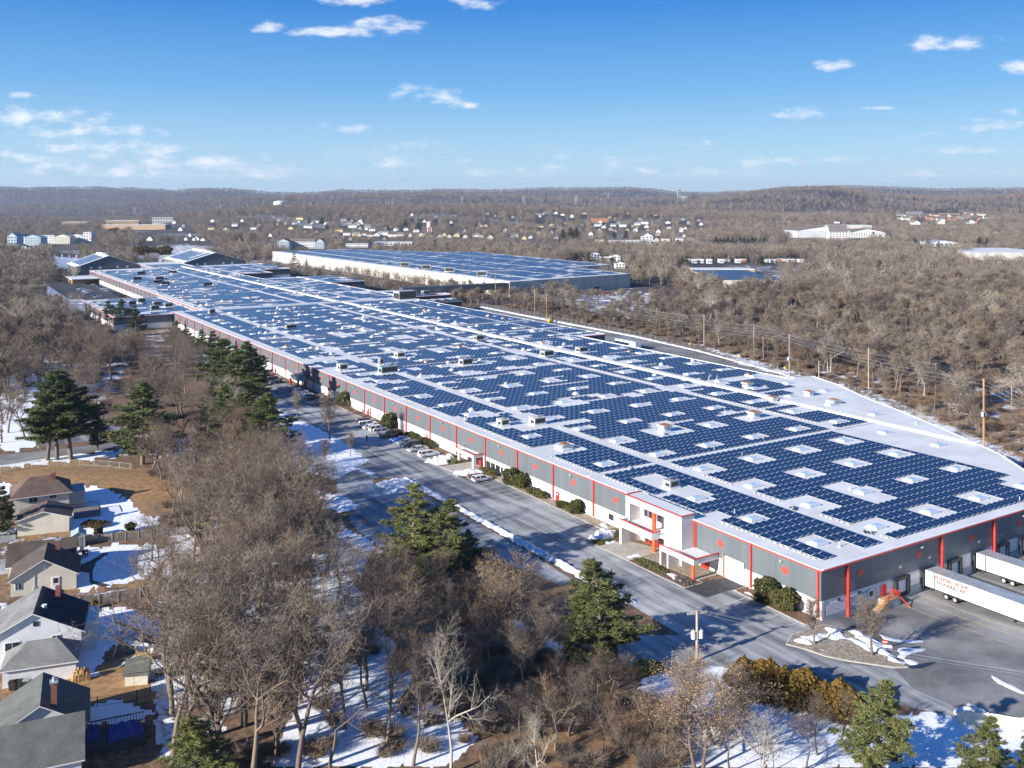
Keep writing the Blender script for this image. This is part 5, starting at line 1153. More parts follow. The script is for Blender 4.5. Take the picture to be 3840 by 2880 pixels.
for s, t, kd, c, rz, l in ((99.4, -6.6, 'hatch', 'white', 0, 'white hatchback parked alone in the front car park'), (127.4, -6.9, 'suv', 'white', 0, 'white SUV nearest the ploughed snow heap by the middle entrance'), (133.8, -7.0, 'sedan', 'silver', math.pi, 'silver-white sedan beside the white SUV near the snow heap'),
        (139.0, -6.6, 'suv', 'navy', math.pi, 'dark navy SUV between the silver sedan and a pale blue car'), (142.6, -6.2, 'sedan', 'silverblue', math.pi, 'pale silver-blue car between the navy SUV and the bright blue car'), (146.4, -6.2, 'sport', 'blue', math.pi, 'bright blue sports car beside the black pickup'), (152.6, -6.2, 'pickup', 'black', math.pi, 'black pickup truck in the row along the warehouse'),
        (157.8, -6.4, 'suv', 'white', 0, 'white SUV just beyond the black pickup'), (161.6, -6.6, 'jeep', 'white', 0, 'boxy white off-roader with dark windows amid white cars'), (165.2, -6.6, 'sedan', 'white', 0, 'white car with red tail lamps beyond the boxy off-roader'), (169.2, -6.2, 'suv', 'white', 0, 'white SUV farthest of the white cars, beside the rounded yew'), (173.2, -5.4, 'suv', 'darkblue', 0, 'dark blue SUV half hidden by the rounded yew'),
        (205.2, -6.6, 'hatch', 'navy', 0, 'dark hatchback first in the shaded row before the far red-pillared porch'), (208.8, -6.5, 'sedan', 'silver', 0, 'pale sedan second in the shaded row before the porch'), (214.6, -6.2, 'suv', 'black', 0, 'black SUV in the shaded row before the porch'), (219.6, -6.2, 'sedan', 'silverblue', 0, 'pale blue sedan in the shaded row before the porch'), (224.7, -6.2, 'sedan', 'white', 0, 'white sedan in the shaded row before the porch'), (230.0, -6.0, 'suv', 'white', 0, 'white SUV in the shaded row before the porch'), (236.8, -6.2, 'hatch', 'silver', 0, 'silver hatchback nearest the red-pillared porch'),
        (253, -6.2, 'sedan', 'navy', 0, 'dark sedan just past the red-pillared porch'), (260, -5.6, 'suv', 'black', 0, 'black SUV second past the red-pillared porch'), (265.5, -5.0, 'sedan', 'red', 0, 'dark red car third past the red-pillared porch'), (272.5, -5.0, 'suv', 'grey', 0, 'grey SUV last past the red-pillared porch')):
    car(kd, c, (*fromST(s, t), 0), A0 + rz, l)
cq = random.Random(17)
for row, (t, ss) in enumerate(((-7, range(650, 752, 8)), (8.5, range(645, 772, 8)))):
    for s in ss:
        if cq.random() < .12: continue
        kd = cq.choice(('sedan', 'suv', 'suv', 'hatch')); c = cq.choice(('navy', 'black', 'grey', 'silverblue', 'darkblue', 'silver', 'white', 'navy')) if not (row == 1 and s == 709) else 'red'
        car(kd, c, (*fromST(s, t + cq.uniform(-.4, .4)), 0), A0 + (0 if cq.random() < .5 else math.pi), 'car in the distant staff car park, ' + ('row against the grey wall' if row else 'outer row beside the snow'), 'cars in the staff car park')
for (x, y), c, l in (((2276, 1102), 'red', 'bright red car outside the second warehouse'), ((2296, 1111), 'grey', 'dark grey car just below the red one by the second warehouse'), ((2330, 1106), 'navy', 'dark car at the right of the small lot by the second warehouse'), ((0, 2005), 'silver', 'silver car cut by the left edge beside the cream garage')):
    car('sedan' if c != 'silver' else 'suv', c, G(x, y), .35, l, 'cars elsewhere')
# semi-trailers
def trailer(loc, rz, L, label, wheels_at, writing=False, name='semi_trailer'):
    r = empty(name, loc, rz, label, 'trailer'); w = 3.5; zt, zf = 3.95, 1.15
    b = MB(); b.b2(-L, 0, -w / 2, w / 2, zf, zt, 0); b.b2(-L - .02, .02, -w / 2 - .03, w / 2 + .03, zf - .12, zf + .06, 1); b.b2(-1.9, -1.72, -w / 2 - .03, w / 2 + .03, zf, zt, 1)
    k = int(L / 1.55)
    for i in range(1, k): b.b2(-i * 1.55 - .02, -i * 1.55 + .02, -w / 2 - .012, w / 2 + .012, zf, zt, 0)
    b.build('body', [M['trim_white'], M['dark']], r); MB().b2(-L, 0, -w / 2 + .02, w / 2 - .02, zt, zt + .06).build('roof', [M['galv']], r)
    for x in wheels_at:
        for y in (-1, 1):
            q_ = MB().tube((x, y * (w / 2 - .85), .52), (x, y * (w / 2 + .02), .52), .52, n=16).build('wheel', [M['rubber']], r); MB().tube((x, y * (w / 2 + .022), .52), (x, y * (w / 2 + .05), .52), .3, n=12).build('rim', [M['galv'] if writing else M['siding_cream']], q_)
    MB().b2(-L + 4.2, -L + 4.5, -1.2, -.9, 0, zf).b2(-L + 4.2, -L + 4.5, .9, 1.2, 0, zf).build('landing_leg', [M['dark']], r)
    b = MB(); b.b2(wheels_at[0] + .9, wheels_at[1] - .9, -1.3, 1.3, .55, zf); b.b2(-.35, -.1, -1.5, 1.5, .4, .55); b.b2(-.3, -.15, -1.3, -1.1, .4, zf); b.b2(-.3, -.15, 1.1, 1.3, .4, zf); b.build('chassis', [M['dark']], r)
    if writing:
        for n_, (tx, sz, x, z) in enumerate((('W. ARNO GROUP', .8, -5.0, 3.1), ('TRUCKING, INC', .8, -5.1, 2.25))): text_mesh('lettering', tx, sz, M['red_door'], r, (x, w / 2 + .035, z), (R(90), 0, math.pi), 1.0)
    return r
rzT = ANG + math.pi / 2          # local +x points at the building, so -y is the right-hand side seen from behind
def trailer_at(t, label, wh, writing):
    x, y = fromST(-.75, t); return trailer((x, y, tz(x, y) + .05), ANG + math.pi / 2, 20.4, label, wh, writing)
trailer_at(28.7, 'long white box trailer with red lettering, backed up to the nearer dock', (-4.1, -5.75), True)
trailer_at(44.4, 'white box trailer at the farther dock, cut by the right edge', (-5.3, -6.95), False)
x, y, _ = G(2480, 1316); trailer((x, y, 0.05), ANG + math.pi / 2, 15, 'white box trailer parked alone on the service road behind the panels', (-11.2, -12.8), False).location = (*fromST(258, 163.5), .05)

# ------------------------------------------------------------------ person
def skin_body(name, pts, edges, matl, parent, sub=2):
    me = bpy.data.meshes.new(name); me.from_pydata([p[:3] for p in pts], edges, []); o = link(name, me, parent)
    md = o.modifiers.new('skin', 'SKIN'); 
    for i, p in enumerate(pts): me.skin_vertices[0].data[i].radius = (p[3], p[4] if len(p) > 4 else p[3])
    me.skin_vertices[0].data[0].use_root = True
    s_ = o.modifiers.new('sub', 'SUBSURF'); s_.levels = sub; s_.render_levels = sub; me.materials.append(matl); return o
pl = G(*A5([(957, 1052)])[0])
pe = empty('person', (pl[0], pl[1], pl[2] + .06), .9, 'person in dark navy coat walking across the shaded car park', 'person'); pe.scale = (1.2, 1.2, 1.05)
if not hasattr(bpy.types.Mesh, 'skin_vertices'): pass
def limb_body():
    pts = [(0, 0, .98, .2, .16), (0, 0, 1.2, .21, .16), (0, .01, 1.42, .23, .15), (0, .02, 1.52, .09), (0, .03, 1.62, .1), (0, .03, 1.74, .09),
           (.1, .05, .55, .11), (.11, .2, .1, .08), (.11, .32, .05, .06), (-.1, -.02, .55, .11), (-.11, -.22, .12, .08), (-.11, -.12, .05, .06),
           (.26, -.05, 1.2, .075), (.27, .05, .98, .06), (.27, .1, .88, .05), (-.26, .08, 1.2, .075), (-.27, .02, .98, .06), (-.27, .05, .88, .05)]
    ed = [(0, 1), (1, 2), (2, 3), (3, 4), (4, 5), (0, 6), (6, 7), (7, 8), (0, 9), (9, 10), (10, 11), (2, 12), (12, 13), (13, 14), (2, 15), (15, 16), (16, 17)]
    return pts, ed
pts, ed = limb_body()
me = bpy.data.meshes.new('body'); me.from_pydata([p[:3] for p in pts], ed, []); ob = link('body', me, pe)
ob.modifiers.new('skin', 'SKIN')
if len(me.skin_vertices) == 0:
    with bpy.context.temp_override(object=ob, active_object=ob): bpy.ops.mesh.customdata_skin_add()
for i, p in enumerate(pts): me.skin_vertices[0].data[i].radius = (p[3], p[4] if len(p) > 4 else p[3])
me.skin_vertices[0].data[0].use_root = True
sb = ob.modifiers.new('sub', 'SUBSURF'); sb.levels = 1; sb.render_levels = 2; me.materials.append(M['jacket'])
MB().tube((0, .03, 1.6), (0, .05, 1.73), .12, .1, 10).build('hair', [M['dark']], pe, True)

# ------------------------------------------------------------------ poles, wires, signs
def pole(px_, h, label, matl='polewood', arms=(1,), trans=False, rz=.9, r=.17, world=None):
    p = world or G(*px_); o = empty('utility_pole', p, rz, label, 'utility pole', 'utility poles along the tracks')
    MB().tube((0, 0, -.3), (0, 0, h), r * 1.25, r, 8).build('pole', [M[matl]], o)
    for k, a in enumerate(arms):
        z = h - .4 - k * 1.7; b = MB(); b.b2(-1.6, 1.6, -.09, .09, z - .1, z + .1, 0)
        for x in (-1.5, -.8, .8, 1.5): b.tube((x, 0, z + .1), (x, 0, z + .35), .06, n=6, m=1)
        b.build('crossarm', [M[matl], M['galv']], o)
    if trans:
        for x in (-.62, .62):
            t_ = MB().tube((x, 0, h * .45), (x, 0, h * .45 + 1.15), .34, n=12).build('transformer', [M['tank_white']], o); MB().tube((x, 0, h * .45 + 1.15), (x, 0, h * .45 + 1.45), .07, n=6).build('bushing', [M['galv']], t_)
    return o
def ztop(px_base, ytop):
    X, Y, z = G(*px_base); return CAMH - (ytop - Y0_) * Y / F_ - z
def pole2(bx, by, ytop, *a, **k): return pole((bx, by), max(4, ztop((bx, by), ytop)), *a, **k)
front_pole = pole2(2614, 2478, 2290, 'timber pole with crossarm and two white transformers before the driveway', trans=True, rz=.25, r=.2)
PL = []
for bx, by, yt, l, kw in ((2960, 1430, 1254, 'grey pole with two transformers by the corner of the white roof', dict(trans=True, arms=())), (3071, 1436, 1352, 'short bare timber pole just right of the transformer pole', dict(arms=())), (3257, 1462, 1303, 'grey pole rising from trees behind the white roof', dict(arms=())), (3509, 1480, 1362, 'pole with pale insulators in the trees behind the roof ridge', {}), (3689, 1676, 1420, 'tall reddish pole with two white transformers beside the white roof edge', dict(matl='polered', trans=True, arms=(), r=.26)), (3794, 1520, 1432, 'grey pole close to the right edge among trees', {}),
        (2640, 1300, 1181, 'grey pole behind the lone white trailer', dict(arms=())), (2827, 1345, 1215, 'pole with white insulators left of the transformer pole', {}), (2862, 1350, 1262, 'thin timber pole in the brush beyond the service road', dict(arms=())), (2304, 1200, 1130, 'pale pole in brush before the small snowy lot', dict(arms=())), (2462, 1222, 1155, 'pole in brush right of the small snowy lot', dict(arms=())), (2050, 1203, 1105, 'brown pole by the yellow plant at the back road', dict(matl='polered', arms=())), (2005, 1170, 1085, 'pole left of the brown one at the back road', dict(arms=())), (1858, 1128, 1010, 'tall red-brown pole before the corner of the second warehouse', dict(matl='polered', arms=(1, 1), r=.22)), (1736, 1068, 1000, 'red-brown pole before the long cream wall', dict(matl='polered', arms=(1, 1))), (1592, 1090, 1025, 'brown pole by the vapour at the plant building', dict(matl='polered')), (1537, 1080, 1010, 'slim pale pole by the vapour at the plant building', dict(arms=())), (990, 986, 936, 'tall pole at the left end of the brush strip', dict(arms=())), (936, 982, 925, 'pole beside the dark tree clump in the brush strip', dict(arms=())), (896, 975, 920, 'farther pole right of the second gabled shed', dict(arms=())), (810, 952, 930, 'pole just behind the second gabled shed', dict(arms=())), (1020, 1000, 968, 'short pole before the cream end wall', dict(arms=())), (1058, 1005, 972, 'short brown pole near the cream wall end', dict(matl='polered', arms=()))):
    o = pole2(bx, by, yt, l, rz=.6, **kw); PL.append((o, max(4, ztop((bx, by), yt))))
def wire(pts, label, sag=1.2, r=.035, n=3, off=((0, 0),)):
    o = empty('power_line', pts[0], 0, label, 'power line', 'overhead wires'); b = MB(); p0 = np.array(pts[0])
    for (dx, dz) in off:
        for a, c in zip(pts[:-1], pts[1:]):
            a = np.array(a) - p0; c = np.array(c) - p0; N = 8; prev = None
            for k in range(N + 1):
                f = k / N; p = a + (c - a) * f + np.array((dx, 0, dz - sag * 4 * f * (1 - f)))
                if prev is not None: b.tube(prev, p, r, n=n, caps=False)
                prev = p
    b.build('wire', [M['galv']], o); return o
def top(i, d=0.0): o, h = PL[i]; return (o.location[0], o.location[1], o.location[2] + h - d)
wire([top(6, .3), top(7, .3), top(3, .3), top(5, .3), (240, 290, 12)], 'upper wires strung along the poles in the trees right of the warehouse', 1.5, off=((-1, 0), (1, 0), (0, -1.6), (.6, -3)))
wire([top(11, .3), top(0, .3), top(4, .5), (150, 190, 13)], 'wires along the fence beside the white roof', 2.0, off=((0, 0), (.2, -1.2), (.2, -2.4)))
wire([top(15), top(13, .4), top(9, .3), top(6, .6)], 'wires crossing the brush between the two warehouses', 1.5, off=((-1, 0), (1, 0), (0, -1.7)))
fp = np.array(front_pole.location); fh = ztop((2614, 2478), 2290)
wire([tuple(fp + (0, 0, fh)), (78, 112, 12)], 'pale wires running from the front pole down to the right', 1.0, .014, off=((-1.2, 0), (.2, .1), (1.4, 0)))
sg = empty('stop_sign', G(*B8([(1010, 440)])[0]), -.25, 'red octagonal stop sign with white board below on the snowy island', 'sign')
MB().tube((0, 0, 0), (0, 0, 2.9), .05, n=6).build('post', [M['galv']], sg)
o8 = [(.42 * math.cos(R(22.5 + 45 * i)), .38 * math.sin(R(22.5 + 45 * i)) + 2.6) for i in range(8)]
MB().add([(x, -.07, z) for x, z in o8] + [(x, -.1, z) for x, z in o8], [tuple(range(15, 7, -1)), tuple(range(8))] + [(i, (i + 1) % 8, 8 + (i + 1) % 8, 8 + i) for i in range(8)]).build('plate', [M['red_door']], sg)
text_mesh('lettering', 'STOP', .26, M['tank_white'], sg, (0, -.112, 2.51), (R(90), 0, 0), 1.0); MB().b2(-.3, 1.0, -.1, -.06, 1.75, 2.15).b2(-.2, .9, -.11, -.1, 2.0, 2.06, 1).b2(-.2, .75, -.11, -.1, 1.84, 1.9, 1).build('board', [M['tank_white'], M['galv']], sg)
for px_, l in ((Z, 'yellow hydrant-like marker post along the track fence, %s' % w) for Z, w in (((2587, 1300), 'by the service road bend'), ((2773, 1347), 'right of the lone trailer'), ((2943, 1391), 'left of the transformer pole'))):
    p = G(*px_); o = empty('marker_post', p, 0, l, 'marker post', 'yellow markers along the track fence'); MB().tube((0, 0, 0), (0, 0, 1.1), .12, n=8).build('post', [M['dark']], o); MB().tube((0, 0, 1.0), (0, 0, 1.75), .5, .42, 10).build('head', [M['yellow']], o)
p = G(2065, 1210); fl = empty('forklift', p, .6, 'yellow machine parked at the roof edge on the service road', 'forklift'); b = MB(); b.b2(-1.6, 1.6, -.9, .9, .5, 1.5); b.b2(-1.2, .4, -.8, .8, 2.6, 2.75); [b.b2(x - .06, x + .06, y - .06, y + .06, 1.5, 2.6) for x in (-1.1, .3) for y in (-.7, .7)]; b.build('body', [M['yellow']], fl)
b = MB(); [b.tube((x, y - .2, .45), (x, y + .2, .45), .45, n=10) for x in (-1, 1) for y in (-.9, .9)]; b.build('wheel', [M['rubber']], fl); MB().b2(1.6, 1.8, -.6, .6, .2, 3.6).build('mast', [M['dark']], fl)

# ------------------------------------------------------------------ the town and the buildings far away
BLD = []
def far_box(name, label, cat, x0, x1, yb, yt, wallm, roofm=None, depth=None, win_rows=0, win_cols=0, gab=0.0, group=None, winm='glass', rz=0.0):
    """building whose front spans x0..x1 and yb (foot) .. yt (eaves) as seen in the photograph"""
    a = np.array(G((x0 + x1) / 2, yb)); sc = a[1] / F_; w = (x1 - x0) * sc; h = max(2.5, (yb - yt) * sc); d = depth or max(8, w * .5)
    o = empty(name, tuple(a), rz, label, cat, group); BLD.append((a[0], a[1], w, d))
    MB().b2(-w / 2, w / 2, 0, d, -6, h).build('wall', [M[wallm]], o)
    b = MB()
    if gab: gwall(b, -w / 2, w / 2, 0, d, h - .1, h, h + gab * .96, 'y' if gab > 0 and w < d * 1.6 else 'x'); 
    if gab:
        b.build('gable', [M[wallm]], o); gable(MB(), -w / 2, w / 2, 0, d, h, h + gab, 'y' if w < d * 1.6 else 'x', .4, .2).build('roof', [M[roofm or 'roof_far']], o)
    else: MB().b2(-w / 2 - .3, w / 2 + .3, -.3, d + .3, h, h + .5).build('roof', [M[roofm or 'roof']], o)
    if win_rows:
        me = None
        for r_ in range(win_rows):
            for c_ in range(win_cols):
                x = -w / 2 + w * (c_ + .5) / win_cols; z = h * (r_ + .5) / win_rows; ww = w / win_cols * .45; hh = h / win_rows * .5
                if me is None: me = shared(MB().b2(-ww / 2, ww / 2, -.2, -.02, -hh / 2, hh / 2), 'window', [M[winm]])
                q_ = link('window', me, o); q_.location = (x, 0, z)
    return o
far_box('apartment_block', 'blue-grey three storey apartment block with tan roof behind the far warehouse end', 'apartment block', 1085, 1180, 932, 905, 'siding_white', 'roof_far', 18, 3, 12, 4)
far_box('apartment_block', 'blue left wing of the apartment block behind the far warehouse end', 'apartment block', 1040, 1084, 935, 906, 'siding_blue', 'roof_far', 20, 3, 5, 4); far_box('apartment_block', 'dark blue gabled right wing of the apartment block', 'apartment block', 1182, 1216, 933, 908, 'siding_blue', 'roof_far', 22, 3, 4, 5)
for x0, x1, yt, yb, m, l, g in ((28, 62, 886, 928, 'siding_blue', 'blue and brick corner block of the pale apartments at far left', 5), (62, 92, 888, 920, 'siding_white', 'white gabled block next to the blue corner block', 4), (92, 152, 890, 922, 'siding_blue', 'blue-grey long block in the middle of the pale apartments', 4), (152, 204, 882, 915, 'siding_white', 'white flat-topped block with dark windows in the pale apartments', 0), (204, 262, 888, 915, 'siding_cream', 'cream block right of the flat-topped one', 4), (262, 312, 885, 912, 'siding_white', 'white stepped block before the corner tower', 3), (312, 342, 870, 912, 'siding_white', 'white corner tower with green cap ending the pale apartments', 0)):
    far_box('apartment_block', l, 'apartment block', x0, x1, yb, yt, m, 'pale_green' if g else 'roof_far', 22, 4, max(3, int((x1 - x0) / 9)), g, 'pale apartments far left')
far_box('brown_hall', 'low brown flat-roofed hall, left of two on the far plain', 'hall', 230, 326, 847, 833, 'brown_wall', 'roof', 60); far_box('brown_hall', 'larger brown flat-roofed hall, right of two on the far plain', 'hall', 396, 520, 842, 827, 'brown_wall', 'roof', 70); far_box('retaining_wall', 'long tan terrace wall below the larger brown hall', 'wall', 380, 620, 862, 843, 'tan_wall', 'roof', 40)
far_box('concrete_works', 'blue and grey works with silos beyond the brown halls', 'works', 570, 650, 838, 815, 'steel_far', 'roof_blue', 40, 2, 8)
far_box('hotel_building', 'big white four storey hotel-like block with dark roof at right', 'hotel', 2990, 3190, 893, 866, 'siding_white', 'roof_far', 90, 4, 22, 8); far_box('hotel_building', 'white gabled centre with brick base on the big white block', 'hotel', 3110, 3180, 898, 868, 'stucco', 'roof_far', 20, 4, 6, 12); far_box('hotel_building', 'brick-based right wing of the big white block', 'hotel', 3190, 3320, 893, 872, 'stucco', 'roof_far', 60, 4, 14, 7)
far_box('store_building', 'cream box store with raised parapet behind the big white block', 'store', 3090, 3270, 858, 845, 'cream_wall', 'roof', 60); far_box('store_building', 'long low white store with blue end right of the far warehouse', 'store', 2288, 2440, 915, 903, 'siding_white', 'roof', 30, 1, 10); far_box('house', 'tall pale blue house behind the long white store', 'house', 2407, 2448, 905, 886, 'siding_white', 'roof_blue', 18, 2, 3, 6)
far_box('store_building', 'pale blue-white retail shed with pitched centre at far right', 'store', 3490, 3590, 925, 909, 'siding_white', 'galv', 40, 1, 6, 3); far_box('warehouse_building', 'long cream warehouse cut by the right edge of the far woods', 'warehouse', 3636, 3960, 976, 948, 'cream_wall', 'roof', 120); far_box('warehouse_building', 'low solar-roofed building half hidden in bare trees', 'warehouse', 2690, 2920, 1080, 1050, 'cream_wall', 'roof_blue', 110); far_box('store_building', 'cream strip-roofed hall behind the half hidden solar roof', 'store', 2600, 2830, 1030, 1012, 'tan_wall', 'roof', 25)
far_box('school_building', 'orange brick school on the distant town slope', 'school', 2222, 2282, 834, 818, 'brickorange', 'roof_far', 40, 2, 8); far_box('strip_building', 'long two storey white motel left of the pink water tower', 'motel', 1295, 1380, 928, 913, 'siding_white', 'roof_far', 20, 2, 12); far_box('strip_building', 'flat grey hall below the town, right of the motel', 'hall', 1400, 1545, 922, 910, 'siding_white', 'roof', 40, 1, 10)
for x, y, l in ((2232, 972, 'white cabin with blue trim above the second warehouse, left of two'), (2308, 980, 'white cabin above the second warehouse, right of two'), (2326, 1008, 'white loading building at the corner of the second warehouse')): far_box('cabin_building', l, 'cabin', x - 18, x + 18, y, y - 20, 'siding_white', 'roof_far', 14, 2, 3, 2)
far_box('office_building', 'low pale office strip linking the two white cabins', 'office', 2250, 2300, 980, 966, 'siding_grey', 'roof', 14, 1, 6)
hq = random.Random(31)
for i, x in enumerate((2582, 2606, 2630, 2662, 2705, 2728, 2770, 2790, 2880, 2900, 2925, 2950, 2975, 3005)):
    far_box('trailer_home', 'small mobile home in the row beyond the solar roof, right of the far warehouse', 'mobile home', x - 8, x + 9, 985 - (x > 2850) * 2 + hq.uniform(-4, 4), 974, hq.choice(('siding_white', 'siding_white', 'tan_wall', 'brickorange')), 'roof', 9, 1, 3, 0, 'mobile homes')
TOWN = [(1115, 832, 10), (1123, 822, 14), (1105, 838, 10), (1170, 838, 12), (1185, 832, 10), (1090, 858, 10), (1150, 852, 12), (1288, 828, 12), (1310, 838, 10), (1322, 852, 16), (1338, 842, 10), (1350, 858, 9), (1378, 852, 14), (1395, 864, 12), (1270, 868, 16), (1300, 880, 14), (1335, 884, 16), (1360, 880, 12), (1385, 886, 14), (1412, 884, 12), (1440, 880, 18), (1470, 886, 16), (1500, 884, 14), (1488, 862, 9), (1522, 862, 10), (1560, 868, 12), (1580, 884, 12), (1650, 890, 12), (1665, 884, 10), (1685, 890, 10), (1712, 886, 12), (1745, 890, 10), (1785, 886, 14), (1805, 890, 10), (1838, 894, 12), (1928, 888, 16), (1965, 896, 10), (1990, 892, 9), (2085, 894, 9), (2140, 892, 10), (2030, 850, 10), (2070, 846, 9), (2020, 804, 9), (2045, 800, 9), (2085, 800, 8), (2110, 806, 8), (2190, 800, 9), (2240, 846, 12), (2262, 842, 9), (2300, 846, 10), (2336, 848, 14), (2322, 838, 9), (2390, 842, 12), (2418, 838, 14), (2505, 836, 9), (2248, 905, 16), (2462, 905, 12), (2496, 902, 16), (2550, 902, 16), (2588, 902, 14), (880, 846, 12), (790, 860, 14), (845, 862, 9), (760, 900, 9), (735, 898, 12), (560, 900, 12), (350, 895, 10), (95, 935, 9), (110, 938, 10), (125, 935, 8), (85, 930, 8), (950, 858, 12), (3140, 835, 10), (3740, 878, 9)]
for i, (x, y, w) in enumerate(TOWN):
    far_box('house', 'small far house among bare trees ' + ('left of the pink water tower' if x < 1600 else 'right of the pink water tower'), 'house', x - w * .95, x + w * .95, y + 3, y - w * .65 + 3, hq.choice(('siding_white', 'siding_white', 'stucco', 'siding_cream', 'yellow_house', 'siding_grey')), hq.choice(('roof_far', 'shingle_grey', 'shingle_brown')), None, 0, 0, hq.uniform(2.5, 4.5), 'houses of the far town')
for i in range(110):
    x = hq.uniform(1240, 2640) if i < 85 else hq.uniform(560, 1240); y = hq.uniform(796, 898) if x > 1500 else hq.uniform(826, 900); w = hq.uniform(4.5, 8)
    far_box('house', 'tiny far house half lost in the bare trees of the town', 'house', x - w, x + w, y + 3, y - w * .6, hq.choice(('siding_white', 'siding_cream', 'siding_grey', 'tan_wall', 'stucco', 'brown_wall')), hq.choice(('roof_far', 'shingle_grey', 'shingle_brown', 'roof')), None, 0, 0, hq.uniform(2.5, 4.5), 'houses of the far town')
for i in range(34):
    x = hq.uniform(3370, 3740); y = 806 + hq.random() * 34 + abs(x - 3560) * .03
    far_box('townhouse', 'tan and white townhouse in the terrace cluster on the right-hand hill foot', 'townhouse', x - 14, x + 14, y, y - 9, hq.choice(('siding_white', 'tan_wall', 'brickorange', 'siding_cream')), hq.choice(('roof_far', 'shingle_brown')), 14, 0, 0, 6, 'townhouses on the hill')
far_box('townhouse', 'long tan terrace crowning the townhouse cluster', 'terrace', 3470, 3600, 807, 800, 'tan_wall', 'roof_far', 20, 1, 20, 0); far_box('townhouse', 'dark grey modern block at the left of the townhouse cluster', 'terrace', 3405, 3462, 806, 795, 'siding_grey', 'roof', 20, 2, 10, 0)
# towers
p = G(1048, 777); s_ = p[1] / F_; o = empty('water_tank', p, 0, 'white cylindrical water tank on the wooded rise', 'water tank'); rr = 22 * s_; hh = 20 * s_
b = MB(); b.tube((0, 0, -2), (0, 0, hh), rr, rr, 40); b.build('tank', [M['tank_white']], o, False); b = MB(); b.tube((0, 0, hh), (0, 0, hh + rr * .16), rr, rr * .5, 40); b.tube((0, 0, hh + rr * .16), (0, 0, hh + rr * .22), rr * .5, rr * .05, 40); b.build('dome', [M['tank_white']], o)
p = G(1611, 893); s_ = p[1] / F_; o = empty('water_tower', p, .4, 'old pink and white water tower on lattice legs in the town', 'water tower'); h_ = 62 * s_; r_ = 11 * s_
b = MB(); b.tube((0, 0, h_ * .68), (0, 0, h_ * .93), r_, r_, 20); b.tube((0, 0, h_ * .55), (0, 0, h_ * .68), r_ * .5, r_, 20); b.tube((0, 0, h_ * .93), (0, 0, h_), r_ * 1.02, r_ * .7, 20); b.build('tank', [M['pink']], o)
for a in range(4):
    x, y = r_ * 1.15 * math.cos(a * math.pi / 2 + .5), r_ * 1.15 * math.sin(a * math.pi / 2 + .5); MB().tube((x, y, 0), (x * .8, y * .8, h_ * .7), s_ * 1.7, n=6).build('leg', [M['pink']], o)
b = MB(); b.tube((0, 0, 0), (0, 0, h_ * .6), s_ * 1.4, n=6); [b.tube((r_ * 1.1 * math.cos(a * math.pi / 2 + .5), r_ * 1.1 * math.sin(a * math.pi / 2 + .5), z), (r_ * 1.0 * math.cos((a + 1) * math.pi / 2 + .5), r_ * 1.0 * math.sin((a + 1) * math.pi / 2 + .5), z + h_ * .2), s_ * .7, n=5) for a in range(4) for z in (h_ * .1, h_ * .4)]; b.build('brace', [M['pink']], o)
p = G(2548, 752); s_ = p[1] / F_; o = empty('tower_building', p, 0, 'tall greenish headframe tower on the skyline right of centre', 'tower'); h_ = 45 * s_; w_ = 6.5 * s_
MB().b2(-w_, w_, 0, w_ * 2, -20, h_ * .8).b2(-w_ * .5, w_ * 1.1, 0, w_ * 1.6, h_ * .8, h_).build('tower', [M['steel_far']], o); MB().b2(w_, w_ * 4, 0, w_ * 2, -20, h_ * .38).build('wing', [M['steel_far']], o)
b = MB(); [b.b2(-w_ * .8, w_ * .8, -1, .0, h_ * (.15 + .16 * k), h_ * (.22 + .16 * k)) for k in range(5)]; b.build('opening', [M['dark']], o)
pyl = None
for i, (x, yb, yt) in enumerate(((102, 800, 780), (505, 805, 777), (827, 792, 768), (1165, 776, 760), (1471, 768, 747), (1733, 766, 737), (1964, 770, 735), (2160, 768, 733), (2282, 745, 725))):
    p = G(x, yb); s_ = p[1] / F_; h_ = (yb - yt) * s_
    if pyl is None:
        pyl = empty('power_pylon', (0, 0, 0)); b = MB(); u_ = 1.0
        for sx in (-1, 1):
            for sy in (-1, 1): b.tube((sx * .13, sy * .13, 0), (sx * .035, sy * .035, 1), .014, n=4)
        for k in range(7):
            z = k / 7; w1 = .13 - .095 * z; b.tube((-w1, -w1, z), (w1 * .85, -w1 * .85, z + 1 / 7), .009, n=4); b.tube((w1, -w1, z), (-w1 * .85, -w1 * .85, z + 1 / 7), .009, n=4)
        for z in (.62, .78, .93): b.b2(-.2, .2, -.02, .02, z - .012, z + .012)
        b.build('lattice', [M['steel_far']], pyl); o = pyl
    else: o = copy_tree(pyl)
    o.location = p; o.scale = (h_ * 1.1, h_ * 1.1, h_); tag(o, 'grey lattice pylon on the far wooded ridge, ' + ('far left plain', 'right of the brown halls', 'left of the white tank', 'right of the white tank', 'above the town, first', 'above the pink tower', 'right of the pink tower', 'before the hill with snow patches', 'high on the ridge near the headframe')[i], 'pylon', 'pylons on the ridge')
p = G(1498, 722); o = tag(MB().tube((0, 0, -20), (0, 0, 18 * p[1] / F_), 2.2, 1.2, 6).build('radio_mast', [M['steel_far']]), 'thin radio mast on the skyline left of centre', 'mast'); o.location = p
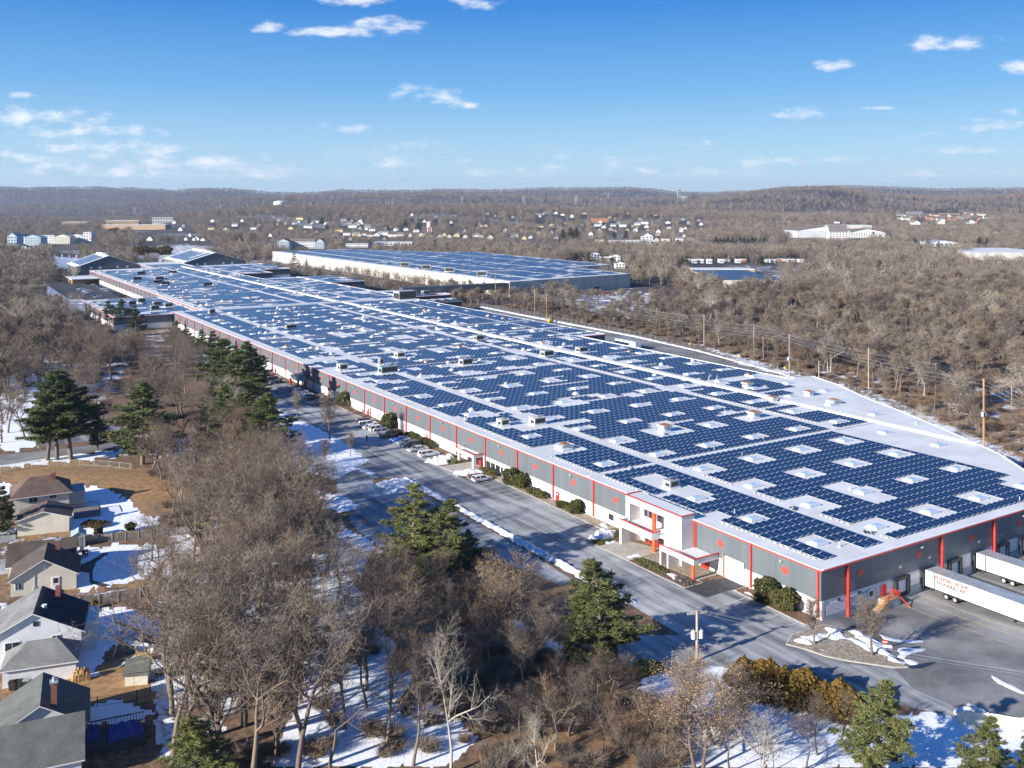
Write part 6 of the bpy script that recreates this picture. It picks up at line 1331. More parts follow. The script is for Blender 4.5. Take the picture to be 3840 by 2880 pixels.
# vapour from the plant
def plume(px_, d, z, dens, seed):
    X, Y, _ = Gz(px_[0], px_[1], z); n = 14; vs = []; q = random.Random(seed)
    for i in range(n + 1):
        th = math.pi * i / n
        for j in range(18): a = 2 * math.pi * j / 18; vs.append((d[0] / 2 * math.sin(th) * math.cos(a), d[1] / 2 * math.sin(th) * math.sin(a), d[2] / 2 * math.cos(th)))
    fs = [(i * 18 + j, i * 18 + (j + 1) % 18, (i + 1) * 18 + (j + 1) % 18, (i + 1) * 18 + j) for i in range(n) for j in range(18)]
    m = bpy.data.materials.new('vapour'); m.use_nodes = True; t = NT(m); t.n.remove(t.n['Principled BSDF'])
    v = t.new('ShaderNodeVolumePrincipled'); v.inputs['Color'].default_value = (.93, .95, 1, 1); v.inputs['Anisotropy'].default_value = .3
    C = t.coord(); nz = t.noise(C, .22, 4, .6); ln = t.new('ShaderNodeVectorMath', _operation='LENGTH'); sc = t.scale(C, (2 / d[0], 2 / d[1], 2 / d[2])); t.link(sc, ln.inputs[0])
    f = t.math('MULTIPLY', t.ramp(nz, .42, .72), t.ramp(ln.outputs['Value'], 1.0, .25)); t.link(t.math('MULTIPLY', f, dens), v.inputs['Density']); t.link(v.outputs[0], t.n['Material Output'].inputs['Volume'])
    o = MB().add(vs, fs).build('vapour', [m]); o.location = (X, Y, z); o.rotation_euler = (0, 0, ANG); tag(o, None, None, None, 'stuff')
plume((1720, 1118), (42, 14, 7.5), 11.5, .34, 1); plume((1800, 1098), (16, 10, 10), 14, .22, 2); plume((1110, 1122), (15, 8, 6.5), 11.2, .4, 3); plume((1510, 1072), (26, 10, 8), 10.5, .22, 4); plume((1340, 1105), (9, 6, 5), 10.5, .2, 5); plume((1135, 1078), (8, 6, 4), 10.2, .25, 6)
# ------------------------------------------------------------------ vegetation
def frame(d):
    a = np.array((0, 0, 1.0)) if abs(d[2]) < .92 else np.array((1.0, 0, 0)); u = np.cross(d, a); u /= np.linalg.norm(u); return u, np.cross(d, u)
class Tri:
    def __init__(s): s.tv = []; s.tq = []; s.cv = []; s.ct = []
    def seg(s, p, q, r0, r1, n):
        d = q - p; L = np.linalg.norm(d)
        if L < 1e-5: return
        u, w = frame(d / L); b = len(s.tv)
        for c, r in ((p, r0), (q, r1)):
            for i in range(n): t = 2 * math.pi * i / n; s.tv.append(c + r * (math.cos(t) * u + math.sin(t) * w))
        for i in range(n): s.tq.append((b + i, b + (i + 1) % n, b + n + (i + 1) % n, b + n + i))
    def blade(s, p, q, w, rng):
        d = q - p; side = np.cross(d, rng.normal(size=3)); L = np.linalg.norm(side)
        if L < 1e-6: return
        side *= w / L; b = len(s.cv); s.cv += [p - side, p + side, q]; s.ct.append((b, b + 1, b + 2))
def bare_tree(seed, h=20.0, spread=.5, fork=.32, ntw=9, limbs=9, tw_w=.02, tw_l=1.25, col=0, up=.25, multi=1, lean=0.0, dens=1.0):
    g = np.random.default_rng(seed); T = Tri()
    def twigs(p, d, L, n):
        for k in range(n):
            f = g.uniform(.1, 1.0); o = p + d * L * f; v = d * .55 + g.normal(size=3) * .55 + np.array((0, 0, .25)); v /= np.linalg.norm(v); l = tw_l * g.uniform(.5, 1.3)
            m = o + v * l * .5; T.blade(o, m + v * l * .5 + g.normal(size=3) * .12, tw_w, g)
            if g.random() < .6: v2 = v + g.normal(size=3) * .6; v2 /= np.linalg.norm(v2); T.blade(m, m + v2 * l * .6, tw_w * .8, g)
    def grow(p, d, L, r, lev):
        n = 4 if lev < 2 else 3; sl = L / n; pts = [(p, r)]; 
        for k in range(n):
            d = d + g.normal(size=3) * (.1 + .05 * lev) + np.array((0, 0, up * .25 * (1 if lev else .2))); d /= np.linalg.norm(d)
            q = p + d * sl; r2 = r * (1 - .62 * (k + 1) / n) if lev else r * (1 - .4 * (k + 1) / n)
            T.seg(p, q, pts[-1][1], r2, 7 if lev == 0 else (5 if lev == 1 else 3)); p = q; pts.append((q, r2))
            if lev >= 1 and lev < 3:
                for _ in range((2 if lev == 1 else 2)):
                    u, w = frame(d); a = g.uniform(0, 6.28); c = d * .62 + (math.cos(a) * u + math.sin(a) * w) * .75 + np.array((0, 0, up * .5)); c /= np.linalg.norm(c)
                    grow(q - d * sl * g.uniform(0, .9), c, L * g.uniform(.38, .6), r2 * .7, lev + 1)
            if lev == 3: twigs(q - d * sl, d, sl, int(ntw * dens / 3 + g.random()))
            elif lev == 2: twigs(q - d * sl, d, sl, int(ntw * dens / 4 + g.random()))
        return p, d, pts[-1][1]
    for mlt in range(multi):
        a = g.uniform(0, 6.28); d0 = np.array((math.cos(a) * (.25 if multi > 1 else .06) + lean, math.sin(a) * (.25 if multi > 1 else .06), 1.0)); d0 /= np.linalg.norm(d0); hh = h * g.uniform(.85, 1.0)
        base = np.array((math.cos(a) * .25 * (multi > 1), math.sin(a) * .25 * (multi > 1), -.4)); R0 = .012 * h + .06
        p, d = base, d0; r = R0; nseg = 9; pts = []
        for k in range(nseg):
            d = d + g.normal(size=3) * .075 + np.array((0, 0, .05)); d /= np.linalg.norm(d); q = p + d * hh * .84 / nseg; r2 = R0 * (1 - .9 * (k + 1) / nseg)
            T.seg(p, q, r, r2, 7); pts.append((q, d, r2)); p, r = q, r2
        nl = int(limbs / max(1, multi * .6))
        for i in range(nl):
            f = fork + (1 - fork) * (i + g.uniform(0, .9)) / nl; k = min(nseg - 1, int(f * nseg)); q, dd, rr = pts[k]; a = i * 2.4 + g.uniform(-.5, .5)
            out = np.array((math.cos(a), math.sin(a), 0)); el = .55 + .9 * (f - fork); c = out * spread * 1.5 + np.array((0, 0, el)); c /= np.linalg.norm(c)
            grow(q, c, hh * (.44 - .26 * (f - fork) / (1 - fork)) * g.uniform(.8, 1.15), max(.05, rr * .85), 1)
        grow(p, d, hh * .16, r, 2)
    return T
def tree_meshes(name, T, mt, mc, wide=KX):
    tv = np.array(T.tv) * (wide, wide, 1); cv = np.array(T.cv) * (wide, wide, 1)
    return np_mesh(name + '_trunk', tv, [np.array(T.tq)], [mt], smooth=True), np_mesh(name + '_crown', cv, [np.array(T.ct)], [mc])
def tree_obj(meshes, loc, rz, sc, name, label, group, cat='tree'):
    o = empty(name, loc, rz, label, cat, group); o.scale = sc if isinstance(sc, tuple) else (sc, sc, sc)
    link('trunk', meshes[0], o); link('crown', meshes[1], o); return o
def pine(seed, h=20.0, wid=4.6, base=.28, whorls=17, per=6, clump=12, nl=.62, droop=.0, olive=0, flat=.55):
    g = np.random.default_rng(seed); T = Tri(); p = np.array((0, 0, -.4)); d = np.array((0, 0, 1.0)); R0 = .017 * h; pts = []
    for k in range(10):
        d = d + g.normal(size=3) * .025; d[2] = 1; d /= np.linalg.norm(d); q = p + d * h / 10; T.seg(p, q, R0 * (1 - .095 * k), R0 * (1 - .095 * (k + 1)), 8); p = q; pts.append(q)
    P0 = []; 
    for wv in range(whorls):
        f = base + (1 - base) * (wv + g.uniform(-.3, .3)) / (whorls - 1); f = min(max(f, base), .985); z = f * h; i = min(9, int(f * 10)); c = pts[max(0, i - 1)] + (pts[i] - pts[max(0, i - 1)]) * (f * 10 - i) if i else pts[0]
        prof = (1 - ((f - base) / (1 - base)) ** 1.5) * .93 + .09; prof *= min(1, .55 + 2.2 * (f - base + .05))
        for b_ in range(per):
            if g.random() < .14: continue
            a = 2 * math.pi * b_ / per + g.uniform(-.6, .6) + wv; L = wid * prof * g.uniform(.55, 1.2); el = .1 + .55 * ((f - base) / (1 - base)) ** 2
            dd = np.array((math.cos(a), math.sin(a), el - droop)); dd /= np.linalg.norm(dd); e = c + dd * L + np.array((0, 0, .12 * L))
            T.seg(np.array((c[0], c[1], z)), np.array((e[0], e[1], e[2] + z - c[2])), .035 + .012 * L, .02, 4); base_p = np.array((c[0], c[1], z)); tip = np.array((e[0], e[1], e[2] + z - c[2]))
            n = max(3, int(L * 2.9)); u = np.cross(dd, (0, 0, 1.0)); u /= np.linalg.norm(u)
            for k in range(n):
                t = .28 + .72 * (k + g.random()) / n; o = base_p + (tip - base_p) * t; w = L * .32 * (1.15 - t); P0.append(o + u * g.uniform(-1, 1) * w + np.array((0, 0, g.uniform(-.1, .3))))
                if g.random() < .7: P0.append(o + u * g.uniform(-1, 1) * w * 1.3 + np.array((0, 0, g.uniform(-.2, .25))))
    for o in P0:
        sz = nl * g.uniform(.7, 1.3)
        for k in range(clump):
            v = g.normal(size=3); v[2] = abs(v[2]) * flat + .12; v /= np.linalg.norm(v); s0 = o + g.normal(size=3) * .14; T.blade(s0 - v * .08, s0 + v * sz, .085, g)
    return T
def shrub(seed, d, n=2600, size=.16, shape='ball'):
    g = np.random.default_rng(seed); P = g.normal(size=(n, 3)); P /= np.linalg.norm(P, axis=1)[:, None]
    lob = 1 + .16 * np.sin(P[:, 0] * 4.2 + seed) * np.cos(P[:, 1] * 3.7 + seed) + .12 * np.sin(P[:, 2] * 5 + seed * 2) + .08 * np.sin(9 * P[:, 0] + 7 * P[:, 2])
    r = lob * (1 - np.abs(g.normal(size=n)) * .16); P = P * r[:, None]
    if shape == 'cone': zz = (P[:, 2] + 1) / 2; k = np.clip(1.1 - .8 * zz ** 2.2, .06, 1.1); P[:, 0] *= k; P[:, 1] *= k
    if shape == 'mat': P[:, 2] = np.abs(P[:, 2]) * .9
    P = P * (np.array(d) / 2)
    if shape != 'mat': P[:, 2] += d[2] / 2 * .96
    nn = g.normal(size=(n, 3)); nn /= np.linalg.norm(nn, axis=1)[:, None]; a = np.cross(nn, g.normal(size=(n, 3))); a /= np.linalg.norm(a, axis=1)[:, None]; b = np.cross(nn, a); sz = (size * g.uniform(.6, 1.5, n))[:, None]
    V = np.stack([P - a * sz, P + b * sz * .8, P + a * sz, P - b * sz * .8], 1).reshape(-1, 3); V[:, 2] = np.maximum(V[:, 2], .02)
    return V, np.arange(n * 4).reshape(-1, 4)
def twig_bush(seed, d, n=700, w=.02):
    g = np.random.default_rng(seed); T = Tri()
    for k in range(n):
        a = g.uniform(0, 6.28); r = math.sqrt(g.random()) * .35; o = np.array((math.cos(a) * r * d[0] * .5, math.sin(a) * r * d[1] * .5, 0.)); b = g.uniform(0, 6.28); q = np.array((math.cos(b) * d[0] * .5 * g.random() ** .6, math.sin(b) * d[1] * .5 * g.random() ** .6, d[2] * g.uniform(.45, 1.0)))
        m = o + (q - o) * .5 + g.normal(size=3) * .12 * d[2]; T.blade(o, m, w, g); T.blade(m, q, w, g); T.blade(m, q + g.normal(size=3) * .25 * d[2], w * .8, g)
    return T
print('trees: building kinds')
BT = [tree_meshes('bare_tree', bare_tree(100 + i, h=h, spread=sp, fork=fk, ntw=nt, limbs=lb, multi=mu), M['bark'], M[tw]) for i, (h, sp, fk, nt, lb, mu, tw) in enumerate(((20, .42, .34, 2.6, 8, 1, 'twig'), (20, .5, .42, 2.6, 8, 1, 'twig'), (20, .36, .32, 2.4, 8, 1, 'twig_red'), (20, .38, .3, 2.2, 9, 2, 'twig'), (20, .52, .38, 2.8, 8, 1, 'twig'), (20, .32, .44, 2.6, 8, 1, 'twig_red'), (20, .4, .28, 2.0, 9, 3, 'twig')))]
BP = [tree_meshes('pale_tree', bare_tree(140 + i, h=20, spread=sp, fork=fk, ntw=2.6, limbs=7, multi=mu, tw_w=.02), M['bark_pale'], M['twig_pale']) for i, (sp, fk, mu) in enumerate(((.45, .35, 1), (.55, .4, 2), (.36, .3, 1)))]
BL = tree_meshes('lot_tree', bare_tree(152, h=10, spread=.26, fork=.34, ntw=3, limbs=11, tw_w=.012, tw_l=.7), M['bark'], M['twig'])
PN = [tree_meshes('pine', pine(170 + i, wid=w, base=bs, whorls=wh), M['bark'], M[nm]) for i, (w, bs, wh, nm) in enumerate(((6.2, .26, 15, 'needle'), (5.6, .16, 17, 'needle'), (6.6, .32, 14, 'needle'), (5.2, .1, 18, 'needle_dark'), (5.4, .14, 15, 'needle_olive')))]
def marc(seed):
    T = bare_tree(seed, h=12, spread=.6, fork=.22, ntw=1.6, limbs=8, multi=2); g = np.random.default_rng(seed); cv = np.array(T.cv); tips = cv[2::3]; k = (g.random(len(tips)) < .5) & (np.sin(tips[:, 0] * 2.1) + np.sin(tips[:, 2] * 1.9) + np.sin(tips[:, 1] * 2.3) > -.3); tips = tips[k]; tips = np.repeat(tips, 3, 0) + g.normal(size=(len(tips) * 3, 3)) * .17
    nn = g.normal(size=tips.shape); a = np.cross(nn, g.normal(size=tips.shape)); a /= np.linalg.norm(a, axis=1)[:, None]; b = np.cross(a, nn / np.linalg.norm(nn, axis=1)[:, None]); s_ = .085
    V = np.stack([tips - a * s_, tips + b * s_ * .7, tips + a * s_, tips - b * s_ * .7], 1).reshape(-1, 3)
    mt, mc = tree_meshes('oak', T, M['bark'], M['twig']); ml = np_mesh('oak_leaves', V * (KX, KX, 1), [np.arange(len(V)).reshape(-1, 4)], [M['oakleaf']]); return mt, mc, ml
OK_ = [marc(190), marc(191)]
TQ = random.Random(77)
OCC = []                                                   # where single trees already stand
def put_tree(meshes, px_, h, label, group=None, name='bare_tree', ref=20.0, wid=1.0, loc=None, ytop=None):
    p = loc or G(*px_); 
    if ytop is not None: h = max(2.5, CAMH - (ytop - Y0_) * p[1] / F_ - p[2])
    BLD.append((p[0], p[1], 12, 4)) if (p[1] > 1000 and name == 'pine_tree') else None
    s = h / ref; OCC.append((p[0], p[1])); return tree_obj(meshes, p, TQ.uniform(0, 6.28), (s * wid, s * wid, s), name, label, group)
# --- pines one can point at
for i, (x, y, yt, k, w, l) in enumerate(((178, 1726, 1430, 0, 1.25, 'tall white pine with clear trunk, left of the row on the brown bank'), (213, 1725, 1412, 2, 1.2, 'tall white pine, second in the row on the brown bank'), (266, 1722, 1400, 0, 1.35, 'broad tall white pine, thickest trunk of the row on the brown bank'), (366, 1690, 1555, 1, 1.0, 'smaller shaded pine between the row and the dense green pine'), (534, 1742, 1440, 1, 1.5, 'big dense pine, green down to the ground beside the bank'), (610, 1720, 1550, 3, 1.25, 'dark low pine at the right of the dense pine'),
        (840, 1650, 1450, 1, 1.4, 'pine left of the rounded pair at the snowy verge'), (905, 1660, 1470, 0, 1.4, 'bushy pine in the middle of the group by the snowy verge'), (1000, 1720, 1480, 1, 1.6, 'large pine leaning over the snowy verge beside the road'), (790, 1600, 1440, 3, 1.0, 'dark pine behind the group by the snowy verge'),
        (860, 1500, 1270, 0, 1.45, 'tall olive-green pine before the long grey wall'), (930, 1480, 1285, 1, 1.4, 'tall pine right beside the tall olive-green one'), (900, 1545, 1320, 2, 1.35, 'broad pine crown below the two tall wall pines'), (965, 1500, 1330, 3, .95, 'dark shaded pine close to the shaded end of the wall row'), (660, 1300, 1205, 1, 1.2, 'pine hiding the far corner of the near roof wall'), (705, 1320, 1235, 3, 1.2, 'dark pine second from the far wall corner'), (755, 1345, 1240, 1, 1.2, 'pine third from the far wall corner'), (800, 1370, 1245, 3, 1.1, 'narrow brown-green conifer standing against the wall'), (455, 1235, 1125, 1, 1.1, 'pine crown before the low annex roof'), (420, 1225, 1130, 0, 1.0, 'left pine crown before the low annex'), (510, 1260, 1150, 3, 1.2, 'dark pine right of the annex front'),
        (1552, 2155, 1835, 4, 1.5, 'thin olive pine with see-through crown in mid foreground'), (1654, 2178, 1885, 4, 1.6, 'fuller olive pine right of the thin one'), (1760, 2120, 1985, 4, 1.1, 'small olive pine at the right of the olive pair'), (1610, 2250, 2090, 3, 1.0, 'low dark pine at the foot of the olive pair'),
        (2255, 2490, 2105, 4, 1.5, 'bushy olive and yellow-tinged pine beside the driveway, centre foreground'), (2150, 2520, 2330, 3, 1.0, 'small dark pine at the left foot of the bushy driveway pine'), (3292, 2910, 2570, 4, 1.45, 'wide olive pine before the right end of the hedge'), (3690, 2960, 2690, 4, 1.3, 'olive pine at the lower right, near the slatted fence'), (3850, 2990, 2790, 3, 1.0, 'dark pine at the bottom right corner'), (740, 2960, 2690, 4, 1.7, 'dark conifer low in the woods right of the blue tarpaulin'), (10, 2010, 1830, 3, .9, 'blue-green conifer cut by the left edge beside the hipped house'))):
    put_tree(PN[k], (x, y), None, l, 'pines', 'pine_tree', 20.0, w, ytop=yt)
for i in range(14):                                         # dark conifers of the far town, each by its own place
    pass
for x, y, yt, l in ((1160, 842, 818, 'dark conifer by the white house on the town slope, left of two'), (1206, 842, 812, 'tall dark conifer on the town slope, right of two'), (1225, 868, 835, 'wide dark conifer clump lower on the town slope'), (1455, 878, 845, 'dark conifer among white houses'), (1570, 862, 830, 'dark conifer above the pink tower'), (1520, 850, 820, 'dark conifer left of the pink tower top'), (2112, 900, 858, 'tall dark conifer before the far town, left of three'), (2140, 902, 852, 'tall dark conifer before the far town, middle of three'), (2160, 900, 850, 'tall dark conifer before the far town, right of three'), (2304, 896, 866, 'conifer left of the long white store'), (2346, 896, 862, 'conifer behind the long white store'), (2160, 980, 945, 'conifer at the far edge of the second warehouse roof'), (2208, 980, 942, 'conifer left of the white cabin'), (2260, 985, 960, 'small conifer between the white cabins'), (2302, 985, 962, 'small conifer right of the cabins'), (2560, 995, 965, 'dark conifer left of the mobile homes'), (2574, 995, 962, 'dark conifer beside the mobile homes'), (2856, 995, 962, 'dark conifer right of the mobile homes'), (2365, 1055, 1030, 'green conifer at the corner of the second warehouse'), (2430, 1060, 1028, 'green conifer left of the olive ones in the woods'), (2490, 1075, 1040, 'olive conifer in the woods beyond the small lot'), (3672, 918, 885, 'tall conifer right of the retail shed'), (3700, 915, 890, 'second conifer right of the retail shed'), (3430, 915, 890, 'low broad pine left of the retail shed'), (3480, 925, 900, 'pine before the retail shed'), (3520, 935, 905, 'pine at the left end of the retail shed')):
    put_tree(PN[3], (x, y), None, l, 'far dark conifers', 'pine_tree', 20.0, 1.15, ytop=yt)
for i, x in enumerate(range(2686, 2880, 15)): put_tree(PN[3], (x, 914), None, 'dark conifer in the straight screen row before the big white block', 'conifer screen', 'pine_tree', 20.0, 1.3, ytop=888 + (i % 3) * 3)
for i, x in enumerate((2920, 2938, 2952)): put_tree(PN[3], (x, 908), None, 'green conifer in the short row left of the big white block', 'short conifer row', 'pine_tree', 20.0, 1.2, ytop=888)
# --- pale and other marked bare trees
for x, y, yt, k, w, l in ((1690, 2905, 2330, 0, .62, 'white-barked birch standing tall in the centre foreground'), (1280, 2190, 1945, 1, .75, 'pale forked birch beside the snowy clearing'), (1100, 1900, 1730, 1, .8, 'pale sycamore at the snowy triangle beside the road'), (690, 1898, 1700, 1, .9, 'birch leaning left on the brown lawn'), (1440, 2200, 2105, 2, .8, 'low pale branching tree above the brown slope'), (2850, 2960, 2640, 1, .8, 'pale slender tree over the snow left of the wide olive pine'), (2020, 2960, 2640, 2, .8, 'pale thin tree at the bottom centre'), (800, 1560, 1405, 1, 1.0, 'silver-grey tree with tangled limbs beside the wall pines'), (880, 1570, 1410, 1, 1.1, 'silver-grey tree right before the wall pines'), (300, 1230, 1090, 1, 1.2, 'pale tree crown before the low annex, left'), (200, 1260, 1095, 1, 1.3, 'pale ghostly tree crown at the left, before the car park'), (90, 1270, 1100, 1, 1.2, 'pale tree crown at the far left margin'), (3470, 1660, 1510, 1, .7, 'pale forked tree behind the fence by the roof ridge'), (2660, 1200, 1075, 1, 1.0, 'large pale rounded tree in the right woods'), (3060, 1240, 1130, 1, 1.0, 'pale tree in the middle of the right woods'), (3500, 1240, 1120, 2, .9, 'pale upright tree far right in the woods')):
    put_tree(BP[k], (x, y), None, l, 'pale-barked trees', 'pale_tree', 20.0, w, ytop=yt)
for x, y, yt, w, l in ((1112, 1584, 1455, .75, 'small bare tree at the road edge, farthest on the snowy verge'), (1238, 1658, 1455, .85, 'taller narrow bare tree on the snowy verge with fine grey twigs'), (1222, 1744, 1640, .95, 'small bare tree nearest on the snowy verge'), (1312, 1712, 1615, .95, 'small bare tree at the tip of the snowy verge'), (1314, 1572, 1500, 1.0, 'small bare tree in the planting by the shaded cars'), (3056, 2419, 2225, 1.1, 'young bare tree on the left end of the snowy island'), (3272, 2461, 2230, 1.25, 'bare tree in the middle of the snowy island with a long shadow')):
    put_tree(BL, (x, y), None, l, 'lot trees', 'bare_tree', 10.0, w, ytop=yt)
for i, (x, y, yt, w, l) in enumerate(((2290, 2600, 2420, 1.1, 'oak holding tan dead leaves, left of the utility pole'), (2560, 2700, 2465, 1.25, 'oak with many tan leaves right below the utility pole'), (2680, 2800, 2490, 1.3, 'largest tan-leaved oak before the hedge'), (2620, 2900, 2560, 1.2, 'tan-leaved oak low in the foreground, below the pole'), (2480, 2780, 2540, 1.1, 'tan-leaved oak at the left of the oak group'), (2800, 2700, 2500, 1.0, 'tan-leaved oak against the golden hedge'), (1930, 2330, 2050, 1.0, 'tan-leaved oak beside the snow strip left of the driveway pine'), (1890, 2400, 2150, .9, 'second tan-leaved oak left of the driveway pine'))):
    mt, mc, ml = OK_[i % 2]; o = put_tree((mt, mc), (x, y), None, l, 'tan-leaved oaks', 'oak_tree', 12.0, w, ytop=yt); link('leaves', ml, o)
# --- golden hedge of arborvitae, yews and low shrubs
HV = [shrub(300 + i, (5.0, 5.0, 6.2), 4600, .18, 'cone') for i in range(2)]; HM = [np_mesh('arborvitae', v, [f], [M['hedge']]) for v, f in HV]
HT = shared(MB().tube((0, 0, -.2), (0, 0, 2.5), .2, .1, 6), 'trunk', [M['bark']])
pa, pb = np.array(G(2790, 2590)), np.array(G(3205, 2700))
for i in range(17):
    f = i / 16; p = pa + (pb - pa) * f; p = (p[0], p[1], tz(p[0], p[1])); o = empty('arborvitae', p, i * 1.3, 'golden-green arborvitae in the hedge beside the entrance road', 'hedge tree', 'golden arborvitae hedge'); s_ = .95 + .25 * math.sin(i * 2.3) * .5 + .12 * math.sin(i * 5.1); o.scale = (s_, s_, s_ * (.8 - .12 * f)); link('trunk', HT, o); link('crown', HM[i % 2], o); OCC.append(p[:2])
def bush(name, s, t, d, label, group, m='yew', seed=1, shape='ball', n=2600, size=.15, z=.12):
    x, y = fromST(s, t); v, f = shrub(seed, d, n, size, shape); me = np_mesh(name, v, [f], [M[m]]); o = link(name, me); o.location = (x, y, z); o.rotation_euler = (0, 0, ANG); tag(o, label, 'shrub', group); return o
for i, (px_, d, l) in enumerate(((( 1925, 1815), (4.6, 4.6, 3.9), 'tall rounded yew right of the middle entrance, left half of the pair'), ((1972, 1828), (4.2, 4.2, 3.7), 'tall rounded yew right of the middle entrance, right half of the pair'), ((1462, 1605), (5.4, 5.0, 4.4), 'big rounded yew beside the parked white cars'), ((2893, 2252), (4.6, 4.6, 4.0), 'big rounded yew at the warehouse corner, left of two'), ((2952, 2288), (4.4, 4.4, 3.7), 'big rounded yew at the warehouse corner, right of two'), ((1290, 1525), (5.6, 5.0, 4.8), 'dark shaded yew where tree shadows cross the wall'), ((2186, 1920), (3.2, 2.8, 2.9), 'loose leafy shrub against the pillar left of the corner entrance'))):
    X, Y, _ = G(*px_); s, t = toST(X, Y); bush('yew', s, min(t, -1.7 if i != 6 else -1.4), d, l, 'yews by the warehouse', 'yew', 320 + i, n=4200, size=.16)
for i, (s, t, d, l) in enumerate(((83.6, -1.8, (4.4, 2.6, 1.5), 'low clipped yew mound, left of two near the red door'), (80.2, -1.8, (4.0, 2.4, 1.4), 'low clipped yew mound, right of two near the red door'), (71.5, -1.8, (3.6, 2.4, 1.3), 'low clipped shrub just right of the red door'), (68.0, -1.8, (4.2, 2.4, 1.3), 'low clipped shrub before the loose leafy shrub'), (148, -1.7, (7.5, 2.6, 1.6), 'long low yew hedge behind the black pickup'), (138.5, -1.7, (9.5, 2.6, 1.7), 'long low yew hedge behind the silver sedan'), (103.8, -1.8, (6.5, 2.6, 1.5), 'low yew hedge under the windows, right of the middle entrance'), (118.4, -4.2, (4.0, 4.0, 1.3), 'brownish shrub beside the snow heap at the middle entrance'), (50.2, -3.0, (5.5, 3.4, 1.0), 'low juniper behind the snow heap at the corner entrance'), (48.6, -8.0, (2.2, 4.2, .6), 'flat juniper with a snow cap beside the corner entrance'))):
    bush('low_shrub', s, t, (d[1], d[0], d[2]), l, 'low shrubs by the warehouse', 'yew' if i != 7 else 'needle_olive', 340 + i, 'ball' if i < 7 else 'mat', 2400, .13)
bush('juniper_bed', 33.2, -8.2, (2.8, 8.6, .9), 'long juniper bed between forecourt and driveway', 'low shrubs by the warehouse', 'needle_olive', 360, 'mat', 3000, .13); bush('low_shrub', 24.5, -7.8, (3.0, 4.4, .7), 'reddish heather bed streaked with snow', 'low shrubs by the warehouse', 'bark', 361, 'mat', 1200, .12)
for i, (px_, d, m, l) in enumerate((((HB([(850, 612)])[0]), (1.8, 1.8, 1.7), 'yew', 'small rounded shrub before the board fence, left'), ((HB([(1128, 580)])[0]), (2.2, 2.2, 2.0), 'yew', 'small rounded shrub before the board fence, right'), ((HB([(820, 540)])[0]), (5.8, 3.6, 1.3), 'hedge', 'wide golden-green shrub in the shade behind the cream garage'), ((HB([(60, 460)])[0]), (3.6, 3.2, 2.4), 'yew', 'olive shrub left of the hipped house'), ((HB([(815, 1250)])[0]), (1.2, 1.2, 1.5), 'hedge', 'small golden shrub by the lower board fence'), ((B6([(1180, 560)])[0]), (5, 3, 1.8), 'needle_olive', 'olive shrub at the road edge by the oak'))):
    p = G(*px_); v, f = shrub(370 + i, d, 2000, .12); o = link('garden_shrub', np_mesh('garden_shrub', v, [f], [M[m]])); o.location = p; tag(o, l, 'shrub', 'garden shrubs'); OCC.append(p[:2])
for i, (x, y, h) in enumerate(((495, 1000, 9), (540, 950, 10))): pass
v, f = shrub(380, (11, 9, 7), 3000, .4); RM = np_mesh('round_shrub', v, [f], [M['hedge']])
for i, (x, y, sc, l) in enumerate(((415, 948, 1.2, 'brownish round tree, left end of the clipped row behind the sheds'), (455, 945, 1.2, 'brown round tree second in the clipped row behind the sheds'), (478, 950, 1.3, 'dark round tree in the middle of the clipped row'), (505, 944, 1.15, 'dark round tree fourth in the clipped row'), (535, 957, 1.9, 'big golden round clipped tree, left of two'), (575, 950, 1.4, 'dark round tree between the two golden ones'), (620, 955, 1.8, 'big golden round clipped tree, right of two'), (428, 882, 2.4, 'large dark green evergreen dome left of the far parking'))):
    p = G(x, y); o = link('clipped_tree', RM); o.location = p; o.scale = (sc,) * 3; tag(o, l, 'tree', 'clipped trees behind the sheds')
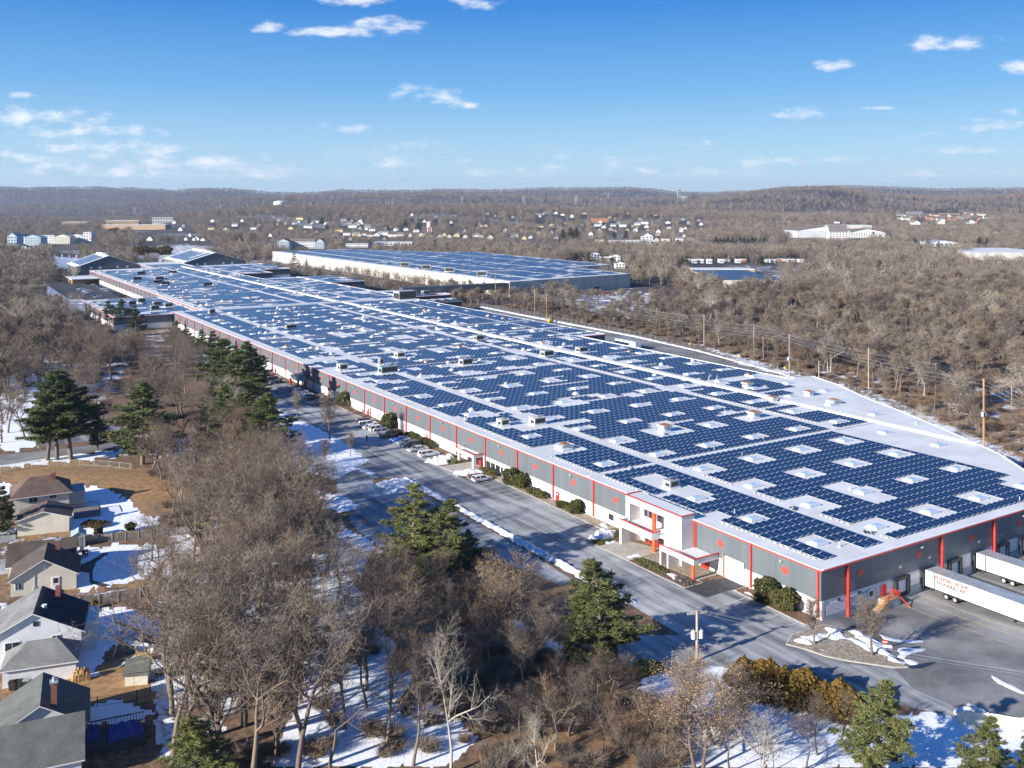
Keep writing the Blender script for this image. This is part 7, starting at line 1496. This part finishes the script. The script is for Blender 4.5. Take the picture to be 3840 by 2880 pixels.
# --- woods: the nearest trees one by one
def rand_in(poly_px, n, seed, mind=3.0):
    W = [G(*p)[:2] for p in poly_px]; q = random.Random(seed); xs = [p[0] for p in W]; ys = [p[1] for p in W]; out = []; tries = 0
    grid = list(OCC)
    while len(out) < n and tries < n * 60:
        tries += 1; x, y = q.uniform(min(xs), max(xs)), q.uniform(min(ys), max(ys))
        if not inpoly(np.array([x]), np.array([y]), W)[0]: continue
        if any((x - a) ** 2 + (y - b) ** 2 < mind * mind for a, b in grid): continue
        grid.append((x, y)); out.append((x, y, tz(x, y)))
    return out
WOODS = (
    ([(720, 1980), (1000, 1880), (1150, 1960), (1230, 2080), (1180, 2300), (1050, 2500), (900, 2700), (880, 2900), (680, 2900), (680, 2500), (690, 2200)], 42, 14, 21, 'bare brown-grey tree in the foreground wood between the house yards and the snowy clearing', 'foreground wood', 3.2, (0, 1, 2, 3, 4, 5, 6)),
    ([(1230, 2250), (1420, 2250), (1660, 2650), (1650, 2900), (900, 2900), (1000, 2550)], 22, 11, 17, 'bare tree standing over the snow of the foreground clearing', 'trees of the snowy clearing', 4.5, (0, 1, 2, 5)),
    ([(1500, 2250), (1750, 2200), (2150, 2500), (2350, 2650), (2400, 2900), (1750, 2900), (1650, 2600)], 22, 6, 11, 'small bare tree on the brown leafy slope before the road', 'trees on the brown slope', 3.0, (2, 3, 5, 6)),
    ([(2440, 2760), (2750, 2680), (3230, 2800), (3250, 2900), (2500, 2900)], 11, 4.5, 8, 'slender bare tree over the snow below the golden hedge', 'trees below the hedge', 3.2, (2, 5, 0)),
    ([(560, 1760), (760, 1600), (1020, 1760), (1080, 1850), (980, 1900), (620, 1990)], 26, 10, 16, 'bare brown tree between the brown bank and the snowy verge', 'trees by the verge', 4.0, (0, 2, 3, 5)),
    ([(0, 1330), (330, 1290), (640, 1330), (760, 1420), (760, 1560), (560, 1660), (300, 1560), (0, 1500)], 80, 12, 18, 'bare dark-trunked tree in the snowy wood at the left, before the near roof', 'left wood', 4.4, (0, 1, 2, 3, 4, 6)),
    ([(0, 1560), (110, 1590), (90, 1700), (0, 1720)], 5, 12, 17, 'bare tree by the path at the left edge', 'trees by the left path', 5.0, (0, 1, 4)),
    ([(560, 1960), (640, 1990), (600, 2200), (560, 2420), (530, 2300), (540, 2100)], 3, 8, 12, 'bare tree at the end of the back yards beside the wood', 'yard edge trees', 3.5, (1, 4)),
)
WOODS += (([(640, 2600), (850, 2620), (1080, 2760), (1300, 2960), (640, 2990)], 17, 20, 26, 'tall bare tree in the lower left foreground, thick trunk and open limbs', 'tall foreground trees', 4.0, (0, 1, 4, 3)),)
nb = 0
for i, (poly, n, h0, h1, lab, grp, md, kinds) in enumerate(WOODS):
    q = random.Random(500 + i)
    for p in rand_in(poly, n, 600 + i, md): put_tree(BT[q.choice(kinds)], None, q.uniform(h0, h1), lab, grp, 'bare_tree', 20.0, q.uniform(.85, 1.15), loc=p); nb += 1
# the strip along the tracks at the right
q = random.Random(41); k = 0; tries = 0
while k < 52 and tries < 4000:
    tries += 1; s, off = q.uniform(-5, 235), q.uniform(4, 62) ; t = np.interp(s, (0, 20, 36, 45, 66, 93, 128, 174, 229), (100, 112, 122, 127, 139, 153, 169, 177, 190)) + off; x, y = fromST(s, t)
    if any((x - a) ** 2 + (y - b) ** 2 < 16 for a, b in OCC): continue
    put_tree(BT[q.choice((0, 1, 2, 3, 5, 6))], None, q.uniform(7, 12.5), 'bare tree in the snowy strip along the tracks right of the white roof', 'trackside trees', 'bare_tree', 20.0, q.uniform(.9, 1.2), loc=(x, y, 0.0)); k += 1
print('single bare trees', nb + k)
# --- everything farther away is one wood
def joined(name, T, mats, wide=KX):
    tv = np.array(T.tv) * (wide, wide, 1); cv = np.array(T.cv) * (wide, wide, 1); tq = np.array(T.tq); ct = np.array(T.ct) + len(tv)
    return np_mesh(name, np.concatenate([tv, cv]), [tq, ct], mats, np.concatenate([np.zeros(len(tq), int), np.ones(len(ct), int)]))
def fuzz(seed, h=12.0, w=4.2, n=170, bw=.1, base=.32):
    g = np.random.default_rng(seed); T = Tri(); T.seg(np.array((0, 0, -.5)), np.array((0, 0, h * .55)), .28, .14, 4)
    for k in range(7):
        a = g.uniform(0, 6.28); z = h * g.uniform(.25, .5); T.seg(np.array((0, 0, z)), np.array((math.cos(a) * w * .6, math.sin(a) * w * .6, z + h * .3)), .13, .05, 3)
    for k in range(n):
        v = g.normal(size=3); v /= np.linalg.norm(v); r = g.random() ** .45; c = np.array((v[0] * w * r, v[1] * w * r, h * (base + .36) + v[2] * r * h * .4)); d = np.array((v[0] * .5, v[1] * .5, 1.0)) + g.normal(size=3) * .35; d /= np.linalg.norm(d); T.blade(c - d * h * .05, c + d * h * g.uniform(.08, .16), bw, g)
    return T
def scatter(name, P, SC, RZ, PICK, srcs, kind='stuff', label=None, cat=None):
    me = bpy.data.meshes.new(name); me.vertices.add(len(P)); me.vertices.foreach_set('co', np.asarray(P, np.float32).ravel())
    a = me.attributes.new('sc', 'FLOAT_VECTOR', 'POINT'); a.data.foreach_set('vector', np.asarray(SC, np.float32).ravel())
    rot = np.zeros((len(P), 3), np.float32); rot[:, 2] = RZ; a = me.attributes.new('rot', 'FLOAT_VECTOR', 'POINT'); a.data.foreach_set('vector', rot.ravel())
    a = me.attributes.new('pick', 'INT', 'POINT'); a.data.foreach_set('value', np.asarray(PICK, np.int32))
    o = link(name, me); ng = bpy.data.node_groups.new(name, 'GeometryNodeTree')
    ng.interface.new_socket('Geometry', in_out='INPUT', socket_type='NodeSocketGeometry'); ng.interface.new_socket('Geometry', in_out='OUTPUT', socket_type='NodeSocketGeometry')
    N = ng.nodes; gi = N.new('NodeGroupInput'); go = N.new('NodeGroupOutput'); jn = N.new('GeometryNodeJoinGeometry')
    def named(n, ty): x = N.new('GeometryNodeInputNamedAttribute'); x.data_type = ty; x.inputs[0].default_value = n; return x.outputs[0]
    for i, sm in enumerate(srcs):
        so = bpy.data.objects.new('%s_kind' % name, sm); oi = N.new('GeometryNodeObjectInfo'); oi.inputs[0].default_value = so; oi.inputs['As Instance'].default_value = True
        cp = N.new('FunctionNodeCompare'); cp.data_type = 'INT'; cp.operation = 'EQUAL'; ng.links.new(named('pick', 'INT'), cp.inputs[2]); cp.inputs[3].default_value = i
        ip = N.new('GeometryNodeInstanceOnPoints'); ng.links.new(gi.outputs[0], ip.inputs['Points']); ng.links.new(cp.outputs[0], ip.inputs['Selection']); ng.links.new(oi.outputs['Geometry'], ip.inputs['Instance'])
        ng.links.new(named('rot', 'FLOAT_VECTOR'), ip.inputs['Rotation']); ng.links.new(named('sc', 'FLOAT_VECTOR'), ip.inputs['Scale']); ng.links.new(ip.outputs[0], jn.inputs[0])
    ng.links.new(jn.outputs[0], go.inputs[0]); md = o.modifiers.new('scatter', 'NODES'); md.node_group = ng
    return tag(o, label, cat, None, kind)
NOGO_PX = [[(500, 930), (560, 915), (700, 912), (840, 932), (800, 962), (640, 990), (480, 985)], [(480, 855), (700, 850), (760, 900), (520, 910)], [(2150, 1085), (2450, 1070), (2580, 1090), (2540, 1130), (2400, 1145), (2160, 1135)], [(2140, 1150), (2320, 1140), (2330, 1170), (2150, 1185)], [(180, 930), (300, 950), (330, 1040), (200, 1060)], [(2960, 885), (3350, 885), (3350, 915), (3100, 920), (2960, 905)]]
def free_mask(X, Y):
    s, t = toST(X, Y); rb = np.interp(s, (-60, 0, 20, 45, 93, 128, 174, 229, 279, 452), (70, 104, 116, 131, 157, 173, 181, 194, 198, 204)) + np.where(s < 300, 9, 3)
    k = ~((t > -45) & (t < rb) & (s > -80) & (s < 452)) & ~((t > np.where(s < 800, -44, 0)) & (t < 186) & (s >= 452) & (s < 1000))
    k &= ~inpoly(X, Y, inset([(c2[0] + a, c2[1] + b) for a, b in L2], 5))
    x, y = px(X, Y)
    for p in NOGO_PX: k &= ~inpoly(x, y, p)
    k &= (Y > 255) & ~((X < -20) & (Y < 330)) & ~((X < -60) & (Y < 385) & (s < 440) & (t < -8) & (t > -95)) & ~((s < 452) & (t < 1) & (t > -26))
    return k
g = np.random.default_rng(99)
def poisson_band(Y0b, Y1b, area, jit=.5, um=.66):
    """jittered grid over the view, spaced for one tree per area"""
    d = math.sqrt(area); xs = np.arange(-um * Y1b, um * Y1b, d); ys = np.arange(Y0b, Y1b, d); A, B = np.meshgrid(xs, ys); A = A + g.uniform(-jit, jit, A.shape) * d; B = B + g.uniform(-jit, jit, B.shape) * d
    A, B = A.ravel(), B.ravel(); k = np.abs(A) < um * B + 30; return A[k], B[k]
bands = ((255, 700, 84), (700, 1400, 100), (1400, 2700, 190), (2700, 3900, 330), (3900, 5200, 420), (5250, 6700, 900), (7800, 10050, 1100))
PX_, PY_ = [], []
for a, b, ar in bands:
    x, y = poisson_band(a, b, ar); k = free_mask(x, y); x, y = x[k], y[k]
    cl = np.sin(x * .013 + 2 * np.sin(y * .007)) + np.sin(y * .011 + 1.5 * np.sin(x * .009)) + .5 * np.sin(x * .05 + y * .04); k = (cl > -1.0) | (g.random(len(x)) < .22); x, y = x[k], y[k]
    if a == 3900: k = (x / y > .14) ; x, y = x[k], y[k]
    keep = np.ones(len(x), bool)
    for bx, by, w, d in BLD:
        D = 9.5 * by / CAMH; keep &= ~((np.abs(x - bx * y / by) < w / 2 + 4) & (y < by + d + 4) & (y > by - D))
    x, y = x[keep], y[keep]; PX_.append(x); PY_.append(y)
X = np.concatenate(PX_); Y = np.concatenate(PY_); Zt = terrain(X, Y)
if len(OCC):
    oc = np.array(OCC); nearm = Y < 700; kk = np.ones(len(X), bool)
    for i in np.nonzero(nearm)[0]:
        if ((oc[:, 0] - X[i]) ** 2 + (oc[:, 1] - Y[i]) ** 2).min() < 12: kk[i] = False
    X, Y, Zt = X[kk], Y[kk], Zt[kk]
s_, t_ = toST(X, Y); track = (t_ > 100) & (t_ < 330) & (s_ < 900) & (s_ > 200)
H = g.uniform(.75, 1.3, len(X)) * np.where(track, .72, 1.0) * (1 + .15 * np.sin(X * .02 + Y * .017))
SC = np.stack([H * g.uniform(.85, 1.2, len(X))] * 2 + [H], 1)
MED = [joined('wood_tree', bare_tree(400 + i, h=13.5, spread=sp, fork=fk, ntw=nt * .55, limbs=7, tw_w=.05, tw_l=1.2, multi=mu), [M['bark_pale'] if m == 'wood_far2' else M['bark'], M[m]]) for i, (sp, fk, nt, mu, m) in enumerate(((.33, .38, 4.0, 1, 'twig'), (.38, .42, 4.0, 1, 'wood_far'), (.29, .34, 3.4, 2, 'wood_far'), (.36, .36, 2.6, 1, 'wood_far2')))]
FAR = [joined('wood_tree', fuzz(420 + i, w=w, n=n), [M['bark_pale'] if m == 'wood_far2' else M['bark'], M[m]]) for i, (w, n, m) in enumerate(((3.7, 135, 'wood_far'), (4.2, 150, 'wood_far'), (3.3, 105, 'wood_far2'), (3.9, 165, 'wood_far')))]
lod = np.where(Y < 760, 0, 1); pick = np.where(lod == 0, g.choice(4, len(X), p=(.34, .3, .24, .12)), 4 + g.choice(5, len(X), p=(.33, .31, .11, .235, .015)))
SC = SC * np.where(Y > 7000, 1.9, np.where(Y > 5200, 1.8, np.where(Y > 2700, 1.35, np.where(Y > 1400, 1.12, 1.0))))[:, None]
def pine_lod():
    T = pine(490, h=13, wid=3.6, base=.12, whorls=9, per=5, clump=5, nl=1.0); return joined('wood_tree', T, [M['bark'], M['needle_dark']])
FAR.append(pine_lod())
print('wood trees', len(X))
tag(scatter('woods', np.stack([X, Y, Zt], 1), SC, g.uniform(0, 6.28, len(X)), pick, MED + FAR), 'bare winter woods spreading to the hills')
# undergrowth: brambles and saplings in the near woods
BU = []
for i in range(3):
    T = twig_bush(450 + i, (3.4, 3.4, 2.0), 420, .024); cv = np.array(T.cv); BU.append(np_mesh('undergrowth', cv, [np.array(T.ct)], [M[('twig', 'twig_red', 'wood_far')[i]]]))
UP = []
for poly, n, sd in ((WOODS[0][0], 110, 1), (WOODS[1][0], 34, 2), (WOODS[2][0], 130, 3), (WOODS[4][0], 90, 5), (WOODS[5][0], 90, 6), (B6([(1050, 800), (1350, 900), (1500, 1382), (1100, 1382), (900, 1000)]), 60, 7), (B8([(0, 700), (300, 830), (640, 940), (620, 860), (300, 780), (0, 640)]), 30, 8), (B3([(1500, 900), (2000, 760), (2212, 1000), (2212, 1382), (1500, 1382)]), 90, 9)):
    UP += rand_in(poly, n, 700 + sd, 0.9)
q = np.random.default_rng(8); s1 = q.uniform(-5, 440, 900); base = np.interp(s1, (-5, 20, 45, 93, 128, 174, 229, 279, 440), (98, 113, 128, 154, 170, 178, 191, 196, 201)); t1 = base + 2.5 + np.abs(q.normal(size=900)) * 26; ux, uy = fromST(s1, t1)
UP = np.concatenate([np.array(UP), np.stack([ux, uy, np.zeros(900)], 1)]); n = len(UP); us = q.uniform(.5, 1.15, n)
tag(scatter('undergrowth', UP, np.stack([us * KX, us * KX, us * q.uniform(.6, 1.2, n)], 1), q.uniform(0, 6.28, n), q.integers(0, 3, n), BU), 'brown brambles and saplings under the bare trees')
EXPO = 1.05
# ------------------------------------------------------------------ camera, light, sky, air
cam = bpy.data.cameras.new('camera'); co = bpy.data.objects.new('camera', cam); COL.objects.link(co); S.camera = co
co.location = (0, 0, CAMH); co.rotation_euler = (R(90), 0, 0)
cam.sensor_width = 36; cam.lens = 36 * F_ / 3840; cam.shift_y = -(1440 - Y0_) / 3840; cam.clip_start = 1; cam.clip_end = 60000
SUN_EL = R(20.5); sx, sy = -.812, -.5835
sl = bpy.data.lights.new('sun', 'SUN'); sl.energy = 4.5; sl.angle = R(.55); sl.color = (1, .95, .87); so = bpy.data.objects.new('sun', sl); COL.objects.link(so)
import mathutils
dv = mathutils.Vector((sx * math.cos(SUN_EL), sy * math.cos(SUN_EL), math.sin(SUN_EL))); so.rotation_euler = dv.to_track_quat('Z', 'Y').to_euler(); so.location = (-100, -80, 200)
w = bpy.data.worlds.new('World'); S.world = w; w.use_nodes = True
t = NT.__new__(NT); t.t = w.node_tree; t.n = t.t.nodes; t.l = t.t.links
bg = t.n['Background']; sk = t.n.new('ShaderNodeTexSky'); sk.sky_type = 'NISHITA'; sk.sun_disc = False; sk.sun_elevation = SUN_EL; sk.sun_rotation = math.atan2(sx, sy); sk.altitude = 100; sk.air_density = 1.0; sk.dust_density = .25; sk.ozone_density = 3.2
V = t.n.new('ShaderNodeTexCoord').outputs['Generated']; sp = t.n.new('ShaderNodeSeparateXYZ'); t.link(V, sp.inputs[0])
yy = t.math('MAXIMUM', sp.outputs[1], .05); a = t.math('DIVIDE', sp.outputs[0], yy); e = t.math('DIVIDE', sp.outputs[2], yy)   # bearing and height of a direction
cb = t.n.new('ShaderNodeCombineXYZ'); t.link(a, cb.inputs[0]); t.link(e, cb.inputs[1])
n1 = t.noise(t.scale(cb.outputs[0], (1, 2.4, 1)), 34, 5, .58); n2 = t.noise(t.scale(cb.outputs[0], (1, 5.5, 1)), 9, 6, .6); nd = t.math('SUBTRACT', n1, .5)
dens = None; under = None
CL = ((770, 118, 150, 26), (820, 95, 100, 30), (1330, 120, 230, 24), (1450, 98, 130, 32), (1010, 105, 60, 22), (1340, 8, 110, 34), (1790, 15, 95, 24), (1545, 348, 85, 30), (1665, 358, 58, 22), (1705, 393, 92, 17), (75, 357, 50, 16), (120, 450, 250, 38), (330, 500, 260, 24), (430, 560, 260, 40), (80, 595, 160, 22), (700, 615, 260, 34), (380, 640, 300, 30), (900, 650, 260, 26), (1300, 485, 110, 14), (1480, 610, 220, 34), (1560, 555, 160, 26), (1850, 650, 180, 24), (3130, 242, 62, 32), (3560, 165, 150, 34), (3840, 255, 70, 32), (3010, 428, 80, 22), (3515, 485, 110, 24), (3760, 455, 140, 32), (2250, 605, 130, 16), (2680, 540, 90, 14), (3620, 562, 110, 14), (2450, 640, 300, 20), (2900, 605, 170, 14), (3150, 600, 150, 12), (3500, 655, 300, 16), (2000, 640, 160, 20), (1250, 655, 180, 18), (3290, 405, 60, 9), (2150, 590, 90, 12))
CL = CL[2:]
for (x, y, rx, ry) in CL:
    dx = t.math('MULTIPLY', t.math('SUBTRACT', a, (x - CX_) / F_), F_ / rx / 1.35); dy = t.math('MULTIPLY', t.math('SUBTRACT', e, (Y0_ - y) / F_), F_ / ry / 1.4)
    dyb = t.math('MULTIPLY', t.math('MINIMUM', dy, 0.0), .9); dd = t.math('ADD', t.math('MULTIPLY', dx, dx), t.math('ADD', t.math('MULTIPLY', dy, dy), t.math('MULTIPLY', dyb, dyb)))
    op = .98 if y < 430 else (.8 if x < 1000 else .45)
    v = t.math('MULTIPLY', t.math('SUBTRACT', 1.0, dd), op); dens = v if dens is None else t.math('MAXIMUM', dens, v)
c1 = t.ramp(t.math('ADD', dens, t.math('MULTIPLY', nd, 4.2)), .05, 1.6)
wisp = t.math('MULTIPLY', t.math('MULTIPLY', t.ramp(n2, .5, .72), t.ramp(e, .0, .012)), t.ramp(e, .085, .02)); cover_ = t.math('MAXIMUM', t.math('MULTIPLY', c1, .74), t.math('MULTIPLY', wisp, .5))
shade = t.math('ADD', t.math('MULTIPLY', n1, .8), t.math('MULTIPLY', dens, .25))
ccol = t.mix(t.ramp(shade, .25, .75), (4.2, 4.8, 5.8), (6.3, 6.35, 6.5))
rp = t.n.new('ShaderNodeValToRGB'); t.link(sp.outputs[2], rp.inputs[0])
for i, (pos, c) in enumerate(((0.0, (.56, .75, .9)), (.05, (.42, .68, .92)), (.115, (.16, .455, .86)), (.2, (.02, .235, .72)), (.5, (.015, .12, .45)))):
    el_ = rp.color_ramp.elements[i] if i < 2 else rp.color_ramp.elements.new(pos)
    el_.position = pos; el_.color = (*c, 1)
rs_ = t.n.new('ShaderNodeVectorMath'); rs_.operation = 'SCALE'; t.link(rp.outputs[0], rs_.inputs[0]); rs_.inputs['Scale'].default_value = 1 / (.085 * 2 ** EXPO)
hs = t.n.new('ShaderNodeHueSaturation'); t.link(sk.outputs[0], hs.inputs['Color']); hs.inputs['Saturation'].default_value = 1.12; hs.inputs['Value'].default_value = 1.0
base_sky = t.mix(.88, hs.outputs[0], rs_.outputs[0]); t.link(t.mix(cover_, base_sky, ccol), bg.inputs['Color']); bg.inputs['Strength'].default_value = .085
S.view_settings.view_transform = 'Standard'; S.view_settings.look = 'None'; S.view_settings.gamma = 1; S.view_settings.use_curve_mapping = False; S.view_settings.exposure = EXPO
S.cycles.max_bounces = 5; S.cycles.diffuse_bounces = 2; S.cycles.glossy_bounces = 2; S.cycles.transmission_bounces = 2; S.cycles.volume_bounces = 0
S.cycles.volume_step_rate = 1.0; S.cycles.volume_max_steps = 64
def haze(d):
    m = bpy.data.materials.new('haze'); m.use_nodes = True; q = NT(m); q.n.remove(q.n['Principled BSDF']); v = q.n.new('ShaderNodeVolumePrincipled'); v.inputs['Color'].default_value = (.6, .75, 1.0, 1); v.inputs['Density'].default_value = d; v.inputs['Anisotropy'].default_value = .2
    q.link(v.outputs[0], q.n['Material Output'].inputs['Volume'])
    o = MB().b2(-14200, 14200, -60, 14600, -8, 330).build('haze', [m]); tag(o, None, None, None, 'stuff')
haze(HAZE)
print('done building')
